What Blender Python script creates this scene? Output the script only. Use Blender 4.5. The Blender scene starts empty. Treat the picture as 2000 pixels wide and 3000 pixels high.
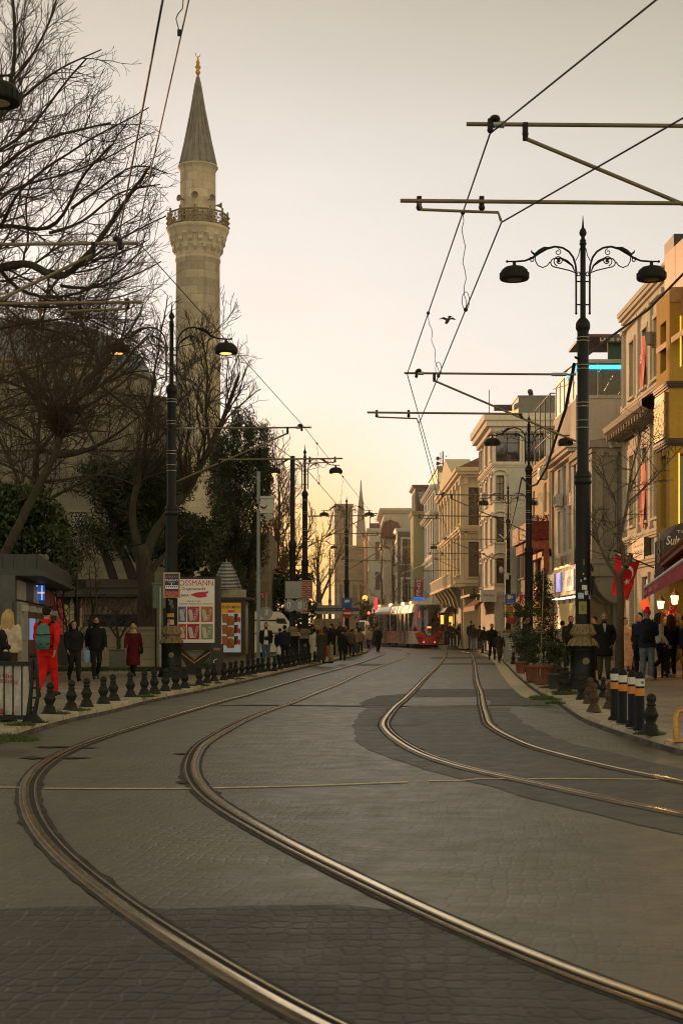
import bpy, math, random
from mathutils import Vector, Matrix, kdtree
R = math.radians
PI = math.pi
sc = bpy.context.scene
C = sc.collection
# ---- survey constants of the place (camera 1.30 m above the road, looking along +Y)
F, HC, HY = 4167.0, 1.30, 1853.0
def at(px, py, Y): return Vector(((px-1000)*Y/F, Y, HC+(HY-py)*Y/F))
def gx(px, Y): return (px-1000)*Y/F
def gz(py, Y): return HC+(HY-py)*Y/F
def gnd(px, py, z=0.0):
    Y = F*(HC-z)/(py-HY)
    return Vector((gx(px, Y), Y, z))
PAV = 0.13   # pavement height

# ---------------------------------------------------------------- mesh builder
class MB:
    def __init__(s): s.v=[]; s.f=[]; s.m=[]; s.s=[]; s.mi=0; s.sm=False
    def add(s, vs, fs, sm=None):
        b=len(s.v); s.v.extend([tuple(p) for p in vs])
        k = s.sm if sm is None else sm
        for f in fs: s.f.append([i+b for i in f]); s.m.append(s.mi); s.s.append(k)
        return s
    def box(s, x0,x1,y0,y1,z0,z1):
        return s.add([(x0,y0,z0),(x1,y0,z0),(x1,y1,z0),(x0,y1,z0),(x0,y0,z1),(x1,y0,z1),(x1,y1,z1),(x0,y1,z1)],
          [(0,3,2,1),(4,5,6,7),(0,1,5,4),(1,2,6,5),(2,3,7,6),(3,0,4,7)], False)
    def cbox(s, c, d, M=None, bev=0.0):
        x,y,z=[k/2 for k in d]; c=Vector(c)
        vs=[Vector(p) for p in [(-x,-y,-z),(x,-y,-z),(x,y,-z),(-x,y,-z),(-x,-y,z),(x,-y,z),(x,y,z),(-x,y,z)]]
        if M is not None: vs=[M@p for p in vs]
        return s.add([p+c for p in vs],[(0,3,2,1),(4,5,6,7),(0,1,5,4),(1,2,6,5),(2,3,7,6),(3,0,4,7)], False)
    def quad(s, a,b,c,d): return s.add([a,b,c,d],[(0,1,2,3)],False)
    def tube(s, pts, r, n=6, cap=True, sm=True, sq=1.0):
        pts=[Vector(p) for p in pts]
        if not hasattr(r,'__len__'): r=[r]*len(pts)
        L=len(pts); rings=[]; up=None; vs=[]; fs=[]
        for i,p in enumerate(pts):
            t=(pts[min(i+1,L-1)]-pts[max(i-1,0)])
            if t.length<1e-9: t=Vector((0,0,1))
            t.normalize()
            if up is None:
                up = Vector((0,0,1)) if abs(t.z)<.9 else Vector((0,1,0))
            a=t.cross(up)
            if a.length<1e-6: a=t.cross(Vector((1,0,0)))
            a.normalize(); bb=a.cross(t); up=bb
            for k in range(n):
                w=2*PI*k/n; vs.append(p+a*(math.cos(w)*r[i])+bb*(math.sin(w)*r[i]*sq))
        for i in range(L-1):
            for k in range(n):
                k2=(k+1)%n; fs.append((i*n+k,i*n+k2,(i+1)*n+k2,(i+1)*n+k))
        s.add(vs,fs,sm)
        if cap and n>2:
            s.add(vs[:n],[tuple(range(n-1,-1,-1))],False); s.add(vs[-n:],[tuple(range(n))],False)
        return s
    def cyl(s,a,b,r,n=8): return s.tube([a,b],r,n)
    def lathe(s, prof, n=16, c=(0,0,0), sm=True, a0=0.0, sy=1.0):
        c=Vector(c); vs=[]; fs=[]
        for r,z in prof:
            for k in range(n):
                w=2*PI*k/n+a0; vs.append((c.x+r*math.cos(w),c.y+sy*r*math.sin(w),c.z+z))
        for i in range(len(prof)-1):
            for k in range(n):
                k2=(k+1)%n; fs.append((i*n+k,i*n+k2,(i+1)*n+k2,(i+1)*n+k))
        s.add(vs,fs,sm)
        if prof[0][0]>1e-4: s.add(vs[:n],[tuple(range(n-1,-1,-1))],False)
        if prof[-1][0]>1e-4: s.add(vs[-n:],[tuple(range(n))],False)
        return s
    def sphere(s,c,rx,ry=None,rz=None,n=10,m=7,sm=True):
        ry=rx if ry is None else ry; rz=rx if rz is None else rz
        vs=[];fs=[]
        for j in range(m+1):
            t=PI*j/m
            for k in range(n):
                w=2*PI*k/n; vs.append((c[0]+rx*math.sin(t)*math.cos(w),c[1]+ry*math.sin(t)*math.sin(w),c[2]-rz*math.cos(t)))
        for j in range(m):
            for k in range(n):
                k2=(k+1)%n; fs.append((j*n+k,j*n+k2,(j+1)*n+k2,(j+1)*n+k))
        return s.add(vs,fs,sm)
    def rings(s, R_, sm=True, cap=True):      # R_ : list of (cx,cy,z,rx,ry)
        n=14; vs=[];fs=[]
        for cx,cy,z,rx,ry in R_:
            for k in range(n):
                w=2*PI*k/n; vs.append((cx+rx*math.cos(w),cy+ry*math.sin(w),z))
        for i in range(len(R_)-1):
            for k in range(n):
                k2=(k+1)%n; fs.append((i*n+k,i*n+k2,(i+1)*n+k2,(i+1)*n+k))
        s.add(vs,fs,sm)
        if cap: s.add(vs[:n],[tuple(range(n-1,-1,-1))],False); s.add(vs[-n:],[tuple(range(n))],False)
        return s
    def poly(s, pts, z): return s.add([(p[0],p[1],z) for p in pts],[tuple(range(len(pts)))],False)
    def prism(s, pts, a, b, ax='z'):
        def P(p,h): return (p[0],p[1],h) if ax=='z' else ((p[0],h,p[1]) if ax=='y' else (h,p[0],p[1]))
        n=len(pts); vs=[P(p,a) for p in pts]+[P(p,b) for p in pts]
        fs=[tuple(range(n-1,-1,-1)),tuple(range(n,2*n))]+[(i,(i+1)%n,n+(i+1)%n,n+i) for i in range(n)]
        return s.add(vs,fs,False)
    def xform(s, M, start=0):
        s.v[start:]=[tuple(M@Vector(p)) for p in s.v[start:]]; return s
    def mesh(s, name, mats):
        me=bpy.data.meshes.new(name); me.from_pydata(s.v,[],s.f)
        for m in (mats if isinstance(mats,(list,tuple)) else [mats]): me.materials.append(m)
        me.polygons.foreach_set('material_index', s.m); me.polygons.foreach_set('use_smooth', s.s); me.update()
        return me
    def build(s, name, mats, parent=None, world=False, loc=None):
        return link(name, s.mesh(name,mats), parent, world, loc)

def link(name, data, parent=None, world=False, loc=None, rot=None, scl=None):
    o=bpy.data.objects.new(name, data); C.objects.link(o)
    if loc is not None: o.location=loc
    if rot is not None: o.rotation_euler=rot
    if scl is not None: o.scale=scl if hasattr(scl,'__len__') else (scl,)*3
    if parent is not None:
        o.parent=parent
        if world:
            off=Vector((0,0,0)); q=parent
            while q is not None: off+=Vector(q.location); q=q.parent
            o.location=Vector(o.location)-off
    return o
def tag(o,label=None,cat=None,group=None,kind=None):
    for k,v in (('label',label),('category',cat),('group',group),('kind',kind)):
        if v: o[k]=v
    return o
def thing(name,label,cat,loc=(0,0,0),rz=0,group=None,scl=1):
    return tag(link(name,None,loc=loc,rot=(0,0,rz),scl=scl),label,cat,group)
def structure(name,mb,m): return tag(mb.build(name,m),kind='structure')
KIDS={}
def tree_of(o):
    return [c for c in bpy.data.objects if c.parent==o]
def copy_tree(o, loc=None, rz=None, label=None, group=None, scl=None, kids=None):
    kids = kids if kids is not None else snapshot(o)
    r=o.copy(); C.objects.link(r)
    if loc is not None: r.location=loc
    if rz is not None: r.rotation_euler=(0,0,rz)
    if scl is not None: r.scale=(scl,)*3
    if label: r['label']=label
    if group: r['group']=group
    def rec(lst,par):
        for ch,sub in lst:
            c=ch.copy(); C.objects.link(c); c.parent=par; rec(sub,c)
    rec(kids,r)
    return r
def snapshot(o):
    def rec(p): return [(c,rec(c)) for c in p.children]
    bpy.context.view_layer.update()
    return rec(o)

# ---------------------------------------------------------------- materials
def S(r,g,b):
    f=lambda c:(c/255/12.92 if c/255<=.04045 else ((c/255+.055)/1.055)**2.4)
    return (f(r),f(g),f(b))
class NT:
    def __init__(s,name):
        s.m=bpy.data.materials.new(name); s.m.use_nodes=True; s.t=s.m.node_tree; s.b=s.t.nodes['Principled BSDF']
    def n(s,typ,ins=None,**kw):
        d=s.t.nodes.new(typ)
        for k,v in kw.items(): setattr(d,k,v)
        for k,v in (ins or {}).items(): s.put(d.inputs[k],v)
        return d
    def put(s,i,v):
        if isinstance(v,bpy.types.NodeSocket): s.t.links.new(v,i)
        elif hasattr(v,'__len__') and len(v)==3 and i.type=='RGBA': i.default_value=(*v,1)
        else: i.default_value=v
    def math(s,op,a,b=0.0,c=None,clamp=False):
        d=s.n('ShaderNodeMath',{0:a,1:b},operation=op,use_clamp=clamp)
        if c is not None: s.put(d.inputs[2],c)
        return d.outputs[0]
    def mix(s,fac,a,b,mode='MIX'):
        d=s.n('ShaderNodeMix',data_type='RGBA',blend_type=mode)
        s.put(d.inputs['Factor'],fac)
        ia=[i for i in d.inputs if i.name=='A' and i.type=='RGBA'][0]; ib=[i for i in d.inputs if i.name=='B' and i.type=='RGBA'][0]
        s.put(ia,a); s.put(ib,b)
        return [o for o in d.outputs if o.type=='RGBA'][0]
    def ramp(s,fac,stops):
        d=s.n('ShaderNodeValToRGB',{0:fac}); e=d.color_ramp.elements
        while len(e)<len(stops): e.new(.5)
        for x,(p,c) in zip(e,stops):
            x.position=p; x.color=(*c,1) if hasattr(c,'__len__') else (c,c,c,1)
        return d.outputs[0]
    def noise(s,vec,scale,detail=4,rough=.55,dist=0):
        d=s.n('ShaderNodeTexNoise',{'Scale':scale,'Detail':detail,'Roughness':rough,'Distortion':dist})
        if vec is not None: s.put(d.inputs['Vector'],vec)
        return d.outputs['Fac']
    def pos(s): return s.n('ShaderNodeNewGeometry').outputs['Position']
    def obj(s): return s.n('ShaderNodeTexCoord').outputs['Object']
    def bump(s,h,st=.3,dist=.02):
        d=s.n('ShaderNodeBump',{'Height':h,'Strength':st,'Distance':dist}); s.put(s.b.inputs['Normal'],d.outputs[0])
    def set(s,**kw):
        nm={'col':'Base Color','rough':'Roughness','metal':'Metallic','spec':'Specular IOR Level','em':'Emission Color','es':'Emission Strength','alpha':'Alpha','tr':'Transmission Weight','sub':'Subsurface Weight','coat':'Coat Weight'}
        for k,v in kw.items(): s.put(s.b.inputs[nm[k]],v)
        return s
MC={}
def mat(col, rough=.65, metal=0, var=.25, scale=6, bump=0.0, spec=.4, dirt=0.0, em=None, es=0, world=False, coat=0):
    key=('m',col,rough,metal,var,scale,bump,spec,dirt,em,es,world,coat)
    if key in MC: return MC[key]
    t=NT('surface'); v=t.pos() if world else t.obj()
    a=t.noise(v,scale,5,.6); b=t.noise(v,scale*7,3,.6)
    f=t.math('ADD',t.math('MULTIPLY',a,.7),t.math('MULTIPLY',b,.3))
    lo=tuple(c*(1-var) for c in col); hi=tuple(min(1,c*(1+var)) for c in col)
    c=t.ramp(f,[(.3,lo),(.7,hi)])
    if dirt:
        d=t.noise(v,scale*.35,6,.7); c=t.mix(t.math('MULTIPLY',t.ramp(d,[(.45,0.),(.7,1.)]),dirt),c,tuple(k*.35 for k in col))
    t.set(col=c,rough=t.ramp(b,[(.3,max(0,rough-.1)),(.7,min(1,rough+.1))]),metal=metal,spec=spec)
    if coat: t.set(coat=coat)
    if bump: t.bump(f,bump,.02)
    if em: t.set(em=em,es=es)
    MC[key]=t.m; return t.m
def glow(col,es,base=(.8,.7,.5)):
    return mat(base,.5,em=col,es=es,var=.1)
def glass(tint=(.02,.025,.025), rough=.08, var=.5):
    key=('g',tint,rough,var)
    if key in MC: return MC[key]
    t=NT('window_glass'); p=t.pos()
    n=t.noise(p,.9,3,.6)
    c=t.ramp(n,[(.35,tuple(k*(1-var) for k in tint)),(.65,tuple(k*(1+2*var) for k in tint))])
    t.set(col=c,rough=rough,spec=.8); t.bump(t.noise(p,1.5,2),.06,.05)
    MC[key]=t.m; return t.m
def stone(col, bw=1.0, bh=.45, mortar=.012, var=.35, dirt=.5, cyl=0.0, rough=.8, mcol=None, bump=.4, streak=.4):
    key=('s',col,bw,bh,mortar,var,dirt,cyl)
    if key in MC: return MC[key]
    t=NT('stone_blocks'); p=t.obj(); x=t.n('ShaderNodeSeparateXYZ',{0:p})
    if cyl: u=t.math('MULTIPLY',t.math('ARCTAN2',x.outputs[1],x.outputs[0]),cyl)
    else: u=t.math('ADD',x.outputs[0],x.outputs[1])
    vec=t.n('ShaderNodeCombineXYZ',{0:u,1:x.outputs[2]}).outputs[0]
    br=t.n('ShaderNodeTexBrick',{'Vector':vec,'Color1':tuple(k*(1-var) for k in col),'Color2':tuple(min(1,k*(1+var)) for k in col),'Mortar':mcol or tuple(k*.55 for k in col),
       'Scale':1.0,'Mortar Size':mortar,'Brick Width':bw,'Row Height':bh,'Bias':.1,'Mortar Smooth':.4})
    c=br.outputs[0]
    a=t.noise(p,.5,6,.65); b=t.noise(p,9,4,.6)
    c=t.mix(.35,c,t.ramp(b,[(.3,tuple(k*.7 for k in col)),(.7,tuple(min(1,k*1.2) for k in col))]))
    c=t.mix(t.math('MULTIPLY',t.ramp(a,[(.42,0.),(.68,1.)]),dirt),c,tuple(k*.45 for k in col))
    if streak:   # rain streaks down the face
        sv=t.n('ShaderNodeCombineXYZ',{0:t.math('MULTIPLY',u,2.2),1:t.math('MULTIPLY',x.outputs[2],.12)}).outputs[0]
        c=t.mix(t.math('MULTIPLY',t.ramp(t.noise(sv,1.6,5,.6),[(.52,0.),(.75,1.)]),streak),c,tuple(k*.4 for k in col))
    t.set(col=c,rough=rough,spec=.25)
    h=t.math('SUBTRACT',t.math('MULTIPLY',b,.4),br.outputs[1]); t.bump(h,bump,.02)
    MC[key]=t.m; return t.m
def plaster(col, dirt=.4, var=.12, rough=.85): return stone(col,60.,60.,0.0001,var,dirt,0,rough)

M_IRON=mat((.009,.011,.010),.48,.0,.4,9,.15,.22)
M_IRON2=mat((.013,.013,.011),.55,.0,.5,14,.3,.2)
M_STEEL=mat((.35,.34,.31),.4,.9,.3,5)
M_GALV=mat((.30,.33,.33),.5,.6,.25,6)
M_ACAN=mat((.22,.16,.085),.6,.1,.55,16,.6,.4,dirt=.6)
M_WIRE=mat((.018,.018,.022),.6,.2,.2)
M_TUBE=mat((.17,.135,.08),.5,.3,.3,4)
M_WHITE=mat((.72,.71,.68),.5,0,.08,3)
M_BLACK=mat((.012,.012,.012),.6,0,.4,6)
M_RED=mat((.55,.02,.02),.5,0,.15,4)
M_GLASS=glass()
M_GOLD=mat((.45,.24,.06),.35,.8,.3,10)
M_LEAD=mat((.10,.105,.10),.6,.35,.35,2.5,.1)
M_WOOD=mat((.09,.04,.02),.5,0,.4,5,.2)
M_SOIL=mat((.04,.03,.02),.95,0,.4,20,.4)

# ---------------------------------------------------------------- lettering
def text_mesh(txt, m, bold=0.0):
    cu=bpy.data.curves.new('lettering','FONT'); cu.body=txt; cu.size=1; cu.align_x='CENTER'; cu.align_y='CENTER'; cu.extrude=.01; cu.offset=bold; cu.resolution_u=3
    o=bpy.data.objects.new('lettering',cu); C.objects.link(o)
    me=bpy.data.meshes.new_from_object(o.evaluated_get(bpy.context.evaluated_depsgraph_get()))
    bpy.data.objects.remove(o); bpy.data.curves.remove(cu)
    me.materials.clear(); me.materials.append(m); return me
def write(txt, c, w, h, m, parent, rz=0.0, name='lettering', world=True, tilt=0.0, bold=.01, lean=0.0):
    """lettering fitted to w x h metres, centred at c, facing -Y turned by rz"""
    me=text_mesh(txt,m,bold)
    xs=[v.co.x for v in me.vertices]; ys=[v.co.y for v in me.vertices]
    if not xs: return None
    cx,cy=(max(xs)+min(xs))/2,(max(ys)+min(ys))/2; sx=w/max(1e-4,max(xs)-min(xs)); sy=h/max(1e-4,max(ys)-min(ys))
    for v in me.vertices: v.co=((v.co.x-cx)*sx+lean*(v.co.y-cy)*sy,(v.co.y-cy)*sy,v.co.z*.2)
    if tilt: me.transform(Matrix.Rotation(tilt,4,'Z'))
    me.transform(Matrix.Rotation(R(90),4,'X')); me.transform(Matrix.Rotation(rz,4,'Z'))
    return link(name,me,parent,world,loc=c)

# ---------------------------------------------------------------- world, sun, camera
SUN_EL, SUN_AZ = 4.5, -27.0      # degrees; azimuth measured from +Y towards +X
sdir=Vector((math.sin(R(SUN_AZ))*math.cos(R(SUN_EL)), math.cos(R(SUN_AZ))*math.cos(R(SUN_EL)), math.sin(R(SUN_EL))))
w=bpy.data.worlds.new('World'); sc.world=w; w.use_nodes=True
nt=w.node_tree; nt.nodes.clear()
def wn(t,**k):
    d=nt.nodes.new(t)
    for a,b in k.items(): setattr(d,a,b)
    return d
L_=nt.links.new
out=wn('ShaderNodeOutputWorld'); bg=wn('ShaderNodeBackground'); L_(bg.outputs[0],out.inputs[0])
sky=wn('ShaderNodeTexSky',sky_type='NISHITA',sun_disc=False,sun_elevation=R(SUN_EL),sun_rotation=R(SUN_AZ),dust_density=3.0,air_density=1.2)
tc=wn('ShaderNodeTexCoord'); sx=wn('ShaderNodeSeparateXYZ'); L_(tc.outputs['Generated'],sx.inputs[0])
def wm(op,a,b=0.0,clamp=False):
    d=wn('ShaderNodeMath',operation=op,use_clamp=clamp)
    for i,v in ((0,a),(1,b)):
        if isinstance(v,bpy.types.NodeSocket): L_(v,d.inputs[i])
        else: d.inputs[i].default_value=v
    return d.outputs[0]
def wr(f,stops):
    d=wn('ShaderNodeValToRGB'); L_(f,d.inputs[0]); e=d.color_ramp.elements
    while len(e)<len(stops): e.new(.5)
    for x,(p,c) in zip(e,stops): x.position=p; x.color=(*c,1)
    return d.outputs[0]
def wmix(mode,f,a,b):
    d=wn('ShaderNodeMix',data_type='RGBA',blend_type=mode,clamp_result=False)
    ss=[i for i in d.inputs if i.type=='RGBA']
    for i,v in ((d.inputs['Factor'],f),(ss[0],a),(ss[1],b)):
        if isinstance(v,bpy.types.NodeSocket): L_(v,i)
        elif hasattr(v,'__len__'): i.default_value=(*v,1)
        else: i.default_value=v
    return [o for o in d.outputs if o.type=='RGBA'][0]
EVEN=wr(sx.outputs[2],[(0.0,(1.17,1.09,.96)),(.09,(1.17,1.11,1.05)),(.155,(1.12,1.07,1.02)),(.2,(1.07,1.02,.97)),(.309,(.91,.86,.80)),(.407,(.68,.62,.525)),(.52,(.48,.43,.30)),(1.0,(.32,.29,.19))])
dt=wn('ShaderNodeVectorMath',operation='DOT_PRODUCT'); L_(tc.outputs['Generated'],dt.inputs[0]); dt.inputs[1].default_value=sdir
# dimmer at the sides; unseen sky behind is raised to light camera-facing surfaces
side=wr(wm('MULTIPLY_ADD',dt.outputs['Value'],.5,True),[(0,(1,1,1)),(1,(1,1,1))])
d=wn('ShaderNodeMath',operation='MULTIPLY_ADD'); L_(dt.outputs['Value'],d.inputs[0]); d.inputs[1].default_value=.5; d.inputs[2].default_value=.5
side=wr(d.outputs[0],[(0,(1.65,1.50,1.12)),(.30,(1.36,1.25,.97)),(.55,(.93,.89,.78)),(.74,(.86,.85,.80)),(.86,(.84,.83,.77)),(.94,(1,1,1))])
hz=Vector((math.sin(R(-1.9))*math.cos(R(2.4)),math.cos(R(-1.9))*math.cos(R(2.4)),math.sin(R(2.4))))
dg=wn('ShaderNodeVectorMath',operation='DOT_PRODUCT'); L_(tc.outputs['Generated'],dg.inputs[0]); dg.inputs[1].default_value=hz
ang=wm('MULTIPLY',wm('ARCCOSINE',dg.outputs['Value']),180/PI/14.0)     # golden afterglow low over the street end
gl=wr(ang,[(0,(.97,.97,.97)),(.15,(.82,.82,.82)),(.30,(.46,.46,.46)),(.52,(.10,.10,.10)),(1.0,(0,0,0))])
mpw=wn('ShaderNodeMapping'); L_(tc.outputs['Generated'],mpw.inputs[0]); mpw.inputs['Scale'].default_value=(1.2,1.2,5.5); mpw.inputs['Rotation'].default_value=(0,.12,0)
nz=wn('ShaderNodeTexNoise'); L_(mpw.outputs[0],nz.inputs['Vector']); nz.inputs['Scale'].default_value=2.4; nz.inputs['Detail'].default_value=6; nz.inputs['Roughness'].default_value=.58
cl_=wr(nz.outputs['Fac'],[(.3,(.955,.955,.96)),(.7,(1.03,1.025,1.02))])
EVEN=wmix('MULTIPLY',1.0,EVEN,cl_)
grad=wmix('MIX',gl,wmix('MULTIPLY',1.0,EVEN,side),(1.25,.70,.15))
below=wr(sx.outputs[2],[(0,(1,1,1)),(1,(1,1,1))])
skyt=wmix('MULTIPLY',1.0,sky.outputs[0],(.10,.10,.10))
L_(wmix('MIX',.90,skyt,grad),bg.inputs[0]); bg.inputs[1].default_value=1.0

sl=bpy.data.lights.new('sun','SUN'); sl.energy=4.2; sl.angle=R(.6); sl.color=(1.0,.50,.20)
so=bpy.data.objects.new('sun',sl); C.objects.link(so); so.rotation_euler=(-sdir).to_track_quat('-Z','Y').to_euler(); so.location=(-30,100,60)
cam=bpy.data.cameras.new('camera'); co=bpy.data.objects.new('camera',cam); C.objects.link(co); sc.camera=co
co.location=(0,0,HC); co.rotation_euler=(R(90),0,0)
cam.sensor_fit='VERTICAL'; cam.sensor_height=36; cam.sensor_width=24; cam.lens=50.0; cam.shift_y=(HY-1500)/3000
cam.clip_start=.1; cam.clip_end=6000
cam.dof.use_dof=True; cam.dof.focus_distance=34; cam.dof.aperture_fstop=5.6
sc.view_settings.view_transform='Standard'; sc.view_settings.look='None'; sc.view_settings.exposure=0; sc.view_settings.gamma=1
sc.render.resolution_x=682; sc.render.resolution_y=1024
sc.render.film_transparent=False
sc.cycles.filter_width=1.05; sc.cycles.max_bounces=6; sc.cycles.use_denoising=True

hm=bpy.data.materials.new('evening_haze'); hm.use_nodes=True; hn=hm.node_tree; hn.nodes.clear()
ho=hn.nodes.new('ShaderNodeOutputMaterial'); hv=hn.nodes.new('ShaderNodeVolumeScatter'); hv.inputs['Color'].default_value=(1,.89,.72,1); hv.inputs['Density'].default_value=.0005; hv.inputs['Anisotropy'].default_value=.6
hn.links.new(hv.outputs[0],ho.inputs['Volume'])
g=MB(); g.box(-140,120,45,330,-.5,45); hz_=tag(g.build('haze',hm),kind='structure')
sc.cycles.volume_bounces=0
# ================================================================ SETTING: ground, road, kerbs, rails
def crom(P, step=.25):
    P=[Vector((p[0],p[1],0)) for p in P]; P=[2*P[0]-P[1]]+P+[2*P[-1]-P[-2]]
    o=[]
    for i in range(1,len(P)-2):
        a,b,c,d=P[i-1:i+3]; n=max(2,int((c-b).length/step))
        for k in range(n):
            t=k/n; o.append(.5*((2*b)+(c-a)*t+(2*a-5*b+4*c-d)*t*t+(3*b-a-3*c+d)*t**3))
    o.append(P[-2]); return o
def smooth_line(L, it=30):
    for _ in range(it): L=[L[0]]+[(L[i-1]+L[i]*2+L[i+1])/4 for i in range(1,len(L)-1)]+[L[-1]]
    return L
def sweep(mb, L, prof, z=0, wf=None):
    """prof: list of (offset to the right, height)"""
    n=len(prof); vs=[]; fs=[]
    for i,p in enumerate(L):
        t=(L[min(i+1,len(L)-1)]-L[max(i-1,0)]).normalized(); r=Vector((t.y,-t.x,0))
        for o,h in prof: vs.append(p+r*((o-.02*math.copysign(1,wf[1]))*wf[0](p.y) if wf else o)+Vector((0,0,h+z)))
    for i in range(len(L)-1):
        for k in range(n-1): fs.append((i*n+k,i*n+k+1,(i+1)*n+k+1,(i+1)*n+k))
    mb.add(vs,fs,False)
LK=crom([(-26,-8),(-18,0),(-12,5.5),(-7.4,9),(-5.0,12),(-4.15,14.5),(-3.97,16.5),(-3.98,18.7),(-3.9,20.9),(-3.69,22.95),(-3.51,26.4),(-3.07,30.4),(-2.58,35.9),(-2.14,41.35),(-1.51,49.7),(-.55,60.9),(.6,75),(1.5,87.4),(1.85,97),(1.75,110),(1.2,125),(-.6,150),(-5,190)],.5)
RK=crom([(30,-8),(21,0),(14,5),(8.4,7.5),(5.4,10),(4.1,12.5),(3.62,14.9),(3.5,17.2),(3.48,19),(3.53,21.2),(3.98,26.8),(4.2,30.6),(5.08,41),(7.7,69.4),(8.6,84),(9.2,96),(9.15,108),(8.75,122),(7.2,145),(3.5,190)],.5)
ROADZ=0.0
def strip(mb,A,B,z):
    n=160
    def res(L):
        return [L[int(i*(len(L)-1)/n)] for i in range(n+1)]
    A,B=res(A),res(B); m=6
    vs=[]; fs=[]
    for a,b in zip(A,B):
        for k in range(m+1): q=a.lerp(b,k/m); vs.append((q.x,q.y,z))
    for i in range(n):
        for k in range(m): fs.append((i*(m+1)+k,i*(m+1)+k+1,(i+1)*(m+1)+k+1,(i+1)*(m+1)+k))
    mb.add(vs,fs,False)

def setts(name,col,bw,bh,var=.3,mort=.35,rot=0.0,stain=(1.0,.55),rough=.62,curve=0.0,bump=.5,mix=.5,warm=None):
    t=NT(name); p=t.pos()
    # rows drift a little so that the courses are never ruler straight
    dn=t.n('ShaderNodeTexNoise',{'Vector':p,'Scale':.55,'Detail':2}); off=t.n('ShaderNodeVectorMath',{0:dn.outputs['Color'],1:(.5,.5,.5)},operation='SUBTRACT')
    off=t.n('ShaderNodeVectorMath',{0:off.outputs[0],3:.35},operation='SCALE')
    p2=t.n('ShaderNodeVectorMath',{0:p,1:off.outputs[0]},operation='ADD').outputs[0]
    mp=t.n('ShaderNodeMapping',{'Vector':p2,'Rotation':(0,0,rot)}).outputs[0]
    sv_=t.n('ShaderNodeMapping',{'Vector':mp,'Scale':(1/bw,1/bh,1)}).outputs[0]
    v1=t.n('ShaderNodeTexVoronoi',{'Vector':sv_,'Scale':1.0,'Randomness':.42},feature='F1',voronoi_dimensions='2D'); v2=t.n('ShaderNodeTexVoronoi',{'Vector':sv_,'Scale':1.0,'Randomness':.42},feature='DISTANCE_TO_EDGE',voronoi_dimensions='2D')
    cellv=t.n('ShaderNodeSeparateColor',{0:v1.outputs['Color']}).outputs[0]
    joint=t.ramp(t.math('ADD',v2.outputs['Distance'],t.math('MULTIPLY',t.math('SUBTRACT',t.noise(p,17,3,.6),.5),.16)),[(.03,1.0),(.17,0.0)])
    joint=t.math('MULTIPLY',joint,t.ramp(t.noise(p,.75,5,.65),[(.36,.12),(.62,1.0)]))
    bc=t.mix(joint,t.ramp(cellv,[(0.0,tuple(k*(1-var) for k in col)),(1.0,tuple(k*(1+var) for k in col))]),tuple(k*mort for k in col))
    class _B: outputs=[bc,joint]
    br=_B
    fine=t.noise(p,38,3,.6); med=t.noise(p,3.1,6,.68); big=t.noise(p,.32,6,.62,.6)
    c=t.mix(mix,t.ramp(med,[(.3,tuple(k*.72 for k in col)),(.7,tuple(k*1.22 for k in col))]),br.outputs[0])
    c=t.mix(.30,c,t.ramp(fine,[(.3,(.3,.3,.3)),(.7,(1,1,1))]),'MULTIPLY')
    c=t.mix(t.ramp(big,[(.40,0.),(.66,stain[1])]),c,tuple(k*.5 for k in col))
    c=t.mix(t.math('MULTIPLY',t.ramp(t.noise(p,.21,5,.6),[(.52,0.),(.72,1.)]),.55),c,warm or tuple(min(1,k*1.45) for k in (col[0]*1.03,col[1],col[2]*.92)))
    oil=t.noise(p,1.7,5,.75,1.2); c=t.mix(t.math('MULTIPLY',t.ramp(oil,[(.60,0.),(.72,1.)]),.45),c,tuple(k*.38 for k in col))
    c=t.mix(t.math('MULTIPLY',t.ramp(t.noise(p,7.5,4,.7),[(.35,1.),(.55,0.)]),.22),c,tuple(k*.5 for k in col))
    x=t.n('ShaderNodeSeparateXYZ',{0:p})
    # tyre-polished streaks run with the street
    sv=t.n('ShaderNodeCombineXYZ',{0:t.math('ADD',t.math('MULTIPLY',x.outputs[0],1.1),t.math('MULTIPLY',x.outputs[1],-.09)),1:t.math('MULTIPLY',x.outputs[1],.05)}).outputs[0]
    c=t.mix(t.math('MULTIPLY',t.ramp(t.noise(sv,1.5,5,.65),[(.5,0.),(.75,1.)]),.5),c,tuple(k*.5 for k in col))
    t.set(col=c,rough=t.ramp(med,[(.3,rough-.1),(.7,rough+.12)]),spec=.6)
    t.bump(t.math('SUBTRACT',t.math('MULTIPLY',fine,.5),br.outputs[1]),bump,.012)
    return t.m
g=MB(); g.quad((-2500,-400,-.02),(2500,-400,-.02),(2500,4000,-.02),(-2500,4000,-.02)); structure('ground',g,mat((.12,.11,.095),.9,var=.3,scale=.6,world=True))
g=MB(); strip(g,LK,RK,0.0); M_ROAD=setts('road_setts',(.128,.117,.076),.08,.12,.20,.42,.15,mix=.45,bump=.3,rough=.45); structure('road',g,M_ROAD)
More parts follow.
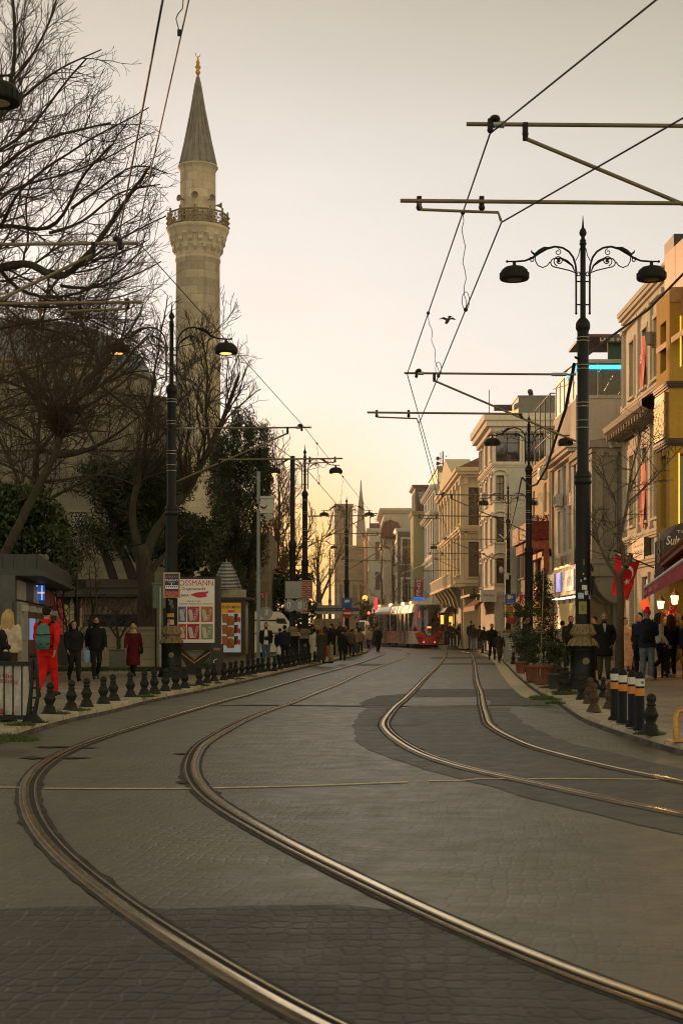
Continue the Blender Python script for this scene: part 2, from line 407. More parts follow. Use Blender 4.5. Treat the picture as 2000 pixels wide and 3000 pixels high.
# near slab of darker, coarser setts inside and left of the near track
def sheet(name,pts,z,m,sub=True):
    r=random.Random(len(pts)); Q=[]
    for i,a in enumerate(pts):
        b=pts[(i+1)%len(pts)]; d=math.hypot(b[0]-a[0],b[1]-a[1]); n=max(1,min(60,int(d/.16)))
        for k in range(n): Q.append((a[0]+(b[0]-a[0])*k/n+r.uniform(-.008,.008)+.025*math.sin(k*.5+i),a[1]+(b[1]-a[1])*k/n+r.uniform(-.01,.01)+.03*math.sin(k*.37+i*2)))
    g=MB(); g.poly(Q,z); return structure(name,g,m)
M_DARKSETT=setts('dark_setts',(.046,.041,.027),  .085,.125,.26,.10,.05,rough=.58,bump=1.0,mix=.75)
def G2(l): return [gnd(x,y)[:2] for x,y in l]
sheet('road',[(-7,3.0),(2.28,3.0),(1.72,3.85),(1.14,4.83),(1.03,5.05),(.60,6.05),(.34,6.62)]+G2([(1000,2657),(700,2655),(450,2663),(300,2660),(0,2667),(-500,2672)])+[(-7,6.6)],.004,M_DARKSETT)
M_ASPH=setts('dark_asphalt',(.056,.057,.043),.22,.12,.12,.8,.4,stain=(1,.5),rough=.56,bump=.5,mix=.25,warm=(.11,.105,.09))
sheet('road',G2([(1036,2112),(1064,2080),(1075,2074),(1500,2074),(1497,2085),(1513,2100),(1529,2118),(1580,2142),(1638,2167),(1720,2190),(1797,2205),(1900,2232),(2000,2252),(2500,2330),(2500,2520),(2000,2447),(1765,2390),(1574,2345),(1395,2294),(1255,2260),(1190,2240),(1128,2216),(1075,2192),(1045,2172),(1040,2150),(1029,2128)]),.004,M_ASPH)
M_BAND=setts('asphalt_band',(.056,.052,.040),.3,.2,.1,.8,0,mix=.25)
sheet('road',G2([(1222,2019),(1395,2019),(1570,2018),(1590,2040),(1430,2042),(1396,2042),(1205,2043)]),.004,M_BAND)
sheet('road',G2([(1060,2070),(1050,2060),(1110,2038),(1198,2033),(1165,2069)]),.004,M_BAND)
sheet('road',G2([(1425,2043),(1588,2042),(1616,2068),(1440,2069)]),.004,M_BAND)
sheet('road',G2([(1296,1943),(1460,1941),(1468,1947),(1292,1948)]),.004,M_BAND)
sheet('road',G2([(1045,1944),(1130,1945),(1122,1951),(1040,1950)]),.004,M_BAND)
sheet('road',G2([(1265,1925),(1440,1923),(1446,1930),(1258,1931)]),.004,M_BAND)
M_LINE=mat((.72,.54,.28),.7,var=.5,scale=9,world=True)
def line(pts,w,m,z=.009,jit=.004,seed=1):
    r=random.Random(seed); L=crom(pts,.12); g=MB(); L=[p+Vector((0,r.uniform(-jit,jit),0)) for p in L]
    sweep(g,L,[(-w/2,0),(w/2,0)],z); structure('road_marking',g,m)
line(G2([(-120,2308),(60,2309)]),.045,M_LINE); line(G2([(130,2312),(400,2313),(560,2312)]),.05,M_LINE)
line(G2([(625,2311),(900,2304),(1195,2293)]),.055,M_LINE); line(G2([(1255,2289),(1350,2289),(1400,2284),(1480,2284)]),.05,M_LINE)
line(G2([(1545,2284),(1700,2284),(1930,2286)]),.05,M_LINE)
M_JOINT=mat((.025,.022,.018),.9,var=.5,scale=20,world=True); M_PALEJ=mat((.50,.43,.31),.8,var=.3,scale=9,world=True)
line(G2([(610,2068),(800,2067),(1000,2069),(1150,2070),(1420,2069),(1550,2069)]),.20,M_JOINT,.0085,.02)
line(G2([(1062,2072),(1160,2072.5)]),.10,M_PALEJ,.011); line(G2([(1192,2072),(1395,2072.5)]),.09,M_PALEJ,.011); line(G2([(1432,2071),(1528,2071)]),.08,M_PALEJ,.011); line(G2([(620,2070),(715,2071)]),.10,M_PALEJ,.011)
line(G2([(1030,2125),(1120,2127)]),.03,M_JOINT,.0085,.01); line(G2([(1145,2126),(1238,2125)]),.05,M_JOINT,.0085,.01)
# dark scars where the joint filler has broken out beside the rails
def scar(px,py,w,d,seed):
    r=random.Random(seed); c=gnd(px,py); n=22
    g=MB(); g.poly([(c.x+w/2*math.cos(2*PI*k/n)*r.uniform(.55,1.1),c.y+d/2*math.sin(2*PI*k/n)*r.uniform(.4,1.2)) for k in range(n)],.0095); structure('road',g,M_JOINT)
for i,a in enumerate([(165,2190,.55,.25),(245,2192,.4,.2),(110,2222,.5,.3),(215,2222,.45,.2),(540,2210,.25,.2),(545,2293,.2,.25),(1330,2009,1.2,.6),(1010,2030,1.6,.5)]): scar(*a[:4],i) if a[0] not in (1330,1010) else None
# ---- tram rails: grooved girder rails let into the paving
LT_L=[(2.6,1.2),(1.05,3.0),(.36,4.0),(-.107,4.74),(-.29,5.11),(-.53,5.62),(-.77,6.15),(-1.05,6.79),(-1.39,7.65),(-1.73,8.57),(-2.10,9.76),(-2.42,11.0),(-2.70,12.3),(-2.89,13.7),(-2.99,15.3),(-2.96,17.3),(-2.75,20.4),(-2.39,24.85),(-2.19,27.2),(-1.93,29.6),(-1.66,33.0),(-1.30,37.4),(-.83,42.7),(-.2,49.2),(.4,55.8),(1.9,75),(2.6,87),(2.72,97),(2.45,109),(1.75,122),(.2,140),(-4,175)]
LT_R=[(2.35,3.0),(1.74,3.85),(1.16,4.83),(1.07,5.0),(.898,5.33),(.706,5.77),(.484,6.33),(.217,7.06),(0,7.72),(-.214,8.32),(-.524,9.32),(-.754,10.1),(-1.04,11.17),(-1.258,12.3),(-1.45,13.68),(-1.59,15.7),(-1.605,16.9),(-1.53,19.0),(-1.40,21.4),(-1.19,23.76),(-.94,25.9),(-.585,30.1),(-.14,34.95),(.474,43),(1.24,51.6),(1.6,55.5),(3.0,70.35),(3.76,80.9),(4.2,88),(4.36,97),(4.1,109),(3.35,122),(1.75,140),(-2.4,175)]
RT_L=[(4.7,6.2),(3.8,7.4),(2.95,8.9),(2.42,10.1),(2.09,10.92),(1.8,11.75),(1.535,12.54),(1.226,13.34),(.939,14.6),(.773,15.8),(.648,17.5),(.595,18.9),(.62,20.6),(.93,24.6),(1.25,27.8),(1.8,33.9),(2.55,42.3),(4.0,58.2),(6.43,87.4),(6.75,98),(6.55,109),(5.9,122),(4.4,140),(.4,175)]
RT_R=[(4.9,7.5),(4.2,8.9),(3.47,10.7),(2.95,12.28),(2.77,12.93),(2.59,13.5),(2.37,14.7),(2.18,15.8),(2.09,17.1),(2.05,18.7),(2.08,20.2),(2.25,22.3),(2.5,25.3),(3.0,30.8),(3.66,38.7),(5.67,60.9),(7.95,87.4),(8.25,98),(8.05,109),(7.4,122),(5.9,140),(1.8,175)]
t=NT('rail_steel'); p=t.pos(); n1=t.noise(p,3,5,.6); n2=t.noise(p,60,3,.6)
n3=t.noise(p,.8,6,.7)
t.set(col=t.mix(t.ramp(n3,[(.54,0.),(.72,.6)]),t.ramp(n1,[(.3,(.66,.54,.32)),(.7,(.92,.78,.50))]),(.17,.13,.075)),metal=1,rough=t.ramp(n2,[(.3,.14),(.7,.27)])); M_RAIL=t.m
M_GROOVE=mat((.018,.015,.012),.8,var=.4,scale=9,world=True)
M_LIP=mat((.15,.11,.06),.5,.75,.6,5,world=True)
t=NT('joint_filler'); p=t.pos(); n=t.noise(p,4.5,6,.7)
t.set(col=t.ramp(n,[(.38,(.010,.009,.008)),(.55,(.03,.027,.022)),(.75,(.10,.09,.07))]),rough=.9); t.bump(t.noise(p,25,4),.8,.02); M_FILL=t.m
def railw(y):     # the sharp curve is laid with the wider check rail section
    q=lambda a,b: min(1,max(0,(y-a)/(b-a)))
    return .95+.14*q(6.5,10)*(1-q(15,24))
def rail(L, gside, seed):
    """gside=+1: groove and guard lip on the right of the running head"""
    r=random.Random(seed); L=smooth_line(crom(L,.16),16); s=gside
    g=MB()
    def sw(m,prof): 
        g.mi=m; sweep(g,L,[(s*o,h) for o,h in prof],0,(railw,s))
    ph=[r.uniform(0,6) for _ in range(6)]
    # ragged filler on both sides
    g.mi=3
    for a,b in ((-.066,-.045),(.09,.112)):
        vs=[];fs=[]
        for i,q in enumerate(L):
            tt=(L[min(i+1,len(L)-1)]-L[max(i-1,0)]).normalized(); rr=Vector((tt.y,-tt.x,0))*s
            w=.005*math.sin(i*.9+ph[0])+.004*math.sin(i*2.3+ph[1])+r.uniform(-.005,.006)+(.04*r.random() if r.random()<.05 else 0)
            o=(a-abs(w) if a<0 else b+abs(w)); c=(-.045 if a<0 else .09)
            vs+= [q+rr*(o-.02)*railw(q.y)+Vector((0,0,.006)), q+rr*(c-.02)*railw(q.y)+Vector((0,0,.0075))]
        for i in range(len(L)-1): fs.append((2*i,2*i+1,2*i+3,2*i+2))
        g.add(vs,fs,False)
    sw(2,[(-.046,.008),(-.040,.0105),(-.030,.012),(-.020,.0125)])
    sw(2,[(-.020,.0125),(-.019,.018),(-.014,.0205)])
    sw(0,[(-.014,.0205),(.004,.0213),(.020,.0205),(.026,.018)])
    sw(2,[(.026,.018),(.028,.012)])
    sw(1,[(.028,.012),(.030,.0065),(.062,.0065),(.064,.012)])
    sw(2,[(.064,.012),(.066,.0165)]); sw(0,[(.066,.0165),(.0735,.0172)]); sw(2,[(.0735,.0172),(.0765,.0165),(.080,.008)])
    return tag(g.build('tram_rail',[M_RAIL,M_GROOVE,M_LIP,M_FILL]),kind='structure')
rail(LT_L,1,1); rail(LT_R,-1,2); rail(RT_L,1,3); rail(RT_R,-1,4)
# ---- kerbs and pavements
def kerb_mat():
    t=NT('kerb_stone'); p=t.pos(); x=t.n('ShaderNodeSeparateXYZ',{0:p})
    br=t.n('ShaderNodeTexBrick',{'Vector':t.n('ShaderNodeCombineXYZ',{0:x.outputs[1],1:t.math('MULTIPLY',x.outputs[2],.2)}).outputs[0],'Color1':(.33,.285,.20),'Color2':(.46,.40,.29),'Mortar':(.04,.035,.03),'Scale':1.,'Mortar Size':.012,'Brick Width':.9,'Row Height':2.})
    n=t.noise(p,2.2,6,.65); c=t.mix(t.ramp(n,[(.45,0.),(.7,.75)]),br.outputs[0],(.17,.145,.10))
    t.set(col=c,rough=.85); t.bump(t.noise(p,14,4),.4,.02); return t.m
M_KERB=kerb_mat()
def slab_mat(col,bw,bh,rot):
    t=NT('paving_slabs'); p=t.pos(); mp=t.n('ShaderNodeMapping',{'Vector':p,'Rotation':(0,0,rot)}).outputs[0]
    br=t.n('ShaderNodeTexBrick',{'Vector':mp,'Color1':tuple(k*.82 for k in col),'Color2':tuple(k*1.15 for k in col),'Mortar':tuple(k*.4 for k in col),'Scale':1.,'Mortar Size':.012,'Brick Width':bw,'Row Height':bh})
    n=t.noise(p,.9,6,.65); c=t.mix(t.ramp(n,[(.42,0.),(.7,.6)]),br.outputs[0],tuple(k*.5 for k in col)); f=t.noise(p,30,3)
    c=t.mix(.25,c,t.ramp(f,[(.3,(.4,.4,.4)),(.7,(1,1,1))]),'MULTIPLY')
    t.set(col=c,rough=.75,spec=.3); t.bump(t.math('SUBTRACT',t.math('MULTIPLY',f,.3),br.outputs[1]),.4,.01); return t.m
M_SLAB=slab_mat((.28,.24,.19),.9,.6,.12); M_SLABR=slab_mat((.27,.225,.175),1.2,.6,-.1)
kz=PAV
g=MB(); sweep(g,LK,[(0,-.01),(-.02,kz-.02),(-.04,kz),(-.34,kz+.004),(-.36,-.01)]); structure('kerb',g,M_KERB)
g=MB(); sweep(g,RK,[(0,-.01),(.02,kz-.05),(.04,kz-.02),(.46,kz+.004),(.48,-.01)]); structure('kerb',g,M_KERB)
g=MB(); strip(g,[p+Vector((-.33,0,0)) for p in LK],[Vector((-60-.0*p.y,p.y,0)) for p in LK],kz); structure('pavement',g,M_SLAB)
g=MB(); strip(g,[p+Vector((.45,0,0)) for p in RK],[Vector((45,p.y,0)) for p in RK],kz); structure('pavement',g,M_SLABR)
# gutter strip of pale stones along the right kerb
g=MB(); sweep(g,[p for p in RK if 28<p.y<92],[(-.42,.006),(-.02,.006)]); structure('road',g,M_PALEJ)
# grass: lawn behind the left pavement and weeds in the kerb joints
M_GRASS=mat((.035,.06,.014),.9,var=.55,scale=12)
M_GRASS2=mat((.06,.085,.02),.9,var=.5,scale=20)
def blades(mb,c,rx,ry,n,h,r):
    for _ in range(n):
        a=r.uniform(0,2*PI); q=math.sqrt(r.random()); x=c[0]+rx*q*math.cos(a); y=c[1]+ry*q*math.sin(a)
        hh=h*r.uniform(.4,1.1)*(1.1-q*.6); b=r.uniform(0,PI); w=.008; dx=r.uniform(-.06,.06); dy=r.uniform(-.05,.05)
        mb.add([(x-w*math.cos(b),y-w*math.sin(b),c[2]),(x+w*math.cos(b),y+w*math.sin(b),c[2]),(x+dx,y+dy,c[2]+hh)],[(0,1,2)])
g=MB(); r=random.Random(5)
g.poly([(-30,42),(-3.9,46),(-3.2,58),(-6,70),(-30,70)],PAV+.012)
for _ in range(260): x=r.uniform(-12,-4.2); blades(g,(x,r.uniform(42.5,46) if x<-5 else r.uniform(46.5,52),PAV),.4,.3,34,.16,r)
tag(g.build('grass',M_GRASS),'strip of short green grass along the wall behind the left pavement','grass',kind='stuff')
g=MB()
for px,py,w,n in [(178,2092,.16,60),(232,2082,.2,70),(60,2125,.22,80),(120,2118,.1,40),(425,2042,.25,90),(455,2034,.12,50),(560,2010,.15,60),(600,2010,.1,50),(640,2002,.1,40),(35,2170,.35,150),(15,2160,.3,100),(900,1944,.5,90),(880,1946,.3,60),(700,1990,.2,60),(735,1982,.2,50)]:
    c=gnd(px,py,PAV); blades(g,c,w*.9,w*.7,n*3,.075,r)
tag(g.build('weeds',M_GRASS2),'tufts of weeds growing in the joints of the left kerb','weeds',kind='stuff')
g=MB()
for px,py,w,n in [(1600,2050,.3,110),(1625,2062,.2,60),(1585,2045,.25,80),(1670,2035,.35,130),(1650,2035,.25,90),(1690,2036,.3,110),(1640,2030,.2,60),(1560,2000,.25,60),(1900,2152,.2,80),(1615,2015,.3,100)]:
    c=gnd(px,py,PAV-.01); blades(g,c,w*.9,w*.8,n*3,.09,r)
tag(g.build('weeds',M_GRASS2),'tufts of weeds along the right kerb by the lamp base','weeds',kind='stuff')
# ================================================================ STREET LAMPS
def make_lamp(name,label,lit,group,two_arms=True):
    t=thing(name,label,'street lamp',group=group)
    g=MB(); g.lathe([(.36,0),(.36,.06),(.33,.10),(.33,.16),(.29,.20),(.265,.26),(.265,.30),(.272,.32),(.262,.34),(.262,.80),(.275,.82),(.262,.84),(.30,.86),(.30,.90)],20)
    b=g.build('base',M_IRON,t)
    g=MB(); g.lathe([(.075,0),(.075,.008),(.05,.012),(.0,.012)],14); g.xform(Matrix.Translation((0.02,-.262,.58))@Matrix.Rotation(R(90),4,'X')); g.build('emblem',M_ACAN,b)
    g=MB(); g.lathe([(.295,.90),(.27,.95),(.215,1.0),(.20,1.06),(.205,1.09),(.255,1.12),(.265,1.15),(.23,1.18),(.195,1.22),(.185,1.30),(.19,1.34),(.165,1.345)],20)
    for k in range(10):     # acanthus leaves lapping over the flare
        a=2*PI*k/10; c,s_=math.cos(a),math.sin(a)
        g.tube([(c*.20,s_*.20,1.04),(c*.235,s_*.235,.99),(c*.285,s_*.285,.93),(c*.315,s_*.315,.88)],[.03,.045,.035,.012],5)
        g.tube([(c*.188,s_*.188,1.32),(c*.20,s_*.20,1.24),(c*.25,s_*.25,1.165),(c*.275,s_*.275,1.14)],[.022,.034,.03,.012],5)
    g.build('capital',M_ACAN,t)
    g=MB(); g.lathe([(.160,1.34),(.158,2.2),(.15,4.22),(.155,4.24),(.18,4.27),(.182,4.31),(.16,4.35),(.178,4.39),(.18,4.43),(.16,4.47),(.122,4.53),(.118,7.40),(.125,7.42),(.13,7.44),(.15,7.47),(.152,7.55),(.14,7.60),(.10,7.66),(.058,7.70),(.056,9.20),(.075,9.22),(.075,9.25),(.05,9.27)],16)
    col=g.build('column',M_IRON,t)
    for z in (6.62,6.70,5.84,5.92,5.4,5.55,7.2,7.27):
        g=MB(); rr=.122; g.lathe([(rr,z),(rr+.012,z),(rr+.012,z+.02),(rr,z+.02)],16); g.build('band',M_STEEL,col)
    g=MB(); g.lathe([(.05,9.27),(.07,9.29),(.045,9.33),(.035,9.37),(.07,9.42),(.078,9.46),(.06,9.52),(.03,9.56),(.022,9.60),(.006,9.82)],12); g.build('finial',M_IRON2,t)
    for s_ in ((-1,1) if two_arms else (1,)):
        g=MB(); P=lambda x,z:(s_*x,0,z)
        g.tube([P(.14,7.80),P(.14,8.3),P(.142,8.7),P(.155,8.80),P(.2,8.95),P(.29,9.07),P(.42,9.15),P(.58,9.175),P(.75,9.13),P(.9,9.05),P(1.05,8.94),P(1.2,8.88),P(1.4,8.865),P(1.56,8.865)],[.021]*4+[.022]*4+[.026,.03,.024,.02,.02,.016],8)
        g.sphere(P(.14,7.79),.028); g.sphere(P(1.57,8.865),.028)
        for z in (8.45,7.97): g.cyl(P(-.02,z),P(.16,z),.016,6)
        # leaf wrapped round the arch, and the scrolls under it
        g.tube([P(.7,9.15),P(.8,9.13),P(.9,9.07),P(1.0,9.01),P(1.06,9.06),P(1.07,9.10)],[.02,.045,.05,.03,.02,.008],6)
        def spiral(cx,cz,r0,r1,a0,turns,n=22,rad=.012):
            return [P(cx+(r0+(r1-r0)*k/n)*math.cos(a0+turns*2*PI*k/n),cz+(r0+(r1-r0)*k/n)*math.sin(a0+turns*2*PI*k/n)) for k in range(n+1)]
        g.tube([P(.15,8.63),P(.28,8.68),P(.45,8.72),P(.58,8.75)]+[P(.58+.09*math.sin(a),8.84-.09*math.cos(a)) for a in (.4,1.0,1.6,2.2,2.8,3.5,4.2)],.013,6)
        g.tube([P(.17,8.66),P(.22,8.78),P(.33,8.87),P(.45,8.93),P(.56,8.93)],[.012,.02,.03,.022,.012],6)
        g.tube(spiral(.50,8.88,.11,.045,-PI*.4,1.15),.012,6); g.sphere(P(.50,8.88),.036,.03,.036)
        g.tube(spiral(.52,9.06,.07,.02,PI*.5,1.2),.010,5)
        g.tube([P(.68,8.86),P(.74,8.78),P(.83,8.74),P(.93,8.78),P(.98,8.87),P(.99,8.97)],.012,6)
        g.tube(spiral(1.06,8.90,.06,.02,0,1.1),.012,5)
        g.tube(spiral(.10,8.60,.055,.018,0,1.2),.012,5)
        g.tube([P(.06,9.14),P(.09,9.0),P(.15,8.88)],.010,5)
        arm=g.build('arm',M_IRON,t)
        g=MB(); g.lathe([(.035,8.86),(.035,8.80),(.055,8.785),(.055,8.765)],10,P(1.42,0)); g.lathe([(.07,8.765),(.20,8.74),(.27,8.68),(.293,8.60),(.30,8.545),(.30,8.50),(.285,8.485)],24,P(1.42,0))
        for k in range(20):
            a=2*PI*k/20; g.cbox((s_*1.42+.298*math.cos(a),.298*math.sin(a),8.57),(.02,.03,.11),Matrix.Rotation(a,3,'Z'))
        sh=g.build('lamp_shade',M_IRON2,t)
        g=MB(); g.lathe([(.275,8.495),(.26,8.487),(.0,8.482)],20,P(1.42,0))
        g.build('diffuser',glow((1.0,.42,.10),3.2,(.8,.5,.2)) if lit else mat((.20,.17,.10),.4,var=.4,scale=20),sh)
    return t
lampR=make_lamp('street_lamp','tall black double arm lamp nearest on the right pavement, stickers round its lower column',False,'black double arm lamps along the right kerb')
lampL=make_lamp('street_lamp','lit black double arm lamp left of the billboard, in front of the minaret',True,'black double arm lamps along the left kerb')
def place_lamp(src,px,k,label,first=False,group=None):
    Y=F/k; loc=Vector((gx(px,Y),Y,PAV))
    if first: src.location=loc; return src
    return copy_tree(src,loc,0,label,group)
lampR.location=(5.0,29.5,PAV)
kR,kL=snapshot(lampR),snapshot(lampL)
for px,k,lab in [(1548,75,'second black double arm lamp from the front on the right, before the red flower balcony'),(1487,51,'third black double arm lamp on the right, carrying the blue and yellow plates'),(1403,40,'black double arm lamp beside the tram stop, in front of the ornate cream building'),(1317,33.5,'small distant double arm lamp directly behind the tram')]:
    copy_tree(lampR,(gx(px,F/k),F/k,PAV),0,lab,kids=kR)
lampL.location=(gx(503,37.3),37.3,PAV)
copy_tree(lampL,(-6.15,19.65,PAV),0,'unlit lamp at the top left edge, only its hanging shade shows',kids=kL)
for px,k,lab in [(893,63.7,'lit double arm lamp behind the plain black pole, right of the grey camera mast'),(1015,46.4,'lit double arm lamp in front of the ruined stone tower, behind the no entry sign'),(930,33.5,'distant lit lamp against the golden sunset glow between bare trees'),(966,29,'slimmer distant lamp just left of the stone tower')]:
    copy_tree(lampL,(gx(px,F/k),F/k,PAV),0,lab,kids=kL)
for o in [c for c in C.objects if c.get('group')=='black double arm lamps along the left kerb' and 'top left edge' in c['label']]:
    for ch in o.children:
        if ch.name.startswith('lamp_shade'):
            for d_ in ch.children:
                d_.data=d_.data.copy(); d_.data.materials[0]=mat((.55,.5,.36),.4,var=.2,scale=20)
# stickers, notice and crest on the nearest right lamp (parts of the lamp as they are glued on it)
def plate_on(col_parent,z,a,w,h,m,r=.163,name='sticker'):
    g=MB(); n=4
    vs=[];fs=[]
    for i in range(n+1):
        w_=a+(i/n-.5)*w/r
        for zz in (z-h/2,z+h/2): vs.append((math.sin(w_)*r,-math.cos(w_)*r,zz))
    for i in range(n): fs.append((2*i,2*i+2,2*i+3,2*i+1))
    g.add(vs,fs); return g.build(name,m,col_parent)
for z,a,w_,h,m in [(2.10,.05,.11,.10,(.6,.6,.55)),(1.93,-.45,.12,.12,(.35,.5,.6)),(1.99,.3,.08,.09,(.5,.5,.5)),(1.90,.75,.04,.08,(.4,.5,.55)),(2.28,.1,.05,.04,(.45,.45,.42)),(2.38,-.1,.03,.03,(.5,.5,.45)),(2.62,-.05,.025,.12,(.12,.14,.12)),(2.24,-.4,.03,.05,(.4,.4,.36))]:
    plate_on(lampR,z,a,w_,h,mat(m,.6,var=.5,scale=30))
plate_on(lampR,1.68,-.2,.17,.26,mat((.25,.21,.03),.5,var=.3,scale=30),.166,'notice')
plate_on(lampR,1.68,-.2,.05,.12,mat((.15,.13,.03),.5,var=.3,scale=30),.168,'emblem')
def coil(parent,loc): pass
for z,a,w_,h,m in [(1.95,0,.10,.14,(.10,.10,.10)),(1.85,.25,.08,.1,(.12,.07,.03)),(1.62,-.1,.20,.10,(.45,.25,.03)),(1.48,-.35,.07,.1,(.25,.2,.3)),(1.44,.12,.13,.13,(.5,.33,.12)),(2.02,-.3,.05,.05,(.2,.2,.2)),(1.38,-.5,.06,.08,(.4,.38,.34))]:
    plate_on(lampL,z,a,w_,h,mat(m,.6,var=.6,scale=40))

# ================================================================ TRAM OVERHEAD LINE
def tube_part(name,pts,r,m,par,n=8):
    g=MB(); g.tube(pts,r,n); return g.build(name,m,par,True)
def bracket(side,Y,Xpole,xt,xl,label,long_lower=True,ztop=6.65,zlow=5.86):
    """cantilever from a pole: side=+1 reaches left from a right-hand pole"""
    s=-side
    t=thing('overhead_line_bracket',label,'cantilever bracket',(Xpole,Y,ztop),group='cantilever brackets of the tram line')
    a=Xpole+s*.14
    tube_part('top_tube',[(a,Y,ztop),(xt,Y,ztop+.03)],.023,M_TUBE,t)
    xs=xt-s*.62; zj=ztop-.13
    tube_part('strut',[(xs,Y-.02,zj),(a,Y-.02,zlow-.6 if long_lower else zlow)],.022,M_TUBE,t)
    f=.45; 
    tube_part('registration_tube',[(xl,Y-.03,zlow),(xs+(a-xs)*.62,Y-.03,zlow-.03)],.022,M_TUBE,t)
    tube_part('steady_arm',[(xl-s*.2,Y-.05,zlow-.03),(xl-s*.22,Y-.05,zlow-.10),(xl-s*.75,Y-.05,zlow-.12),(xl-s*1.03,Y-.05,zlow-.13),(xl-s*1.06,Y-.05,zlow-.22)],.016,M_TUBE,t)
    for x,z in ((xt-s*.25,ztop+.03),(xs,ztop-.01),(xl-s*.2,zlow),(xl-s*.86,zlow)):
        g=MB(); g.cbox((x,Y,z),(.05,.07,.10)); g.sphere((x,Y-.02,z-.07),.035); g.build('clamp',M_IRON2,t,True)
    g=MB(); g.sphere((xt-s*.30,Y,ztop+.08),.06,.07,.045); g.build('clamp',M_IRON2,t,True)
    g=MB(); g.cyl((xs,Y-.02,ztop),(xs,Y-.02,zj-.02),.03,6); g.build('clamp',M_IRON2,t,True)
    g=MB(); g.cyl((xs+(a-xs)*.60,Y-.03,zlow-.03),(xs+(a-xs)*.62,Y-.02,zj+(zlow-.6-zj)*.62),.03,6); g.build('clamp',M_IRON2,t,True)
    for p,q in (((xt-s*.40,ztop+.025),(xt-s*.28,ztop+.026)),((a+s*.5,ztop+.004),(a+s*.2,ztop))):
        g=MB(); L=[]; rr=[]
        for k in range(11): f=k/10; L.append((p[0]+(q[0]-p[0])*f,Y,p[1]+(q[1]-p[1])*f)); rr.append(.042 if k%2 else .031)
        g.tube(L,rr,10); g.build('insulator',M_GALV,t,True)
    return t
bracket(1,15.05,5.1,1.32,.62,'nearest pair of olive cantilever tubes at top right with a diagonal strut')
bracket(1,29.5,5.0,1.30,.53,'cantilever tubes reaching left from the nearest right lamp post')
bracket(1,55.5,7.3,3.67,2.84,'cantilever tubes on the second right lamp post, across the ornate cream building')
bracket(1,81.7,9.55,5.7,4.9,'small cantilever tubes on the third right lamp post')
bracket(1,104,10.1,6.6,5.8,'thin cantilever tubes on the lamp post by the tram stop')
bracket(-1,19.65,-6.15,-2.8,-2.75,'olive cantilever tubes crossing the bare branches at the left edge')
bracket(-1,37.3,gx(503,37.3),-.79,.03,'cantilever tubes reaching right from the lamp beside the billboard')
bracket(-1,65.4,gx(893,65.4),1.6,1.85,'cantilever tubes on the lit lamp behind the plain pole')
bracket(-1,89.8,gx(1015,89.8),3.1,3.4,'distant cantilever tubes in front of the ruined stone tower')
def pole(name,label,loc,h,r0,r1,m=M_IRON,group=None):
    t=thing(name,label,'pole',loc,group=group)
    g=MB(); g.lathe([(r0,0),(r0,.1),(r0*.9,.12),(r0*.9,h*.55),(r0*1.12,h*.56),(r0*1.12,h*.575),(r1,h*.59),(r1,h),(r1*.6,h+.02)],14); g.build('column',m,t)
    return t
pole('catenary_pole','black tram line pole standing right of the frame edge, mostly out of view',(5.25,15.05,PAV),8.6,.16,.11)
t=pole('catenary_pole','plain black pole without lamps in front of the lit lamp, brown flared base',(gx(857,60),60,PAV),8.6,.15,.10)
g=MB(); g.lathe([(.34,0),(.34,.08),(.27,.2),(.27,.95),(.31,.98),(.31,1.02)],16); g.build('base',M_IRON,t)
g=MB(); g.lathe([(.31,1.02),(.26,1.12),(.2,1.2),(.26,1.27),(.2,1.36),(.17,1.42),(.15,1.42)],16); g.build('capital',M_ACAN,t)
def wire(name,label,pts,r=.008,sag=0.0,group='overhead tram wires',drop=None,par=None):
    P=[Vector(p) for p in pts]; L=[]
    for a,b in zip(P,P[1:]):
        n=8 if sag else 1
        for k in range(n): q=a.lerp(b,k/n); q.z-=sag*4*(k/n)*(1-k/n); L.append(q)
    L.append(P[-1]); g=MB(); g.tube(L,r,5,False); o=g.build(name,M_WIRE)
    tag(o,label,'wire',group); return o
rm=[(4.6,2.0,6.9),(1.57,15.05,6.58),(1.36,29.5,6.66),(3.9,55.5,6.62),(5.9,81.7,6.62),(6.9,104,6.6),(5.4,128,6.6)]
rm[0]=at(1920,0,12.0); rm.insert(0,at(2600,-460,8.6))
wire('overhead_wire','dark carrying wire of the right track rising to the top right corner',rm,.010)
rc=[at(2500,80,9.9),at(2000,345,12.0),(1.69,15.05,5.64),(1.60,29.5,5.62),(4.0,55.5,5.62),(6.4,81.7,5.62),(7.2,104,5.6),(5.6,128,5.6)]
wire('overhead_wire','lower contact wire of the right track crossing the two nearest brackets',rc,.009)
lm=[at(640,-390,9.8),at(553,0,12.0),at(441,505,16.5),(-2.83,19.65,6.72),(-1.0,37.3,6.72),(1.5,65.4,6.62),(2.9,89.8,6.6),(2.6,112,6.6)]
wire('overhead_wire','carrying wire of the left track passing between minaret and lit lamp',lm,.008)
lc=[at(545,-360,8.1),at(477,0,9.8),at(390,469,13.1),(-3.28,19.65,5.66),(-.95,37.3,5.62),(1.15,65.4,5.62),(2.9,89.8,5.6),(2.6,112,5.6)]
wire('overhead_wire','lower contact wire of the left track, with a clamp high beside the minaret spire',lc,.009)
def dropper(label,a,b,loop=True,seed=0):
    r=random.Random(seed); a,b=Vector(a),Vector(b); L=[]
    for k in range(13):
        q=a.lerp(b,k/12); q+=Vector((math.sin(k*1.7+seed)*.02,0,0)) if 0<k<12 else Vector((0,0,0)); L.append(q)
    g=MB(); g.tube(L,.005,4,False)
    if loop: 
        c=b+Vector((0,0,.12)); g.tube([c+Vector((.05*math.cos(x),0,.12*math.sin(x))) for x in [i*.5 for i in range(13)]],.005,4,False)
    g.sphere(a,.03); g.sphere(b,.03); tag(g.build('dropper_wire',M_WIRE),label,'wire','dropper wires')
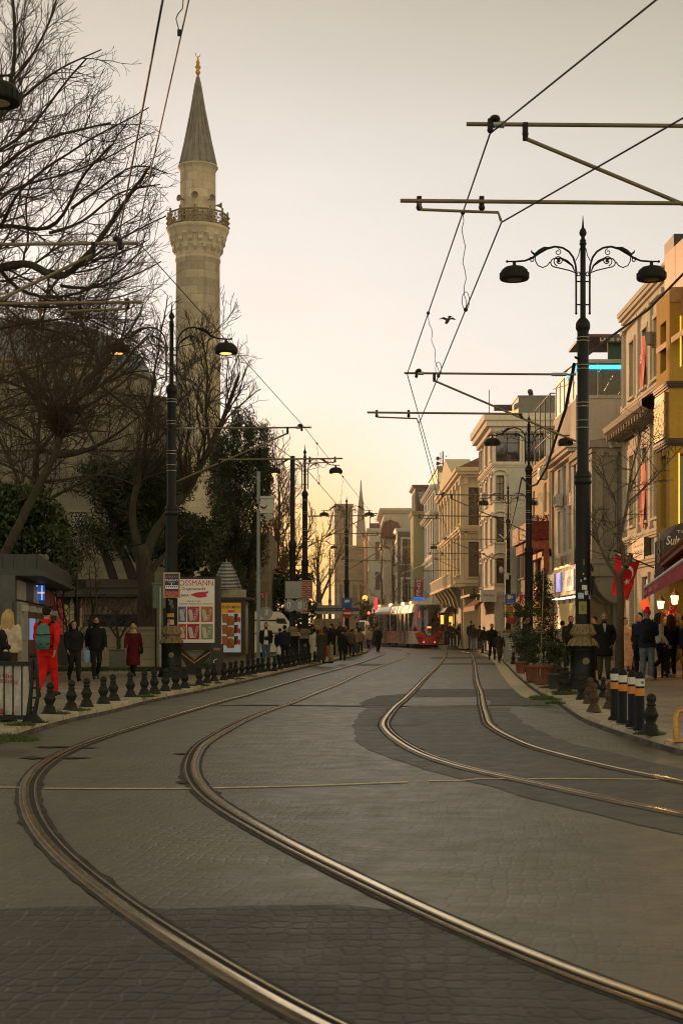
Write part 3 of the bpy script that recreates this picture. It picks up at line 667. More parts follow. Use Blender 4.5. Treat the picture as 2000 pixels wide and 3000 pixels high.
def lerp3(a,b,t): return Vector(a).lerp(Vector(b),t)
dropper('kinked dropper wire hanging below the second tube at top right',lerp3(rm[2],rm[3],.2),lerp3(rc[2],rc[3],.28),True,1)
dropper('short dropper wire near the middle of the sky right of centre',lerp3(rm[2],rm[3],.6),lerp3(rc[2],rc[3],.62),True,2)
dropper('dropper wire hanging above the lit lamps left of centre',lerp3(lm[4],lm[5],.12),lerp3(lc[4],lc[5],.14),True,3)
dropper('dropper wire hanging just right of the lit lamp behind the plain pole',lerp3(lm[4],lm[5],.42),lerp3(lc[4],lc[5],.43),True,4)
dropper('dropper wire hanging left of the distant spire',lerp3(lm[4],lm[5],.75),lerp3(lc[4],lc[5],.75),True,5)
g=MB(); c=lc[1]; g.tube([at(525,90,12.5),at(520,70,12.5),at(516,55,12.5),at(522,40,12.5),at(535,25,12.5),at(537,0,12.5),at(541,-50,12.5)],.005,5,False); g.cbox(at(526,96,12.55),(.035,.03,.05)); tag(g.build('wire_clamp',M_WIRE),'small clamp with a wire loop at the top beside the minaret','wire clamp')
# black festoon cable swagged between the right lamp posts
c0=Vector((5.0,29.5,0))
wire('cable','twisted black cable swagged from the upper storey to the nearest right lamp post',[at(2060,740,31),at(1900,905,31),at(1790,985,30.5),at(1700,1055,29.6),(4.82,29.35,6.98)],.028,.0,'swagged cables')
wire('cable','thick dark cable hanging from the nearest right lamp to the second',[(4.85,29.7,6.9),at(1655,1200,34),at(1625,1290,40),at(1600,1370,46),at(1572,1418,52),at(1553,1425,54.5),at(1530,1400,55.3)],.04,.0,'swagged cables')
wire('cable','dark cable dropping from the second right lamp toward the third',[at(1527,1400,55.4),at(1512,1475,62),at(1495,1545,70),at(1480,1580,78),at(1462,1565,81)],.03,.0,'swagged cables')
# ================================================================ TREES
def colonize(seeds, attr, step, di, dk, iters=120, seed=0, grav=0.0):
    """seeds: list of polylines (list of Vector). attr: attraction points. returns nodes, parents"""
    r=random.Random(seed); N=[];Pn=[]
    for L in seeds:
        prev=None; 
        for i,p in enumerate(L):
            if prev is None:
                j=None
                if N:
                    d=[(q-p).length for q in N]; k=min(range(len(d)),key=d.__getitem__)
                    if d[k]<.05: prev=k; continue
                    j=k if d[k]<1.5 else -1
                N.append(p); Pn.append(-1 if j is None else j); prev=len(N)-1
            else:
                a=N[prev]; n=max(1,int((p-a).length/step))
                for k in range(1,n+1):
                    N.append(a.lerp(p,k/n)+(Vector((r.uniform(-1,1),r.uniform(-1,1),r.uniform(-1,1)))*step*.12 if k<n else Vector((0,0,0)))); Pn.append(prev); prev=len(N)-1
    alive=list(attr); nkids={}
    for it in range(iters):
        if not alive: break
        kd=kdtree.KDTree(len(N))
        for i,p in enumerate(N): kd.insert(p,i)
        kd.balance(); acc={}; keep=[]
        for a in alive:
            co_,i,d=kd.find(a)
            if d<dk: continue
            keep.append(a)
            if d<di:
                v=(a-co_).normalized(); acc[i]=acc[i]+v if i in acc else v
        alive=keep; new=0
        for i,v in acc.items():
            if nkids.get(i,0)>=3: continue
            if v.length<.05: v=Vector((r.uniform(-1,1),r.uniform(-1,1),r.uniform(-1,1)))
            dv=v.normalized()+Vector((r.uniform(-.25,.25),r.uniform(-.25,.25),r.uniform(-.25,.25)+grav))
            if Pn[i]>=0: dv+=(N[i]-N[Pn[i]]).normalized()*.35
            N.append(N[i]+dv.normalized()*step); Pn.append(i); nkids[i]=nkids.get(i,0)+1; new+=1
        if not new: break
    return N,Pn
def branch_mesh(N,Pn,rmin,rmax,exp=2.4,spurs=.5,spl=.25,seed=0,nbig=8):
    r=random.Random(seed); n=len(N); kids=[[] for _ in range(n)]
    for i,p in enumerate(Pn):
        if p>=0: kids[p].append(i)
    order=[];st=[i for i in range(n) if Pn[i]<0]
    while st: i=st.pop(); order.append(i); st.extend(kids[i])
    rad=[0.0]*n
    for i in reversed(order):
        rad[i]=rmin if not kids[i] else (sum(rad[k]**exp for k in kids[i]))**(1/exp)
    mx=max(rad); f=(rmax-rmin)/(mx-rmin) if mx>rmin else 1
    rad=[rmin+(x-rmin)*f if f<1 else x*(1+(rmax/mx-1)*((x-rmin)/(mx-rmin+1e-6))) for x in rad]
    trunk=MB(); twig=MB()
    st=[(i,None) for i in range(n) if Pn[i]<0]
    while st:
        i,par=st.pop(); L=[]; rr=[]
        if par is not None: L.append(N[par]); rr.append(min(rad[par],rad[i]*1.15))
        j=i
        while True:
            L.append(N[j]); rr.append(rad[j])
            if spurs and rad[j]<rmin*5 and r.random()<spurs:
                d=Vector((r.uniform(-1,1),r.uniform(-.6,.6),r.uniform(-.5,1.2))).normalized()*spl*r.uniform(.4,1.2)
                twig.tube([N[j],N[j]+d*.55,N[j]+d+Vector((0,0,.04))],[rmin*.8,rmin*.75,rmin*.9],3,False)
            if not kids[j]: break
            ks=sorted(kids[j],key=lambda k:-rad[k])
            for k in ks[1:]: st.append((k,j))
            j=ks[0]
        if len(L)<2: continue
        big=rr[0]>.045
        (trunk if big else twig).tube(L,rr,nbig if rr[0]>.12 else (5 if big else 3),False)
    return trunk,twig
def inpoly(x,y,P):
    c=False; n=len(P)
    for i in range(n):
        x1,y1=P[i]; x2,y2=P[(i+1)%n]
        if (y1>y)!=(y2>y) and x<(x2-x1)*(y-y1)/(y2-y1)+x1: c=not c
    return c
def crown_points(poly, Y0, depth, n, seed):
    """points filling a crown whose side outline (metres across, metres up) is the polygon"""
    r=random.Random(seed); P=[(gx(x,Y0),gz(y,Y0)) for x,y in poly]
    x0,x1=min(p[0] for p in P),max(p[0] for p in P); z0,z1=min(p[1] for p in P),max(p[1] for p in P); o=[]
    while len(o)<n:
        x,z=r.uniform(x0,x1),r.uniform(z0,z1)
        if inpoly(x,z,P): o.append(Vector((x,Y0+r.uniform(-depth,depth),z)))
    return o
def px_line(L,Y0,wob=0.0,seed=0):
    r=random.Random(seed); return [Vector((gx(x,Y0),Y0+r.uniform(-wob,wob),gz(y,Y0))) for x,y in L]
t=NT('bark'); p=t.obj(); sxz=t.n('ShaderNodeMapping',{'Vector':p,'Scale':(5,5,1.2)}).outputs[0]; n1=t.noise(sxz,2.2,6,.7); n2=t.noise(p,1.2,4,.6)
t.set(col=t.mix(t.ramp(n2,[(.4,0.),(.7,.6)]),t.ramp(n1,[(.3,(.022,.016,.011)),(.7,(.085,.066,.048))]),(.05,.055,.03)),rough=.9,spec=.2); t.bump(n1,.9,.04); M_BARK=t.m
M_TWIG=mat((.062,.046,.032),.85,var=.3,scale=3,spec=.2)
M_TWIGLIT=mat((.11,.06,.028),.85,var=.3,scale=3,spec=.2)  # twig brown warmed to carry the golden sunset backlight
def bare_tree(label,seeds,attr,step,di,dk,rmin,rmax,seed,spurs=.5,spl=.25,iters=140,mt=None,group='bare winter trees',name='bare_tree',cat='tree',base=None):
    N,Pn=colonize(seeds,attr,step,di,dk,iters,seed)
    tr,tw=branch_mesh(N,Pn,rmin,rmax,2.4,spurs,spl,seed)
    b=base or seeds[0][0]
    o=thing(name,label,cat,(b.x,b.y,PAV),group=group)
    if tr.v: tr.build('trunk',M_BARK,o,True)
    if tw.v: tw.build('twigs',mt or M_TWIG,o,True)
    return o
def limb_tree(label,limbs,poly,Y0,seed,L1=2.2,sp=(.30,.20,.13),ratio=.48,r1=.020,rmin=.0055,up=.05,wander=.16,depthf=.7,mt=None,group='bare winter trees',out=(0,0,0),base=None,levels=3,ang=(28,58)):
    """limbs: list of (polyline, r_start, r_end, spawn_from 0..1). Straight tapering limbs carrying three orders of finer branches"""
    r=random.Random(seed); P=[(gx(x,Y0),gz(y,Y0)) for x,y in poly]; tr=MB(); tw=MB(); O=V3(out)
    off=[V3((0,0,0))]
    def inside(p): return inpoly(p.x+off[0].x,p.z+off[0].z,P)
    def turn(d,a):
        ax=d.cross(V3((r.gauss(0,1),r.gauss(0,1)*1.6,r.gauss(0,1))))
        if ax.length<1e-4: ax=V3((0,1,0))
        q=(Matrix.Rotation(a,3,ax.normalized())@d); q.y*=depthf; return q.normalized()
    def grow(p,d,L,rad,lv):
        n=max(3,int(L/(.20 if lv==1 else .14))); st=L/n; pts=[p]; kids=[]; acc=r.random()*sp[lv-1]
        for i in range(n):
            d=(d+V3((r.gauss(0,1),r.gauss(0,1)*.6,r.gauss(0,1)))*wander*(1 if lv<3 else 1.3)+V3((0,0,up*(1 if lv<3 else 2.2)))+O*.05).normalized(); q=p+d*st
            if not inside(q) : break
            pts.append(q); p=q; acc+=st
            while acc>sp[min(lv,len(sp)-1)]:
                acc-=sp[min(lv,len(sp)-1)]*r.uniform(.7,1.3)
                if lv<levels: kids.append((q,turn(d,R(r.uniform(*ang))),L*ratio*r.uniform(.55,1.15)*(1-.45*i/n),max(rmin,rad*(1-.55*i/n)*.58),lv+1))
        if len(pts)<2: return
        m=len(pts); rr=[max(rmin*.85,rad*(1-.6*i/(m-1))) for i in range(m)]
        (tr if rad>.045 else tw).tube(pts,rr,5 if rad>.03 else 3,False)
        for k in kids: grow(*k)
    for L,r0,r1_,f0 in limbs:
        Q=[]; 
        for a,b in zip(L,L[1:]):
            n=max(1,int((b-a).length/.22))
            for k in range(n): Q.append(a.lerp(b,k/n)+V3((r.gauss(0,1),r.gauss(0,1),r.gauss(0,1)))*.018)
        Q.append(L[-1]); Q=smooth_line(Q,3); m=len(Q); rad=[r0+(r1_-r0)*(i/(m-1))**.8 for i in range(m)]
        tr.tube(Q,[x*(1+.06*math.sin(i*1.7)) for i,x in enumerate(rad)],9 if r0>.08 else 6,False); acc=0
        for i in range(1,m):
            acc+=(Q[i]-Q[i-1]).length
            if i/m<f0: continue
            d=(Q[i]-Q[i-1]).normalized()
            while acc>sp[0]:
                acc-=sp[0]*r.uniform(.7,1.3); dd=(turn(d,R(r.uniform(30,70)))+O*.25+V3((0,0,.12))).normalized()
                off[0]=V3((r.gauss(.18,.34),0,r.gauss(.15,.36)))*(Y0/30); grow(Q[i],dd,L1*r.uniform(.5,1.25),max(r1,min(rad[i]*.45,r1*2.2)),1)
        grow(Q[-1],(Q[-1]-Q[-2]).normalized(),L1,max(r1,r1_),1)
    b=base or limbs[0][0][0]; o=thing('bare_tree',label,'tree',(b.x,b.y,PAV),group=group)
    tr.build('trunk',M_BARK,o,True); tw.build('twigs',mt or M_TWIG,o,True); return o
V3=Vector
# 1. the great bare tree whose trunk stands left of the frame
Y0=29.0
poly=[(-260,-260),(180,-260),(200,-40),(175,40),(235,130),(330,145),(250,215),(270,280),(300,320),(372,305),(392,330),(460,310),(425,380),(445,430),(512,500),(470,580),(508,640),(480,720),(505,800),(470,900),(420,1000),(350,1100),(250,1200),(60,1280),(-300,1330)]
tr1=[px_line([(-420,1985),(-400,1700),(-340,1350),(-250,1080),(-150,900),(-60,800),(0,785),(76,757),(120,790),(175,832),(205,800),(245,765),(330,640),(400,560)],Y0,.25,1),
     px_line([(-250,1080),(-200,850),(-100,720),(0,656),(70,660),(140,678),(178,655),(205,600),(250,500),(330,420)],Y0+.6,.2,2),
     px_line([(-200,850),(-120,620),(-60,480),(10,330),(45,150),(42,-60),(40,-200)],Y0-.3,.2,3),
     px_line([(-60,480),(60,420),(150,310),(210,230),(260,180)],Y0,.2,4),
     px_line([(0,785),(40,850),(120,870),(220,860),(300,830),(380,760)],Y0+.8,.2,5),
     px_line([(-120,620),(0,480),(130,400),(220,390),(330,370)],Y0-.9,.2,6)]
RR=[(.26,.035,.45),(.085,.022,.1),(.075,.02,.15),(.04,.015,.1),(.045,.015,.1),(.05,.018,.15)]
extra=[([(-250,1080),(-120,1000),(0,960),(120,945),(240,925),(340,930)],.04),([(-300,1250),(-150,1150),(0,1100),(120,1070),(250,1030)],.04),([(-340,1350),(-200,1280),(-60,1240),(60,1220),(170,1190)],.035),([(-60,800),(20,900),(120,1000),(200,1080),(240,1150)],.03),([(120,870),(220,920),(320,960),(400,1000)],.025),([(0,656),(60,560),(150,470),(260,420),(350,350),(440,325)],.04),([(-60,480),(20,260),(110,150),(150,60),(185,-60)],.05),([(10,330),(90,260),(180,180),(300,150)],.035),([(-100,720),(10,560),(80,540),(180,520),(300,470),(420,400)],.04),([(140,678),(240,650),(340,560),(470,540)],.035),([(175,832),(260,850),(360,820),(470,760)],.035),([(-150,900),(-40,880),(60,900),(200,900),(330,880),(420,840)],.04),([(205,600),(290,560),(400,480),(490,500)],.03),([(245,765),(330,700),(420,660),(490,640)],.03)]
limb_tree('great bare plane tree spreading its branches over the top left corner',[(L,a,b,f) for L,(a,b,f) in zip(tr1,RR)]+[(px_line(L,Y0+random.Random(k).uniform(-1.2,1.2),.2,k+10),rr_,.012,.1) for k,(L,rr_) in enumerate(extra)],poly,Y0,21,L1=2.0,sp=(.29,.20,.13),r1=.0130,rmin=.0047,out=(.5,0,.25))
# 2. bare tree with the leaning reddish trunk
Y0=36.5
poly=[(-200,900),(120,840),(300,850),(400,900),(482,960),(470,1080),(500,1180),(440,1260),(330,1300),(260,1400),(150,1430),(-200,1430)]
tr2=[px_line([(-90,1975),(-50,1800),(0,1640),(62,1535),(117,1414),(163,1337),(180,1290),(176,1235),(224,1172),(296,1130),(304,1078),(268,1016),(240,950)],Y0,.15,1),
     px_line([(163,1337),(230,1330),(320,1290),(400,1230)],Y0+.3,.15,2), px_line([(176,1235),(120,1180),(60,1130),(-20,1100),(-120,1080)],Y0+.2,.15,3),
     px_line([(296,1130),(350,1090),(400,1020),(440,980)],Y0-.3,.15,4),px_line([(268,1016),(200,980),(120,960),(0,930)],Y0+.4,.2,5),px_line([(117,1414),(60,1380),(-40,1340),(-150,1310)],Y0,.2,6),px_line([(224,1172),(250,1250),(300,1330),(290,1390)],Y0-.5,.2,7)]
T2X=[([(176,1235),(140,1130),(110,1020),(60,920)],.3),([(224,1172),(330,1110),(420,1080),(480,1100)],-.3),([(163,1337),(60,1260),(-60,1200),(-150,1190)],.4),([(304,1078),(360,1000),(380,920),(360,860)],.3),([(296,1130),(360,1180),(430,1230),(470,1290)],-.4),([(117,1414),(220,1400),(320,1390),(400,1420)],.2),([(268,1016),(230,930),(240,860)],-.2)]
limb_tree('bare tree with a thick leaning trunk behind the kiosk row at left',[(L,a,b,f) for L,(a,b,f) in zip(tr2+[px_line(L_,Y0+dy,.2,9) for L_,dy in T2X],[(.20,.03,.62),(.08,.02,.1),(.07,.02,.1),(.05,.02,.1),(.055,.02,.1),(.05,.02,.1),(.05,.018,.1)]+[(.045,.012,.1)]*7)],poly,Y0,22,L1=1.9,sp=(.30,.19,.12),r1=.014,rmin=.0056,up=-.01)
Y0=45
polyb=[(-200,830),(100,800),(300,830),(470,900),(500,1050),(480,1220),(420,1380),(250,1460),(60,1480),(-200,1480)]
lb=[[(60,1960),(70,1700),(90,1500),(110,1330),(120,1200),(110,1050),(130,900)],[(90,1500),(40,1380),(-20,1250),(-60,1100),(-80,950)],[(110,1330),(180,1230),(240,1120),(280,1000),(290,900)],[(120,1200),(60,1100),(30,980),(20,880)],[(180,1230),(280,1180),(370,1120),(430,1040)],[(90,1500),(180,1440),(280,1390),(370,1340),(440,1270)],[(240,1120),(330,1040),(390,960),(420,900)]]
limb_tree('slim bare tree behind the leaning one, in front of the mosque dome',[(px_line(L,Y0,.2,k),.16 if k==0 else .07,.02,.35 if k==0 else .1) for k,L in enumerate(lb)],polyb,Y0,27,L1=2.6,sp=(.32,.21,.14),r1=.016,rmin=.0062,up=.03)
# 3. bare tree with a forked trunk left of the lit lamp
Y0=48.0
poly=[(300,1480),(380,1250),(420,1000),(500,900),(620,930),(640,870),(700,920),(720,1010),(800,1090),(825,1160),(790,1240),(690,1240),(600,1350),(520,1480),(440,1520)]
tr3=[px_line([(443,1962),(432,1850),(428,1760),(430,1690),(420,1640),(408,1600)],Y0,.0,1),
     px_line([(420,1640),(452,1560),(500,1500),(551,1440),(590,1360),(615,1310),(645,1250),(672,1180),(700,1100)],Y0+.1,.1,2),
     px_line([(408,1600),(385,1540),(392,1460),(420,1350),(440,1200),(455,1080)],Y0+.4,.1,3),
     px_line([(430,1690),(470,1640),(510,1600),(540,1570)],Y0,.1,4),px_line([(551,1440),(540,1340),(560,1220),(540,1100)],Y0,.1,5),px_line([(615,1310),(600,1200),(610,1080),(590,980)],Y0-.4,.1,6)]
o3=limb_tree('bare tree with forked knotted trunk just left of the lit lamp beside the billboard',[(L,a,b,f) for L,(a,b,f) in zip(tr3,[(.36,.27,.97),(.20,.05,.35),(.15,.04,.3),(.15,.03,.5),(.06,.02,.1),(.06,.02,.1)])],poly,Y0,23,L1=2.7,sp=(.34,.24,.15),r1=.023,rmin=.0085,up=.07)
# trees against the sunset between lamps
for i,(poly,tr,Y0,lab,n) in enumerate([
  ([(640,1800),(700,1600),(760,1380),(800,1310),(850,1330),(880,1420),(930,1500),(935,1640),(900,1760),(780,1800)],[[(795,1900),(800,1760),(810,1640),(820,1520),(815,1400)],[(800,1760),(860,1650),(900,1560)],[(800,1760),(740,1680),(700,1640)]],100,'bare tree glowing gold in front of the sunset, behind the grey camera mast',1500),
  ([(860,1700),(880,1560),(920,1470),(985,1480),(1010,1540),(1015,1680),(960,1740)],[[(940,1890),(938,1760),(930,1650),(945,1560)],[(938,1760),(980,1660),(1000,1600)]],125,'bare tree glowing gold to the left of the stone tower',800),
  ([(640,1830),(640,1640),(700,1580),(800,1600),(860,1680),(840,1820),(740,1860)],[[(730,1900),(735,1800),(720,1700)],[(735,1800),(790,1720),(830,1690)]],88,'low dark bare tree behind the white van',1300)]):
    limb_tree(lab,[(px_line(L,Y0,.2,k),.24 if k==0 else .13,.05 if k==0 else .04,.3 if k==0 else .15) for k,L in enumerate(tr)],poly,Y0,41+i,L1=4.6,sp=(.42,.34,.24),r1=.045,rmin=.017,up=.10,mt=M_TWIGLIT)
for i,(px,Y0,top,wd,lab) in enumerate([(1118,150,1560,34,'bare street tree before the beige balconied building behind the tram'),(1150,142,1575,36,'bare street tree right of the pink house, above the tram roof'),(1187,150,1600,26,'bare street tree nearest the olive green house')]):
    poly=[(px-wd,1780),(px-wd*.9,1680),(px-wd*.4,top),(px+wd*.3,top-10),(px+wd,1680),(px+wd*.7,1790)]
    limb_tree(lab,[(px_line([(px,1885),(px+3,1780),(px-2,1690),(px+2,1620)],Y0,.1,i),.22,.05,.3)],poly,Y0,61+i,L1=4.5,sp=(.5,.4,.3),r1=.05,rmin=.022,up=.14,mt=M_TWIGLIT,group='bare street trees by the tram')
# small clipped shrubs without leaves by the wall
for i,(px,py,Y0,w_,top,lab) in enumerate([(345,1905,45,75,1745,'small bare shrub behind the grey utility box'),(230,1930,41,95,1560,'small bare tree in front of the low shop with the dark eaves')]):
    poly=[(px-w_,(py+top)/2),(px-w_*.5,top),(px+w_*.5,top),(px+w_,(py+top)/2),(px+w_*.3,py-50),(px-w_*.3,py-50)]
    bare_tree(lab,[px_line([(px,py+60),(px+3,py-30),(px-6,py-90)],Y0,.05,i),px_line([(px,py-30),(px+30,py-80)],Y0,.05,i),px_line([(px,py-30),(px-32,py-85)],Y0,.05,i)],crown_points(poly,Y0,.7,380,71+i),.10,1.0,.15,.008,.07,81+i,.5,.2,group='bare shrubs behind the left pavement')
for i,(L,lab) in enumerate([([(335,1700),(315,1640),(300,1600),(318,1560),(330,1530)],'left one of two lopped dark branches above the low shop roof'),([(392,1698),(370,1640),(350,1600),(346,1560)],'right one of two lopped dark branches above the low shop roof')]):
    Y0=52; g=MB(); P=px_line(L,Y0,.05,i); g.tube(P,[.17,.16,.15,.11,.05][:len(P)] if i==0 else [.19,.17,.15,.12],7)
    r=random.Random(i)
    for _ in range(40):
        q=P[r.randrange(2,len(P))]; d=Vector((r.uniform(-.6,.6),r.uniform(-.4,.4),r.uniform(.2,1.6))); g.tube([q,q+d*.5,q+d+Vector((r.uniform(-.15,.15),0,0))],[.02,.014,.01],3,False)
    g.tube([P[0],P[0]+Vector((.25,.2,-1.2)),Vector((P[0].x+.4,Y0,PAV))],[.17,.2,.24],7)
    tag(g.build('lopped_tree',M_BARK),lab,'tree','lopped trees')
# ---- evergreen foliage made of many small leaves
def leaf_mat(lo,hi,sc_=1.2):
    t=NT('leaves'); p=t.pos(); n=t.noise(p,sc_,4,.6); n2=t.noise(p,26,2)
    f=t.math('ADD',t.math('MULTIPLY',n,.7),t.math('MULTIPLY',n2,.3)); t.set(col=t.ramp(f,[(.32,lo),(.68,hi)]),rough=.55,spec=.3); return t.m
M_LEAFD=leaf_mat((.010,.018,.006),(.045,.06,.018)); M_CYP=leaf_mat((.008,.014,.005),(.04,.048,.016),.9); M_LEAFB=leaf_mat((.012,.025,.008),(.06,.085,.025)); M_PINE=leaf_mat((.012,.02,.008),(.05,.062,.022))
def leaves(mb,c,rad,n,size,r,aspect=.5,up=0.0,shell=.5,flat=1.0):
    for _ in range(n):
        d=Vector((r.gauss(0,1),r.gauss(0,1),r.gauss(0,1)*flat)).normalized()*(r.random()**shell)
        p=Vector((c[0]+d.x*rad[0],c[1]+d.y*rad[1],c[2]+d.z*rad[2]))
        a=Vector((r.gauss(0,1),r.gauss(0,1),r.gauss(0,1)+up)).normalized(); b=a.cross(Vector((r.gauss(0,1),r.gauss(0,1),r.gauss(0,1)))).normalized()
        s_=size*r.uniform(.6,1.3); mb.add([p-a*s_*.5,p+b*s_*aspect*.5,p+a*s_*.5,p-b*s_*aspect*.5],[(0,1,2,3)])
def foliage_tree(name,label,cat,base,trunks,clumps,m,size,seed,group=None,aspect=.5,up=0.0,tr=.2,shell=.45):
    r=random.Random(seed); o=thing(name,label,cat,(base[0],base[1],base[2]),group=group)
    g=MB()
    for L in trunks: g.tube(L,[tr*(1-.7*i/(len(L)-1)) for i in range(len(L))],8)
    g.build('trunk',M_BARK,o,True); g=MB()
    for c,rad,n in clumps: leaves(g,c,rad,n,size,r,aspect,up,shell)
    g.build('crown',m,o,True); return o
# cypress mass right of the minaret
r=random.Random(3); Y0=62; cl=[]
def wid(z): return 0
for k in range(150):
    u=r.random(); py=1740-(1740-1225)*u
    half=(100 if py>1330 else 100*max(.42,math.sqrt(max(.02,(py-1205)/125))))*(1 if py<1560 else .75+.25*(1740-py)/180); cx=697+ (8 if py<1400 else 0)
    x=cx+r.uniform(-1,1)*half*.86; c=at(x,py,Y0+r.uniform(-1.2,1.2)); c.z+=r.uniform(-.5,.4); cl.append((c,(r.uniform(.25,.45),.5,r.uniform(.45,.9)),330))
foliage_tree('cypress_tree','broad dark cypress standing between the minaret and the grey camera mast','tree',(gx(700,Y0),Y0,PAV),[[at(690+dx,1962,Y0),at(692+dx*1.2,1750,Y0),at(695+dx*1.5,1500,Y0)] for dx in (-40,0,35)],cl,M_CYP,.14,5,aspect=.30,up=1.5,tr=.3)
# pine crown around the forked tree
r=random.Random(4); Y0=52; cl=[]
for k in range(90):
    x=r.gauss(395,80); y=r.gauss(1480,75)
    if y<1330 or y>1610 or x<230 or x>600: continue
    cl.append((at(x,y,Y0+r.uniform(-1.5,1.5)),(.75,.7,.45),260))
for x,y in ((560,1560),(600,1600),(620,1560),(520,1530),(330,1380),(430,1340),(300,1420)): cl.append((at(x,y,Y0),(.8,.6,.45),280))
foliage_tree('pine_tree','dark pine with drooping needles in front of the mosque wall','tree',(gx(400,Y0),Y0,PAV),[[at(420,1960,Y0),at(415,1700,Y0),at(405,1560,Y0),at(400,1400,Y0)],[at(410,1640,Y0),at(350,1520,Y0),at(300,1430,Y0)],[at(408,1620,Y0),at(480,1540,Y0),at(560,1540,Y0)]],cl,M_PINE,.24,6,aspect=.2,tr=.24)
r=random.Random(7); Y0=44; cl=[]
for k in range(90):
    x=r.uniform(-120,235); y=r.uniform(1440,1700)
    if x>150 and y<1500 or x>200 and (y<1570 or y>1680): continue
    cl.append((at(x,y,Y0+r.uniform(-1,1.3)),(.5,.5,.42),190))
foliage_tree('magnolia_tree','glossy evergreen tree rising above the kiosk roof at left','tree',(gx(90,Y0),Y0,PAV),[[at(95,1965,Y0),at(90,1800,Y0),at(70,1600,Y0)]],cl,M_LEAFB,.20,8,aspect=.5)
r=random.Random(9); Y0=56; cl=[]
for k in range(42): x=r.gauss(550,42); y=r.uniform(1530,1690); cl.append((at(x,y,Y0+r.uniform(-1,1)),(.5,.5,.42),190))
foliage_tree('bay_tree','rounded dark evergreen directly behind the lit lamp and billboard','tree',(gx(550,Y0),Y0,PAV),[[at(550,1960,Y0),at(552,1760,Y0),at(550,1600,Y0)]],cl,M_LEAFD,.2,10,aspect=.45)
r=random.Random(12); Y0=80; cl=[]
for k in range(70): x=r.uniform(740,900); y=r.uniform(1690,1880) ; cl.append((at(x,y,Y0+r.uniform(-1,1)),(.7,.7,.6),110))
foliage_tree('evergreen_shrub','dark evergreen hedge behind the white van and the lamp posts','shrub',(gx(800,Y0),Y0,PAV),[[at(800,1900,Y0),at(800,1800,Y0)]],cl,M_LEAFD,.26,13)
r=random.Random(14); Y0=135; cl=[]
for k in range(22): x=r.gauss(1068,14); y=r.uniform(1760,1870); cl.append((at(x,y,Y0+r.uniform(-1,1)),(.55,.6,.6),80))
foliage_tree('evergreen_shrub','small dark bush at the street end left of the tram','shrub',(gx(1068,Y0),Y0,PAV),[[at(1068,1890,Y0),at(1068,1800,Y0)]],cl,M_LEAFD,.3,15)

# ================================================================ MINARET
Y0=70.0; k=F/Y0; mz=lambda py: gz(py,Y0)
mx=gx(580,Y0)
t_min=thing('minaret','tall stone minaret with one balcony, grey conical cap and gilt finial','minaret',(mx,Y0,PAV))
M_MIN=stone((.54,.465,.335),.62,.40,.010,.26,.42,1.05,streak=.55,mcol=(.33,.275,.19))
rr=lambda w: w/2/k
lz=lambda py: mz(py)-PAV
g=MB(); g.lathe([(rr(176),0),(rr(172),lz(1500)),(rr(140),lz(1440)),(rr(134),lz(1420)),(rr(128),lz(770)),(rr(133),lz(768)),(rr(133),lz(762)),(rr(126),lz(757)),
   (rr(126),lz(735)),(rr(134),lz(728))],32,sm=True); 
shaft=g.build('shaft',M_MIN,t_min)
g=MB(); g.lathe([(rr(128),lz(764)),(rr(130),lz(750)),(rr(138),lz(738)),(rr(148),lz(724)),(rr(152),lz(714)),(rr(160),lz(708))],32)
for row,(py0,py1,r0,r1) in enumerate([(752,728,128,148),(730,708,140,160),(710,696,154,168)]):     # stalactite corbels
    n=16
    for j in range(n):
        a=2*PI*(j+.5*(row%2))/n; c,s_=math.cos(a),math.sin(a)
        A=rr(r0)-.02; B=rr(r1); ww=.115
        tx,ty=-s_*ww,c*ww; z0,z1=lz(py0),lz(py1)
        g.add([(c*A-tx*.4,s_*A-ty*.4,z0),(c*A+tx*.4,s_*A+ty*.4,z0),(c*B+tx,s_*B+ty,z0+(z1-z0)*.55),(c*B-tx,s_*B-ty,z0+(z1-z0)*.55),(c*B+tx,s_*B+ty,z1),(c*B-tx,s_*B-ty,z1),(c*A+tx,s_*A+ty,z1),(c*A-tx,s_*A-ty,z1)],[(0,1,2,3),(3,2,4,5),(0,3,5,7),(1,6,4,2)])
g.lathe([(rr(158),lz(709)),(rr(166),lz(702)),(rr(170),lz(692)),(rr(175),lz(685)),(rr(181),lz(681)),(rr(183),lz(675)),(rr(180),lz(673)),(rr(100),lz(672))],32)
bal=g.build('balcony',M_MIN,t_min)
g=MB(); npan=12; Ro=rr(174); zb,zt=lz(674),lz(632); hz=zt-zb
M_BALU=stone((.26,.215,.14),.8,.3,.01,.3,.6,1.0)
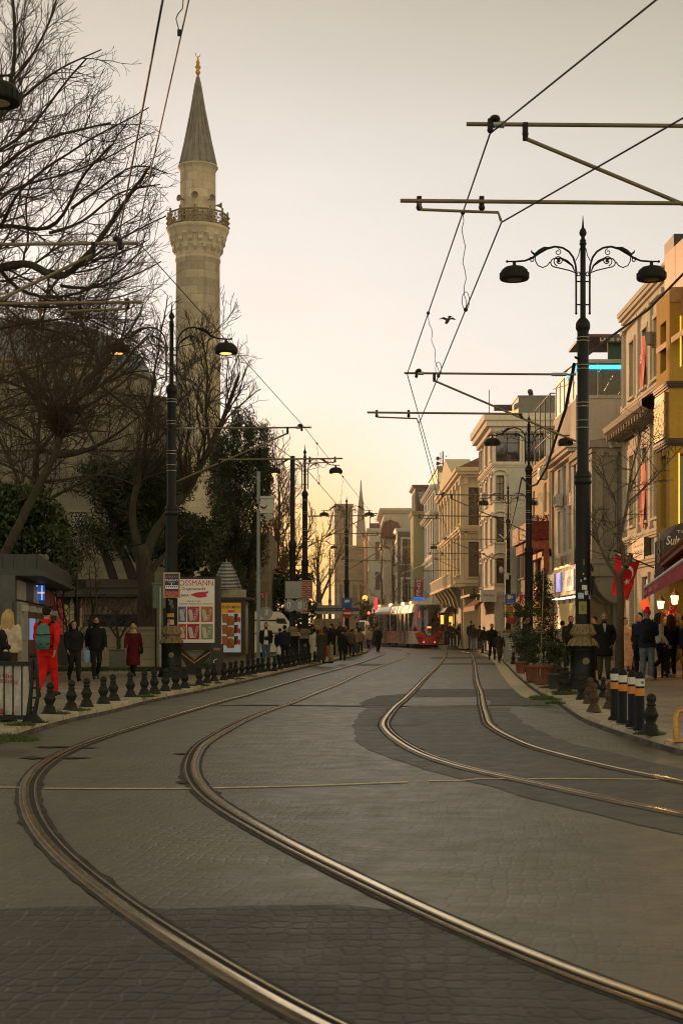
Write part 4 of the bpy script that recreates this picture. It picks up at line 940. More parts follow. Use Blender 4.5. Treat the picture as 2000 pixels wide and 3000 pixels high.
for j in range(npan):
    a0=2*PI*(j-.5)/npan+R(15); a1=2*PI*(j+.5)/npan+R(15)
    A=Vector((Ro*math.cos(a0),Ro*math.sin(a0),zb)); B=Vector((Ro*math.cos(a1),Ro*math.sin(a1),zb)); U=(B-A); W=U.length; U.normalize(); Nn=Vector((U.y,-U.x,0))
    def bar(x0,z0,x1,z1,w_=.018): g.tube([A+U*(x0*W)+Vector((0,0,z0*hz)),A+U*(x1*W)+Vector((0,0,z1*hz))],w_,4,False)
    bar(0,.02,1,.02,.05); bar(0,.97,1,.97,.045)
    nx=3
    for q in range(nx):
        for zz in range(2):
            x0=(q)/nx; x1=(q+1)/nx; z0=.06+zz*.45; z1=z0+.45; xm=(x0+x1)/2; zm=(z0+z1)/2
            bar(x0,z0,x1,z1); bar(x0,z1,x1,z0); bar(xm,z0,xm,z1); bar(x0,zm,x1,zm)
    bar(0,.06,1,.06,.02); bar(0,.51,1,.51,.02)
    for zz,rp in ((0,.05),): g.tube([A,A+Vector((0,0,hz*1.12))],.05,6); g.sphere(A+Vector((0,0,hz*1.16)),.06,n=8,m=5)
    for zz in (.12,.45,.8): q=A*1.0; q=Vector((A.x*1.03,A.y*1.03,zb+zz*hz)); g.sphere(q,.075,n=6,m=4)
g.build('balustrade',M_BALU,bal)
g=MB(); g.lathe([(rr(105),lz(676)),(rr(104),lz(505)),(rr(106),lz(502)),(rr(112),lz(496)),(rr(118),lz(493)),(rr(118),lz(490)),(rr(100),lz(488))],32); up=g.build('upper_shaft',M_MIN,t_min)
g=MB(); g.box(-.28,.28,-rr(106)-.03,-rr(100)+.2,lz(655),lz(622)); g.xform(Matrix.Rotation(R(-58),4,'Z')); g.build('door',mat((.012,.008,.006),.7),up)
g=MB(); g.lathe([(rr(112),lz(492)),(rr(106),lz(484)),(rr(77),lz(420)),(rr(48),lz(352)),(rr(38),lz(320)),(rr(28),lz(286)),(rr(16),lz(250)),(rr(8),lz(226)),(rr(5),lz(222))],28,sm=False)
for j in range(14):
    a=2*PI*j/14; P=[(r_*math.cos(a),r_*math.sin(a),z) for r_,z in [(rr(107),lz(484)),(rr(78),lz(420)),(rr(39),lz(320)),(rr(17),lz(250)),(rr(8),lz(226))]]; g.tube(P,[.05,.05,.045,.035,.02],4,False)
for py,ww in ((420,77),(352,48),(286,28)): g.lathe([(rr(ww),lz(py+2)),(rr(ww)+.02,lz(py)),(rr(ww),lz(py-2))],28)
g.build('conical_cap',mat((.20,.195,.165),.6,.3,.35,2.5,.1),t_min)
g=MB(); g.lathe([(.05,lz(226)),(.06,lz(220)),(.13,lz(214)),(.13,lz(210)),(.06,lz(206)),(.14,lz(200)),(.15,lz(196)),(.07,lz(190)),(.10,lz(184)),(.06,lz(178)),(.03,lz(172)),(.05,lz(170)),(.02,lz(167))],10)
for a0 in (-1,): g.tube([(math.sin(a)*.11*(1),0,lz(165)+.08-math.cos(a)*.11) for a in [x*.35 for x in range(-7,8)]],.022,5)
g.build('finial',M_GOLD,t_min)
def horn(loc,rz,label):
    g=MB(); g.lathe([(.05,0),(.05,.12),(.07,.2),(.12,.33),(.22,.46),(.23,.47),(.2,.44),(.1,.3)],14); g.lathe([(.045,.2),(.05,.3),(.0,.33)],8)
    g.xform(Matrix.Scale(.72,4)@Matrix.Rotation(rz,4,'Z')@Matrix.Rotation(R(90),4,'X')); return tag(g.build('loudspeaker',mat((.24,.21,.15),.5),loc=loc),label,'loudspeaker','loudspeakers on the minaret')
zz=mz(594); ra=rr(106)
horn((mx-.03,Y0-ra,mz(592)),0,'horn loudspeaker at the middle of the minaret, facing the street')
horn((mx-.62,Y0-ra+.25,mz(596)),R(-40),'horn loudspeaker at the left side of the minaret above the balcony door')
horn((mx+.62,Y0-ra+.25,mz(596)),R(35),'horn loudspeaker right of the middle one on the minaret')
horn((mx+ra-.05,Y0-.1,mz(604)),R(88),'horn loudspeaker sticking out sideways at the right edge of the minaret')
# ================================================================ MOSQUE
t_m=thing('mosque','old stone mosque with a low grey dome behind the bare trees','mosque',(gx(150,75),75,PAV))
M_MOS=stone((.17,.155,.118),1.5,.55,.014,.25,.45,0,streak=.3); M_MOS2=stone((.21,.19,.14),1.3,.5,.012,.22,.5,0)
Yw=72.0
g=MB()
def facade(mb,P,u,n,W,H,ops,rev=.2):
    P,u,n=Vector(P),Vector(u),Vector(n); z=Vector((0,0,1))
    us=sorted({0,W}|{min(W,max(0,o[0])) for o in ops}|{min(W,max(0,o[1])) for o in ops}); zs=sorted({0,H}|{o[2] for o in ops}|{o[3] for o in ops})
    q=lambda a,b,d=0: P+u*a+z*b-n*d
    for i in range(len(us)-1):
        for j in range(len(zs)-1):
            cu,cz=(us[i]+us[i+1])/2,(zs[j]+zs[j+1])/2
            if any(o[0]<cu<o[1] and o[2]<cz<o[3] for o in ops): continue
            mb.quad(q(us[i],zs[j]),q(us[i+1],zs[j]),q(us[i+1],zs[j+1]),q(us[i],zs[j+1]))
    for a,b,c,d in [o[:4] for o in ops]:
        mb.quad(q(a,c),q(b,c),q(b,c,rev),q(a,c,rev)); mb.quad(q(a,d),q(b,d),q(b,d,rev),q(a,d,rev)); mb.quad(q(a,c),q(a,d),q(a,d,rev),q(a,c,rev)); mb.quad(q(b,c),q(b,d),q(b,d,rev),q(b,c,rev))
X0,X1=gx(-1100,Yw),gx(640,Yw); zt=gz(1305,Yw); zl=gz(1285,Yw)  # wall runs on unseen to the left, lengthened to stop the low sun
wins=[(gx(x0,Yw)-X0,gx(x1,Yw)-X0,gz(y1,Yw)-PAV,gz(y0,Yw)-PAV) for x0,x1,y0,y1 in [(208,252,1498,1556),(330,370,1498,1556),(60,104,1498,1556),(-90,-46,1498,1556)]]
facade(g,(X0,Yw,PAV),(1,0,0),(0,-1,0),X1-X0,zt-PAV,wins,.25)
g.box(X0,X1,Yw+.3,Yw+16,PAV,zt-.02); g.quad((X1,Yw,PAV),(X1,Yw+.35,PAV),(X1,Yw+.35,zt),(X1,Yw,zt))
wl=g.build('wall',M_MOS,t_m,True)
g=MB(); g.box(X0-.2,X1+.25,Yw-.25,Yw+.3,zt-.25,zt+.12); g.box(X0,X1,Yw-.06,Yw+.1,gz(1500,Yw),gz(1494,Yw)); g.build('cornice',M_MOS2,wl,True)
for a,b,c,d in wins:      # pierced hexagon lattices
    g=MB(); nx,nz=5,7; w_=b-a; h_=d-c
    for i in range(nx):
        for j in range(nz+1):
            cx=X0+a+w_*(i+.5+(.5 if j%2 else 0))/nx; cz=PAV+c+h_*(j+.3)/nz
            if cx>X0+b-.02: continue
            rr_=w_/nx*.46; L=[(cx+rr_*math.cos(PI/6+PI/3*q),Yw+.12,cz+rr_*1.1*math.sin(PI/6+PI/3*q)) for q in range(7)]
            g.tube(L,.022,4,False)
    la=g.build('window',mat((.42,.42,.38),.8,var=.2),t_m,True)
    g=MB(); g.quad((X0+a,Yw+.22,PAV+c),(X0+b,Yw+.22,PAV+c),(X0+b,Yw+.22,PAV+d),(X0+a,Yw+.22,PAV+d)); g.build('pane',mat((.01,.012,.02),.4),la,True)
# two-step drum and the dome
Yd=84
g=MB(); zc=gz(1305,Yw); z2=gz(1125,Yd)
g.lathe([(8.6,zc-.3),(8.6,gz(1215,Yd)),(8.85,gz(1212,Yd)),(8.85,gz(1206,Yd)),(8.0,gz(1200,Yd))],16,(gx(170,Yd),Yd,0),False,R(11)); 
g.lathe([(6.6,gz(1206,Yd)),(6.6,z2),(6.85,z2+.1),(6.85,z2+.3),(6.4,z2+.34)],24,(gx(120,Yd),Yd,0),False); g.build('drum',M_MOS2,t_m,True)
g=MB(); g.lathe([(6.5*math.cos(a),z2+.25+3.3*math.sin(a)) for a in [x*PI/2/9 for x in range(10)]],32,(gx(120,Yd),Yd,0)); 
dm=g.build('dome',mat((.13,.165,.18),.6,.2,.3,1.2),t_m,True)
g=MB(); zt_=z2+3.5; g.lathe([(.05,zt_),(.14,zt_+.3),(.05,zt_+.55),(.2,zt_+.85),(.06,zt_+1.1),(.12,zt_+1.35),(.03,zt_+1.6),(.02,zt_+2.1)],10,(gx(120,Yd),Yd,0)); g.build('finial',M_GOLD,dm,True)
# low garden wall in front of the mosque, hipped stone block right of the minaret
g=MB(); Yg=47.5
g.box(gx(200,Yg),gx(560,Yg),Yg,Yg+.35,PAV,gz(1845,Yg)); g.box(gx(195,Yg),gx(565,Yg),Yg-.06,Yg+.41,gz(1845,Yg),gz(1836,Yg)); tag(g.build('garden_wall',stone((.30,.26,.18),1.1,.4,.012,.2,.5,0)),'low cream stone garden wall behind the burgundy coat and shrubs','wall')
g=MB(); Yg=76; g.box(gx(600,Yg),gx(790,Yg),Yg,Yg+9,PAV,gz(1560,Yg)); tag(g.build('stone_building',stone((.24,.20,.13),1.2,.5,.012,.25,.5,0)),'plain stone building mostly hidden behind the cypress','building')
g=MB(); Yg=83; 
for i in range(20): x=gx(690,Yg)+i*.12; g.cyl((x,Yg,gz(1800,Yg)),(x,Yg,gz(1725,Yg)),.015,4)
for py in (1730,1790): g.cyl((gx(690,Yg),Yg,gz(py,Yg)),(gx(690,Yg)+2.4,Yg,gz(py,Yg)),.025,4)
g.box(gx(690,Yg),gx(690,Yg)+2.4,Yg-.1,Yg+.2,PAV,gz(1800,Yg))
tag(g.build('iron_railing',M_IRON),'dark iron railing on a low wall behind the red shop sign','railing')
# ================================================================ BUILDINGS ON THE RIGHT
M_FRAME=mat((.30,.27,.21),.6,var=.2); M_FRAMEB=mat((.10,.035,.015),.6,var=.3); M_FRAMED=mat((.03,.03,.028),.5,var=.3)
def cols(W,n,w,m=None):
    m=(W-n*w)/(n+1) if m is None else m
    gap=(W-2*m-n*w)/max(1,n-1) if n>1 else 0
    return [(m+i*(w+gap),m+i*(w+gap)+w) for i in range(n)]
def fill_windows(par,P,u,n,ops,rev,fm,gm,mull=1,rail=True):
    P,u,n=Vector(P),Vector(u),Vector(n); z=Vector((0,0,1)); out=[]
    for a,b,c,d in [o[:4] for o in ops]:
        g=MB(); f=.06; dd=rev-.07
        def bar(x0,x1,z0,z1,d0=dd,d1=rev-.012):
            A=[P+u*x+z*zz-n*q for q in (d0,d1) for x,zz in ((x0,z0),(x1,z0),(x1,z1),(x0,z1))]
            g.add(A,[(0,1,2,3),(4,7,6,5),(0,4,5,1),(1,5,6,2),(2,6,7,3),(3,7,4,0)],False)
        bar(a,a+f,c,d); bar(b-f,b,c,d); bar(a+f,b-f,d-f,d); bar(a+f,b-f,c,c+f)
        for i in range(mull): x=a+(b-a)*(i+1)/(mull+1); bar(x-.025,x+.025,c+f,d-f,dd+.01)
        if rail: h=c+(d-c)*.68; bar(a+f,b-f,h-.025,h+.025,dd+.015)
        w=g.build('window',fm,par,True)
        g=MB(); g.quad(P+u*a+z*c-n*(rev-.008),P+u*b+z*c-n*(rev-.008),P+u*b+z*d-n*(rev-.008),P+u*a+z*d-n*(rev-.008)); g.build('pane',gm if not isinstance(gm,list) else gm[len(out)%len(gm)],w,True); out.append(w)
    return out
M_CURT=mat((.12,.11,.085),.7,var=.5,scale=.8,world=True); GL=[M_GLASS,glass((.03,.032,.03),.1),mat((.30,.27,.21),.25,var=.4,scale=3,world=True,spec=.7),glass((.015,.018,.02),.06),M_GLASS,mat((.16,.145,.115),.2,var=.5,scale=2,world=True,spec=.7),glass((.05,.045,.04),.12)]
def bld(label,x0,x1,y0,y1,H,wall,fops=(),sops=(),trim=None,corn=(),fm=None,gm=None,surround=True,mull=1,z0=PAV,rev=.22,roof=None,name='building',cat='building',hood=False,group=None,sill=True,rail=True,par=None):
    """street block: front at X=x0 facing the street, near side at Y=y0 facing the camera"""
    o=par or thing(name,label,cat,(x0,y0,z0),group=group)
    g=MB(); W,D=y1-y0,x1-x0
    fo=[(a,b,c-z0,d-z0) for a,b,c,d in fops]; so=[(a,b,c-z0,d-z0) for a,b,c,d in sops]
    facade(g,(x0,y0,z0),(0,1,0),(-1,0,0),W,H-z0,fo,rev); facade(g,(x0,y0,z0),(1,0,0),(0,-1,0),D,H-z0,so,rev)
    g.quad((x0,y1,z0),(x1,y1,z0),(x1,y1,H),(x0,y1,H)); g.quad((x1,y0,z0),(x1,y1,z0),(x1,y1,H),(x1,y0,H)); g.quad((x0,y0,H),(x1,y0,H),(x1,y1,H),(x0,y1,H))
    wl=g.build('wall',wall,o,True)
    wf=fill_windows(o,(x0,y0,z0),(0,1,0),(-1,0,0),fo,rev,fm or M_FRAME,gm or GL,mull,rail); ws=fill_windows(o,(x0,y0,z0),(1,0,0),(0,-1,0),so,rev,fm or M_FRAME,gm or GL,mull,rail)
    tr=trim or wall
    for z,h,p in corn:
        g=MB(); g.box(x0-p,x1,y0-p,y1+.01,z,z+h*.45); g.box(x0-p*1.25,x1,y0-p*1.25,y1+.02,z+h*.45,z+h); g.box(x0-p*.5,x1,y0-p*.5,y1+.005,z-h*.4,z); g.build('cornice',tr,o,True)
    if surround:
        t_=.13; q=.06
        for w_,(a,b,c,d) in zip(wf,fops):
            g=MB(); g.box(x0-q,x0+.01,y0+a-t_,y0+a,c,d); g.box(x0-q,x0+.01,y0+b,y0+b+t_,c,d); g.box(x0-q-.02,x0+.01,y0+a-t_-.04,y0+b+t_+.04,d,d+t_*1.3)
            if sill: g.box(x0-q-.08,x0+.01,y0+a-t_-.06,y0+b+t_+.06,c-.1,c)
            if hood: g.tube([(x0-.09,y0+(a+b)/2+math.cos(w)*((b-a)/2+.2),d+.08+math.sin(w)*.28) for w in [x*PI/8 for x in range(9)]],.07,5)
            g.build('surround',tr,w_,True)
        for w_,(a,b,c,d) in zip(ws,sops):
            g=MB(); g.box(x0+a-t_,x0+a,y0-q,y0+.01,c,d); g.box(x0+b,x0+b+t_,y0-q,y0+.01,c,d); g.box(x0+a-t_-.04,x0+b+t_+.04,y0-q-.02,y0+.01,d,d+t_*1.3); g.box(x0+a-t_-.06,x0+b+t_+.06,y0-q-.08,y0+.01,c-.1,c)
            if hood: g.tube([(x0+(a+b)/2+math.cos(w)*((b-a)/2+.2),y0-.09,d+.08+math.sin(w)*.28) for w in [x*PI/8 for x in range(9)]],.07,5)
            g.build('surround',tr,w_,True)
    return o
def grid(cs,rs): return [(a,b,c,d) for c,d in rs for a,b in cs]
# --- cream three storey house with the flags (nearest complete facade)
M_B2=stone((.64,.56,.42),1.6,.6,.008,.12,.35,0,streak=.35); M_B2T=plaster((.68,.60,.46),.4)
x0,y0,y1=12.0,52.9,60.6; cs=[(.75,1.65),(2.85,3.75),(5.35,6.25)]
b2=bld('cream stone three storey house with red flags hanging in its windows',x0,20,y0,y1,14.5,M_B2,grid(cs,[(11.0,13.3),(5.7,8.6)])+[(.5,1.5,PAV,3.5),(2.7,3.7,PAV,3.5),(5.2,6.2,1.3,3.7)],trim=M_B2T,corn=[(14.5,.35,.22),(10.55,.2,.12),(5.05,.22,.14),(4.0,.25,.2)],mull=1,name='corner_house')
g=MB()
for y in (y0+.1,y0+2.25,y0+4.55,y1-.2):
    for z0,z1 in ((10.9,13.9),(5.4,9.3)): g.box(x0-.10,x0+.02,y-.16,y+.16,z0,z1); g.box(x0-.16,x0+.02,y-.22,y+.22,z1,z1+.22); g.box(x0-.14,x0+.02,y-.2,y+.2,z0-.12,z0)
g.box(x0-.14,x0+.02,y0,y1,14.0,14.15); g.build('pilaster',M_B2T,b2,True)
g=MB()   # deep ribbed eaves between the storeys
g.add([(x0-.15,y0,9.35),(x0-.15,y1,9.35),(x0-.85,y1,9.75),(x0-.85,y0,9.75),(x0-.85,y1+.3,10.0),(x0-.85,y0,10.0),(x0,y1+.3,10.45),(x0,y0,10.45)],[(0,1,2,3),(3,2,4,5),(5,4,6,7),(1,2,4,6)])
for i in range(15): y=y0+.2+i*.52; g.box(x0-.75,x0-.1,y,y+.13,9.42,9.62)
g.build('eaves',mat((.20,.17,.12),.8,var=.4,scale=4),b2,True)
g=MB(); g.box(x0+.3,20,y0+.2,y1-.2,14.5,15.3); g.box(x0+.25,20,y0+.1,y1-.1,15.3,15.42); g.build('parapet',M_B2T,b2,True)
M_SHUT=mat((.035,.085,.075),.6,var=.3,scale=5)
for a,b in ((.5,1.5),(2.7,3.7)):
    g=MB(); g.box(x0+.05,x0+.12,y0+a+.05,y0+b-.05,PAV,3.4)
    for i in range(14): g.box(x0+.02,x0+.06,y0+a+.12,y0+b-.12,.5+i*.2,.5+i*.2+.09)
    g.build('door',M_SHUT,b2,True)
g=MB(); g.box(x0-.28,x0-.04,55.2,57.5,4.15,5.0); sg=g.build('sign_board',mat((.10,.085,.06),.6,var=.3),b2,True)
for i,z in enumerate((4.75,4.5,4.3)): write(('BİLİM VE KÜLTÜR','VAKFI','MERKEZİ')[i],(x0-.30,56.35,z),(1.9,1.3,.9)[i],.13,mat((.5,.46,.36),.6),sg,R(-90))
def hang_flag(label,x,y,z0,z1,w):
    g=MB(); n=10; r=random.Random(int(z0*7)); vs=[];fs=[]
    for i in range(n+1):
        z=z1+(z0-z1)*i/n
        for j in range(5): vs.append((x+.05*math.sin(j*1.9+i*.5),y+(j/4-.5)*w*(1-.05*i/n),z))
    for i in range(n):
        for j in range(4): fs.append((i*5+j,i*5+j+1,(i+1)*5+j+1,(i+1)*5+j))
    g.add(vs,fs,True); o=g.build('flag',mat((.62,.02,.025),.7,var=.2,scale=5)); tag(o,label,'flag','red flags on the cream house')
    moon(o,(x-.075,y,z1-.9),w*.22,R(-90)); return o
def moon(par,c,s,rz,m=None):
    g=MB(); L=[]; n=22
    for k in range(n+1): a=R(35)+R(290)*k/n; L.append((s*math.cos(a),s*math.sin(a)))
    for k in range(n,-1,-1): a=R(44)+R(272)*k/n; L.append((.22*s+.8*s*math.cos(a),.8*s*math.sin(a)))
    h=n+1
    vs=[(x,0,z) for x,z in L]; g.add(vs,[(k,k+1,2*h-2-k,2*h-1-k) for k in range(n)])
    st=[(1.0*s+.42*s*(1 if k%2==0 else .4)*math.cos(PI+k*PI/5),0,.42*s*(1 if k%2==0 else .4)*math.sin(PI+k*PI/5)) for k in range(10)]
    g.add([(1.0*s,0,0)]+st,[(0,1+k,1+(k+1)%10) for k in range(10)])
    g.xform(Matrix.Rotation(rz,4,'Z')); return g.build('crescent_and_star',m or mat((.8,.78,.74),.7,var=.05),par,True,c)
hang_flag('red flag hanging in the middle top floor window of the cream house',x0-.12,56.2,10.9,13.0,.75)
hang_flag('red flag hanging in the middle first floor window of the cream house',x0-.12,56.2,5.4,8.0,.75)
g=MB(); g.cbox((x0-.4,53.25,12.3),(.36,.25,.48),Matrix.Rotation(R(25),3,'Z')); g.cyl((x0-.4,53.25,12.0),(x0,53.25,11.9),.03,5); g.cyl((x0-.4,53.25,11.9),(x0-.4,53.25,12.1),.03,5)
for i in (-1,0,1):
    for j in (-1,0,1): g.sphere((x0-.40+.08*j-.04,53.13-.04*j,12.3+.12*i),.03,n=6,m=4)
tag(g.build('floodlight',mat((.16,.14,.11),.5)),'boxy floodlight on a bracket beside the top floor of the cream house','floodlight')
# --- ochre restaurant building at the right edge
M_OCH=plaster((.50,.29,.05),.3,.12); M_OCHD=mat((.07,.035,.018),.6,var=.3)
x0,y0,y1=11.1,48.2,50.2
so=[(.35,.95,12.0-1.7,10.3+1.75),(1.75,2.4,10.3,12.4),(.30,.95,4.9,7.4),(1.75,2.6,4.9,7.6)]
b1=bld('ochre painted restaurant building with golden lit recesses at the right edge',x0,18,y0,y1,12.9,M_OCH,[(.5,1.4,10.3,12.0),(.5,1.4,4.9,7.4)],so,trim=M_OCHD,corn=[(9.65,.16,.10),(7.7,.18,.10)],surround=False,fm=M_FRAMED,gm=glass((.02,.012,.004),.2),mull=0,rail=False,rev=.35,name='restaurant_building')
M_YG=glow((1.0,.50,.02),1.5,(.6,.35,.05))
for a,b,c,d in so:
    for xx in (a+.004,b-.05):
        g=MB(); g.box(x0+xx,x0+xx+.045,y0-.012,y0+.30,c+.02,d-.02); g.build('light_strip',M_YG,b1,True)
g=MB(); g.box(x0-.12,x0+.02,y0+.25,y1-.25,7.95,9.5); em=g.build('emblem_panel',mat((.25,.13,.03),.5,var=.3),b1,True)
g=MB(); r=random.Random(2)
for i in range(9):
    y=y0+.5+ (i%3)*.5; z=8.2+(i//3)*.42; g.tube([(x0-.15,y+.2*math.cos(a),z+.2*math.sin(a)) for a in [k*.6 for k in range(11)]],.018,5)
g.build('emblem',glow((1,.62,.2),.75,(.6,.4,.15)),em,True)
g=MB(); A=at(1945,820,50.2); B=at(2080,690,45.0)  # angled cladding panels above
za,zb=gz(1012,50.2),gz(825,50.2); 
P0=(A.x,50.2); P1=(B.x,45.0)
for k in range(4):
    f0,f1=k/4+.004,(k+1)/4-.004; q=lambda f:(P0[0]+(P1[0]-P0[0])*f,P0[1]+(P1[1]-P0[1])*f)
    a_,b_=q(f0),q(f1); g.add([(a_[0],a_[1],za),(b_[0],b_[1],za),(b_[0],b_[1],14.6),(a_[0],a_[1],14.6),(a_[0]+.3,a_[1]+.3,za),(b_[0]+.3,b_[1]+.3,za),(b_[0]+.3,b_[1]+.3,14.6),(a_[0]+.3,a_[1]+.3,14.6)],[(0,1,2,3),(0,4,5,1),(3,2,6,7),(0,3,7,4),(1,5,6,2)])
g.build('cladding_panel',mat((.56,.26,.15),.5,var=.3,scale=1.2),b1,True)
g=MB(); g.add([(P0[0]-.35,P0[1]-.25,za-.35),(P1[0]-.35,P1[1]-.25,za-.35),(P1[0],P1[1],za),(P0[0],P0[1],za),(P0[0]-.35,P0[1]-.25,za-.15),(P1[0]-.35,P1[1]-.25,za-.15)],[(0,1,5,4),(4,5,2,3)]); g.box(x0-.02,18,y0-.05,y0+.0,11.9+.6,13.0); g.build('ledge',mat((.42,.25,.10),.7,var=.3),b1,True)
g=MB(); g.box(11.9,13.5,51,52.5,14.0,15.6); g.build('roof_box',M_FRAMED,b1,True)
# hanging shop sign and pavilion roof of the restaurant
M_BRN=mat((.055,.035,.022),.6,var=.25,scale=4)
Ys=46.6; g=MB(); xa=gx(1944,Ys); 
pts=[(xa,gz(1690,Ys)),(xa,gz(1582,Ys)),(gx(1958,Ys),gz(1565,Ys)),(gx(1975,Ys),gz(1545,Ys)),(gx(2000,Ys),gz(1530,Ys)),(gx(2030,Ys),gz(1528,Ys)),(gx(2060,Ys),gz(1545,Ys)),(gx(2085,Ys),gz(1582,Ys)),(gx(2085,Ys),gz(1665,Ys))]
g.prism(pts,Ys,Ys+1.4,'y'); sg=tag(g.build('shop_sign',M_BRN),'dark brown arched restaurant sign with cream lettering at the right edge','sign')
M_CRM=mat((.62,.55,.42),.6,var=.1)
write('TARİHİ',(gx(2012,Ys),Ys-.02,gz(1556,Ys)),gx(2043,Ys)-gx(1981,Ys),.13,M_CRM,sg); write('Sultanahmet',(gx(2016,Ys),Ys-.02,gz(1583,Ys)),gx(2082,Ys)-gx(1951,Ys),.30,M_CRM,sg,lean=.15); write('Köftecisi',(gx(2016,Ys),Ys-.02,gz(1614,Ys)),gx(2064,Ys)-gx(1968,Ys),.28,M_CRM,sg,lean=.15)
g=MB(); 
for i in range(4): g.tube([(xa-.02,Ys+.7+.16*math.cos(a)*(1 if i%2 else .6),gz(1655,Ys)+.22+.24*i+.13*math.sin(a)) for a in [k*.6 for k in range(11)]],.022,5)
g.build('emblem',mat((.4,.33,.2),.5),sg,True)
U=Vector((.166,.986,0)).normalized(); Np=Vector((-U.y,U.x,0)); P0=Vector((7.1,30,0))
def pl(s,d,z): q=P0+U*s-Np*d; return (q.x,q.y,z)     # s along the frontage, d back from the awning edge
L0,L1=-4.0,16.6
pv=thing('restaurant_pavilion','low restaurant front with brown timber fascia, tiled canopy and glowing interior','restaurant',(9.8,46,PAV))
g=MB()
def slab(s0,s1,d0,d1,z0,z1): g.add([pl(s0,d0,z0),pl(s1,d0,z0),pl(s1,d1,z0),pl(s0,d1,z0),pl(s0,d0,z1),pl(s1,d0,z1),pl(s1,d1,z1),pl(s0,d1,z1)],[(0,3,2,1),(4,5,6,7),(0,1,5,4),(1,2,6,5),(2,3,7,6),(3,0,4,7)],False)
slab(L0,L1,1.3,1.6,2.75,3.65); fa=g.build('fascia',M_WOOD,pv,True)
g=MB(); slab(L0,L1,1.2,1.32,2.95,3.05); slab(L0,L1,1.2,1.32,3.4,3.5); g.build('moulding',M_FRAMEB,fa,True)
g=MB(); 
for k in range(60): s_=L0+(L1-L0)*k/60; g.tube([pl(s_,.55,3.55),pl(s_,1.9,4.05)],.17,5,False)
slab(L0,L1,.5,.62,3.42,3.52); g.build('tile_canopy',mat((.22,.085,.05),.8,var=.4,scale=6),pv,True)
g=MB(); slab(L0,L1,4.2,4.3,PAV,3.7); slab(L1-.1,L1,1.4,4.2,PAV,3.7); slab(L0,L0+.1,1.4,4.2,PAV,3.7); g.build('wall',mat((.30,.14,.05),.7,var=.4,scale=3),pv,True)
g=MB(); slab(L0,L1,1.4,4.2,3.66,3.7); g.build('ceiling',mat((.25,.12,.05),.8),pv,True)
for s_ in (-3,0.5,4,7.5,11,14.2,16.4):
    g=MB(); slab(s_,s_+.16,1.42,1.58,PAV,2.75); g.build('post',M_WOOD,pv,True)
for k,s_ in enumerate((12.6,9.0)):
    g=MB(); slab(s_,s_+2.2,2.6,3.4,PAV,1.05); g.build('counter',mat((.35,.17,.06),.5,var=.4),pv,True)
M_BULB=glow((1.0,.52,.16),6,(1,.8,.5))
g=MB(); r=random.Random(1)
for k in range(7):
    s_=3+k*2; p=pl(s_,2.2,2.9); g=MB(); g.sphere(p,.10,n=8,m=6); sh=g.build('lantern',M_BULB,pv,True); g=MB(); g.cyl((p[0],p[1],3.0),(p[0],p[1],3.66),.01,4); g.lathe([(.12,.08),(.03,.16)],8,p); g.build('lantern_cap',M_FRAMED,sh,True)
aw=thing('awning','red awning valance with pale lettering over the restaurant tables','awning',pl(16,0,2.9))
g=MB(); 
za=2.72
g.add([pl(L0,0,za),pl(L1-.3,0,za-.02),pl(L1-.3,1.3,za+.42),pl(L0,1.3,za+.42)],[(0,1,2,3)]); g.build('canopy',mat((.30,.025,.03),.8),aw,True)
g=MB()
for k in range(6):
    a,b=L0+(L1-.3-L0)*k/6+.02,L0+(L1-.3-L0)*(k+1)/6-.02; g.add([pl(a,-.01,za+.02),pl(b,-.01,za+.02),pl(b,-.04,za-.34),pl(a,-.04,za-.34)],[(0,1,2,3)])
va=g.build('valance',mat((.38,.035,.055),.8,var=.25,scale=3),aw,True)
g=MB(); g.tube([pl(L0,0,za+.03),pl(L1-.3,0,za+.03)],.045,6); g.build('front_bar',M_WHITE,aw,True)
M_PINK=mat((.62,.30,.30),.8,var=.1)
for k in (3,4,5):
    s_=L0+(L1-.3-L0)*(k+.5)/6; q=pl(s_,-.06,za-.17); write(('KÖFTECİ','Tarihi Köftecisi','Sultanahmet')[k-3],q,2.1,.15,M_PINK,va,-(PI/2+math.atan2(U.x,U.y)))
g=MB(); a=at(1975,1690,43.5); g.box(a.x,a.x+1.0,43.4,43.6,gz(1692,43.5),gz(1618,43.5)); s2=tag(g.build('sign_board',mat((.23,.38,.30),.6,var=.15)),'pale mint green menu board hanging below the arched restaurant sign','sign'); 
write('PİDE',(a.x+.45,43.38,gz(1640,43.5)),.4,.12,M_BRN,s2)
g=MB(); g.box(a.x+.08,a.x+.9,43.36,43.4,gz(1685,43.5),gz(1672,43.5)); g.build('lettering',mat((.35,.2,.1),.7),s2,True)
g=MB()
for k in range(9): q=(gx(1973,46.0)+.07*k,46.0+.02*(k%3),gz(1615+7*(k%3),46.0)); g.add([q,(q[0]+.13,q[1],q[2]+.07),(q[0]+.05,q[1],q[2]-.16)],[(0,1,2)])
tag(g.build('bunting',mat((.45,.25,.27),.8,var=.6,scale=12)),'crumpled pink and white bunting hung over the restaurant sign','bunting')
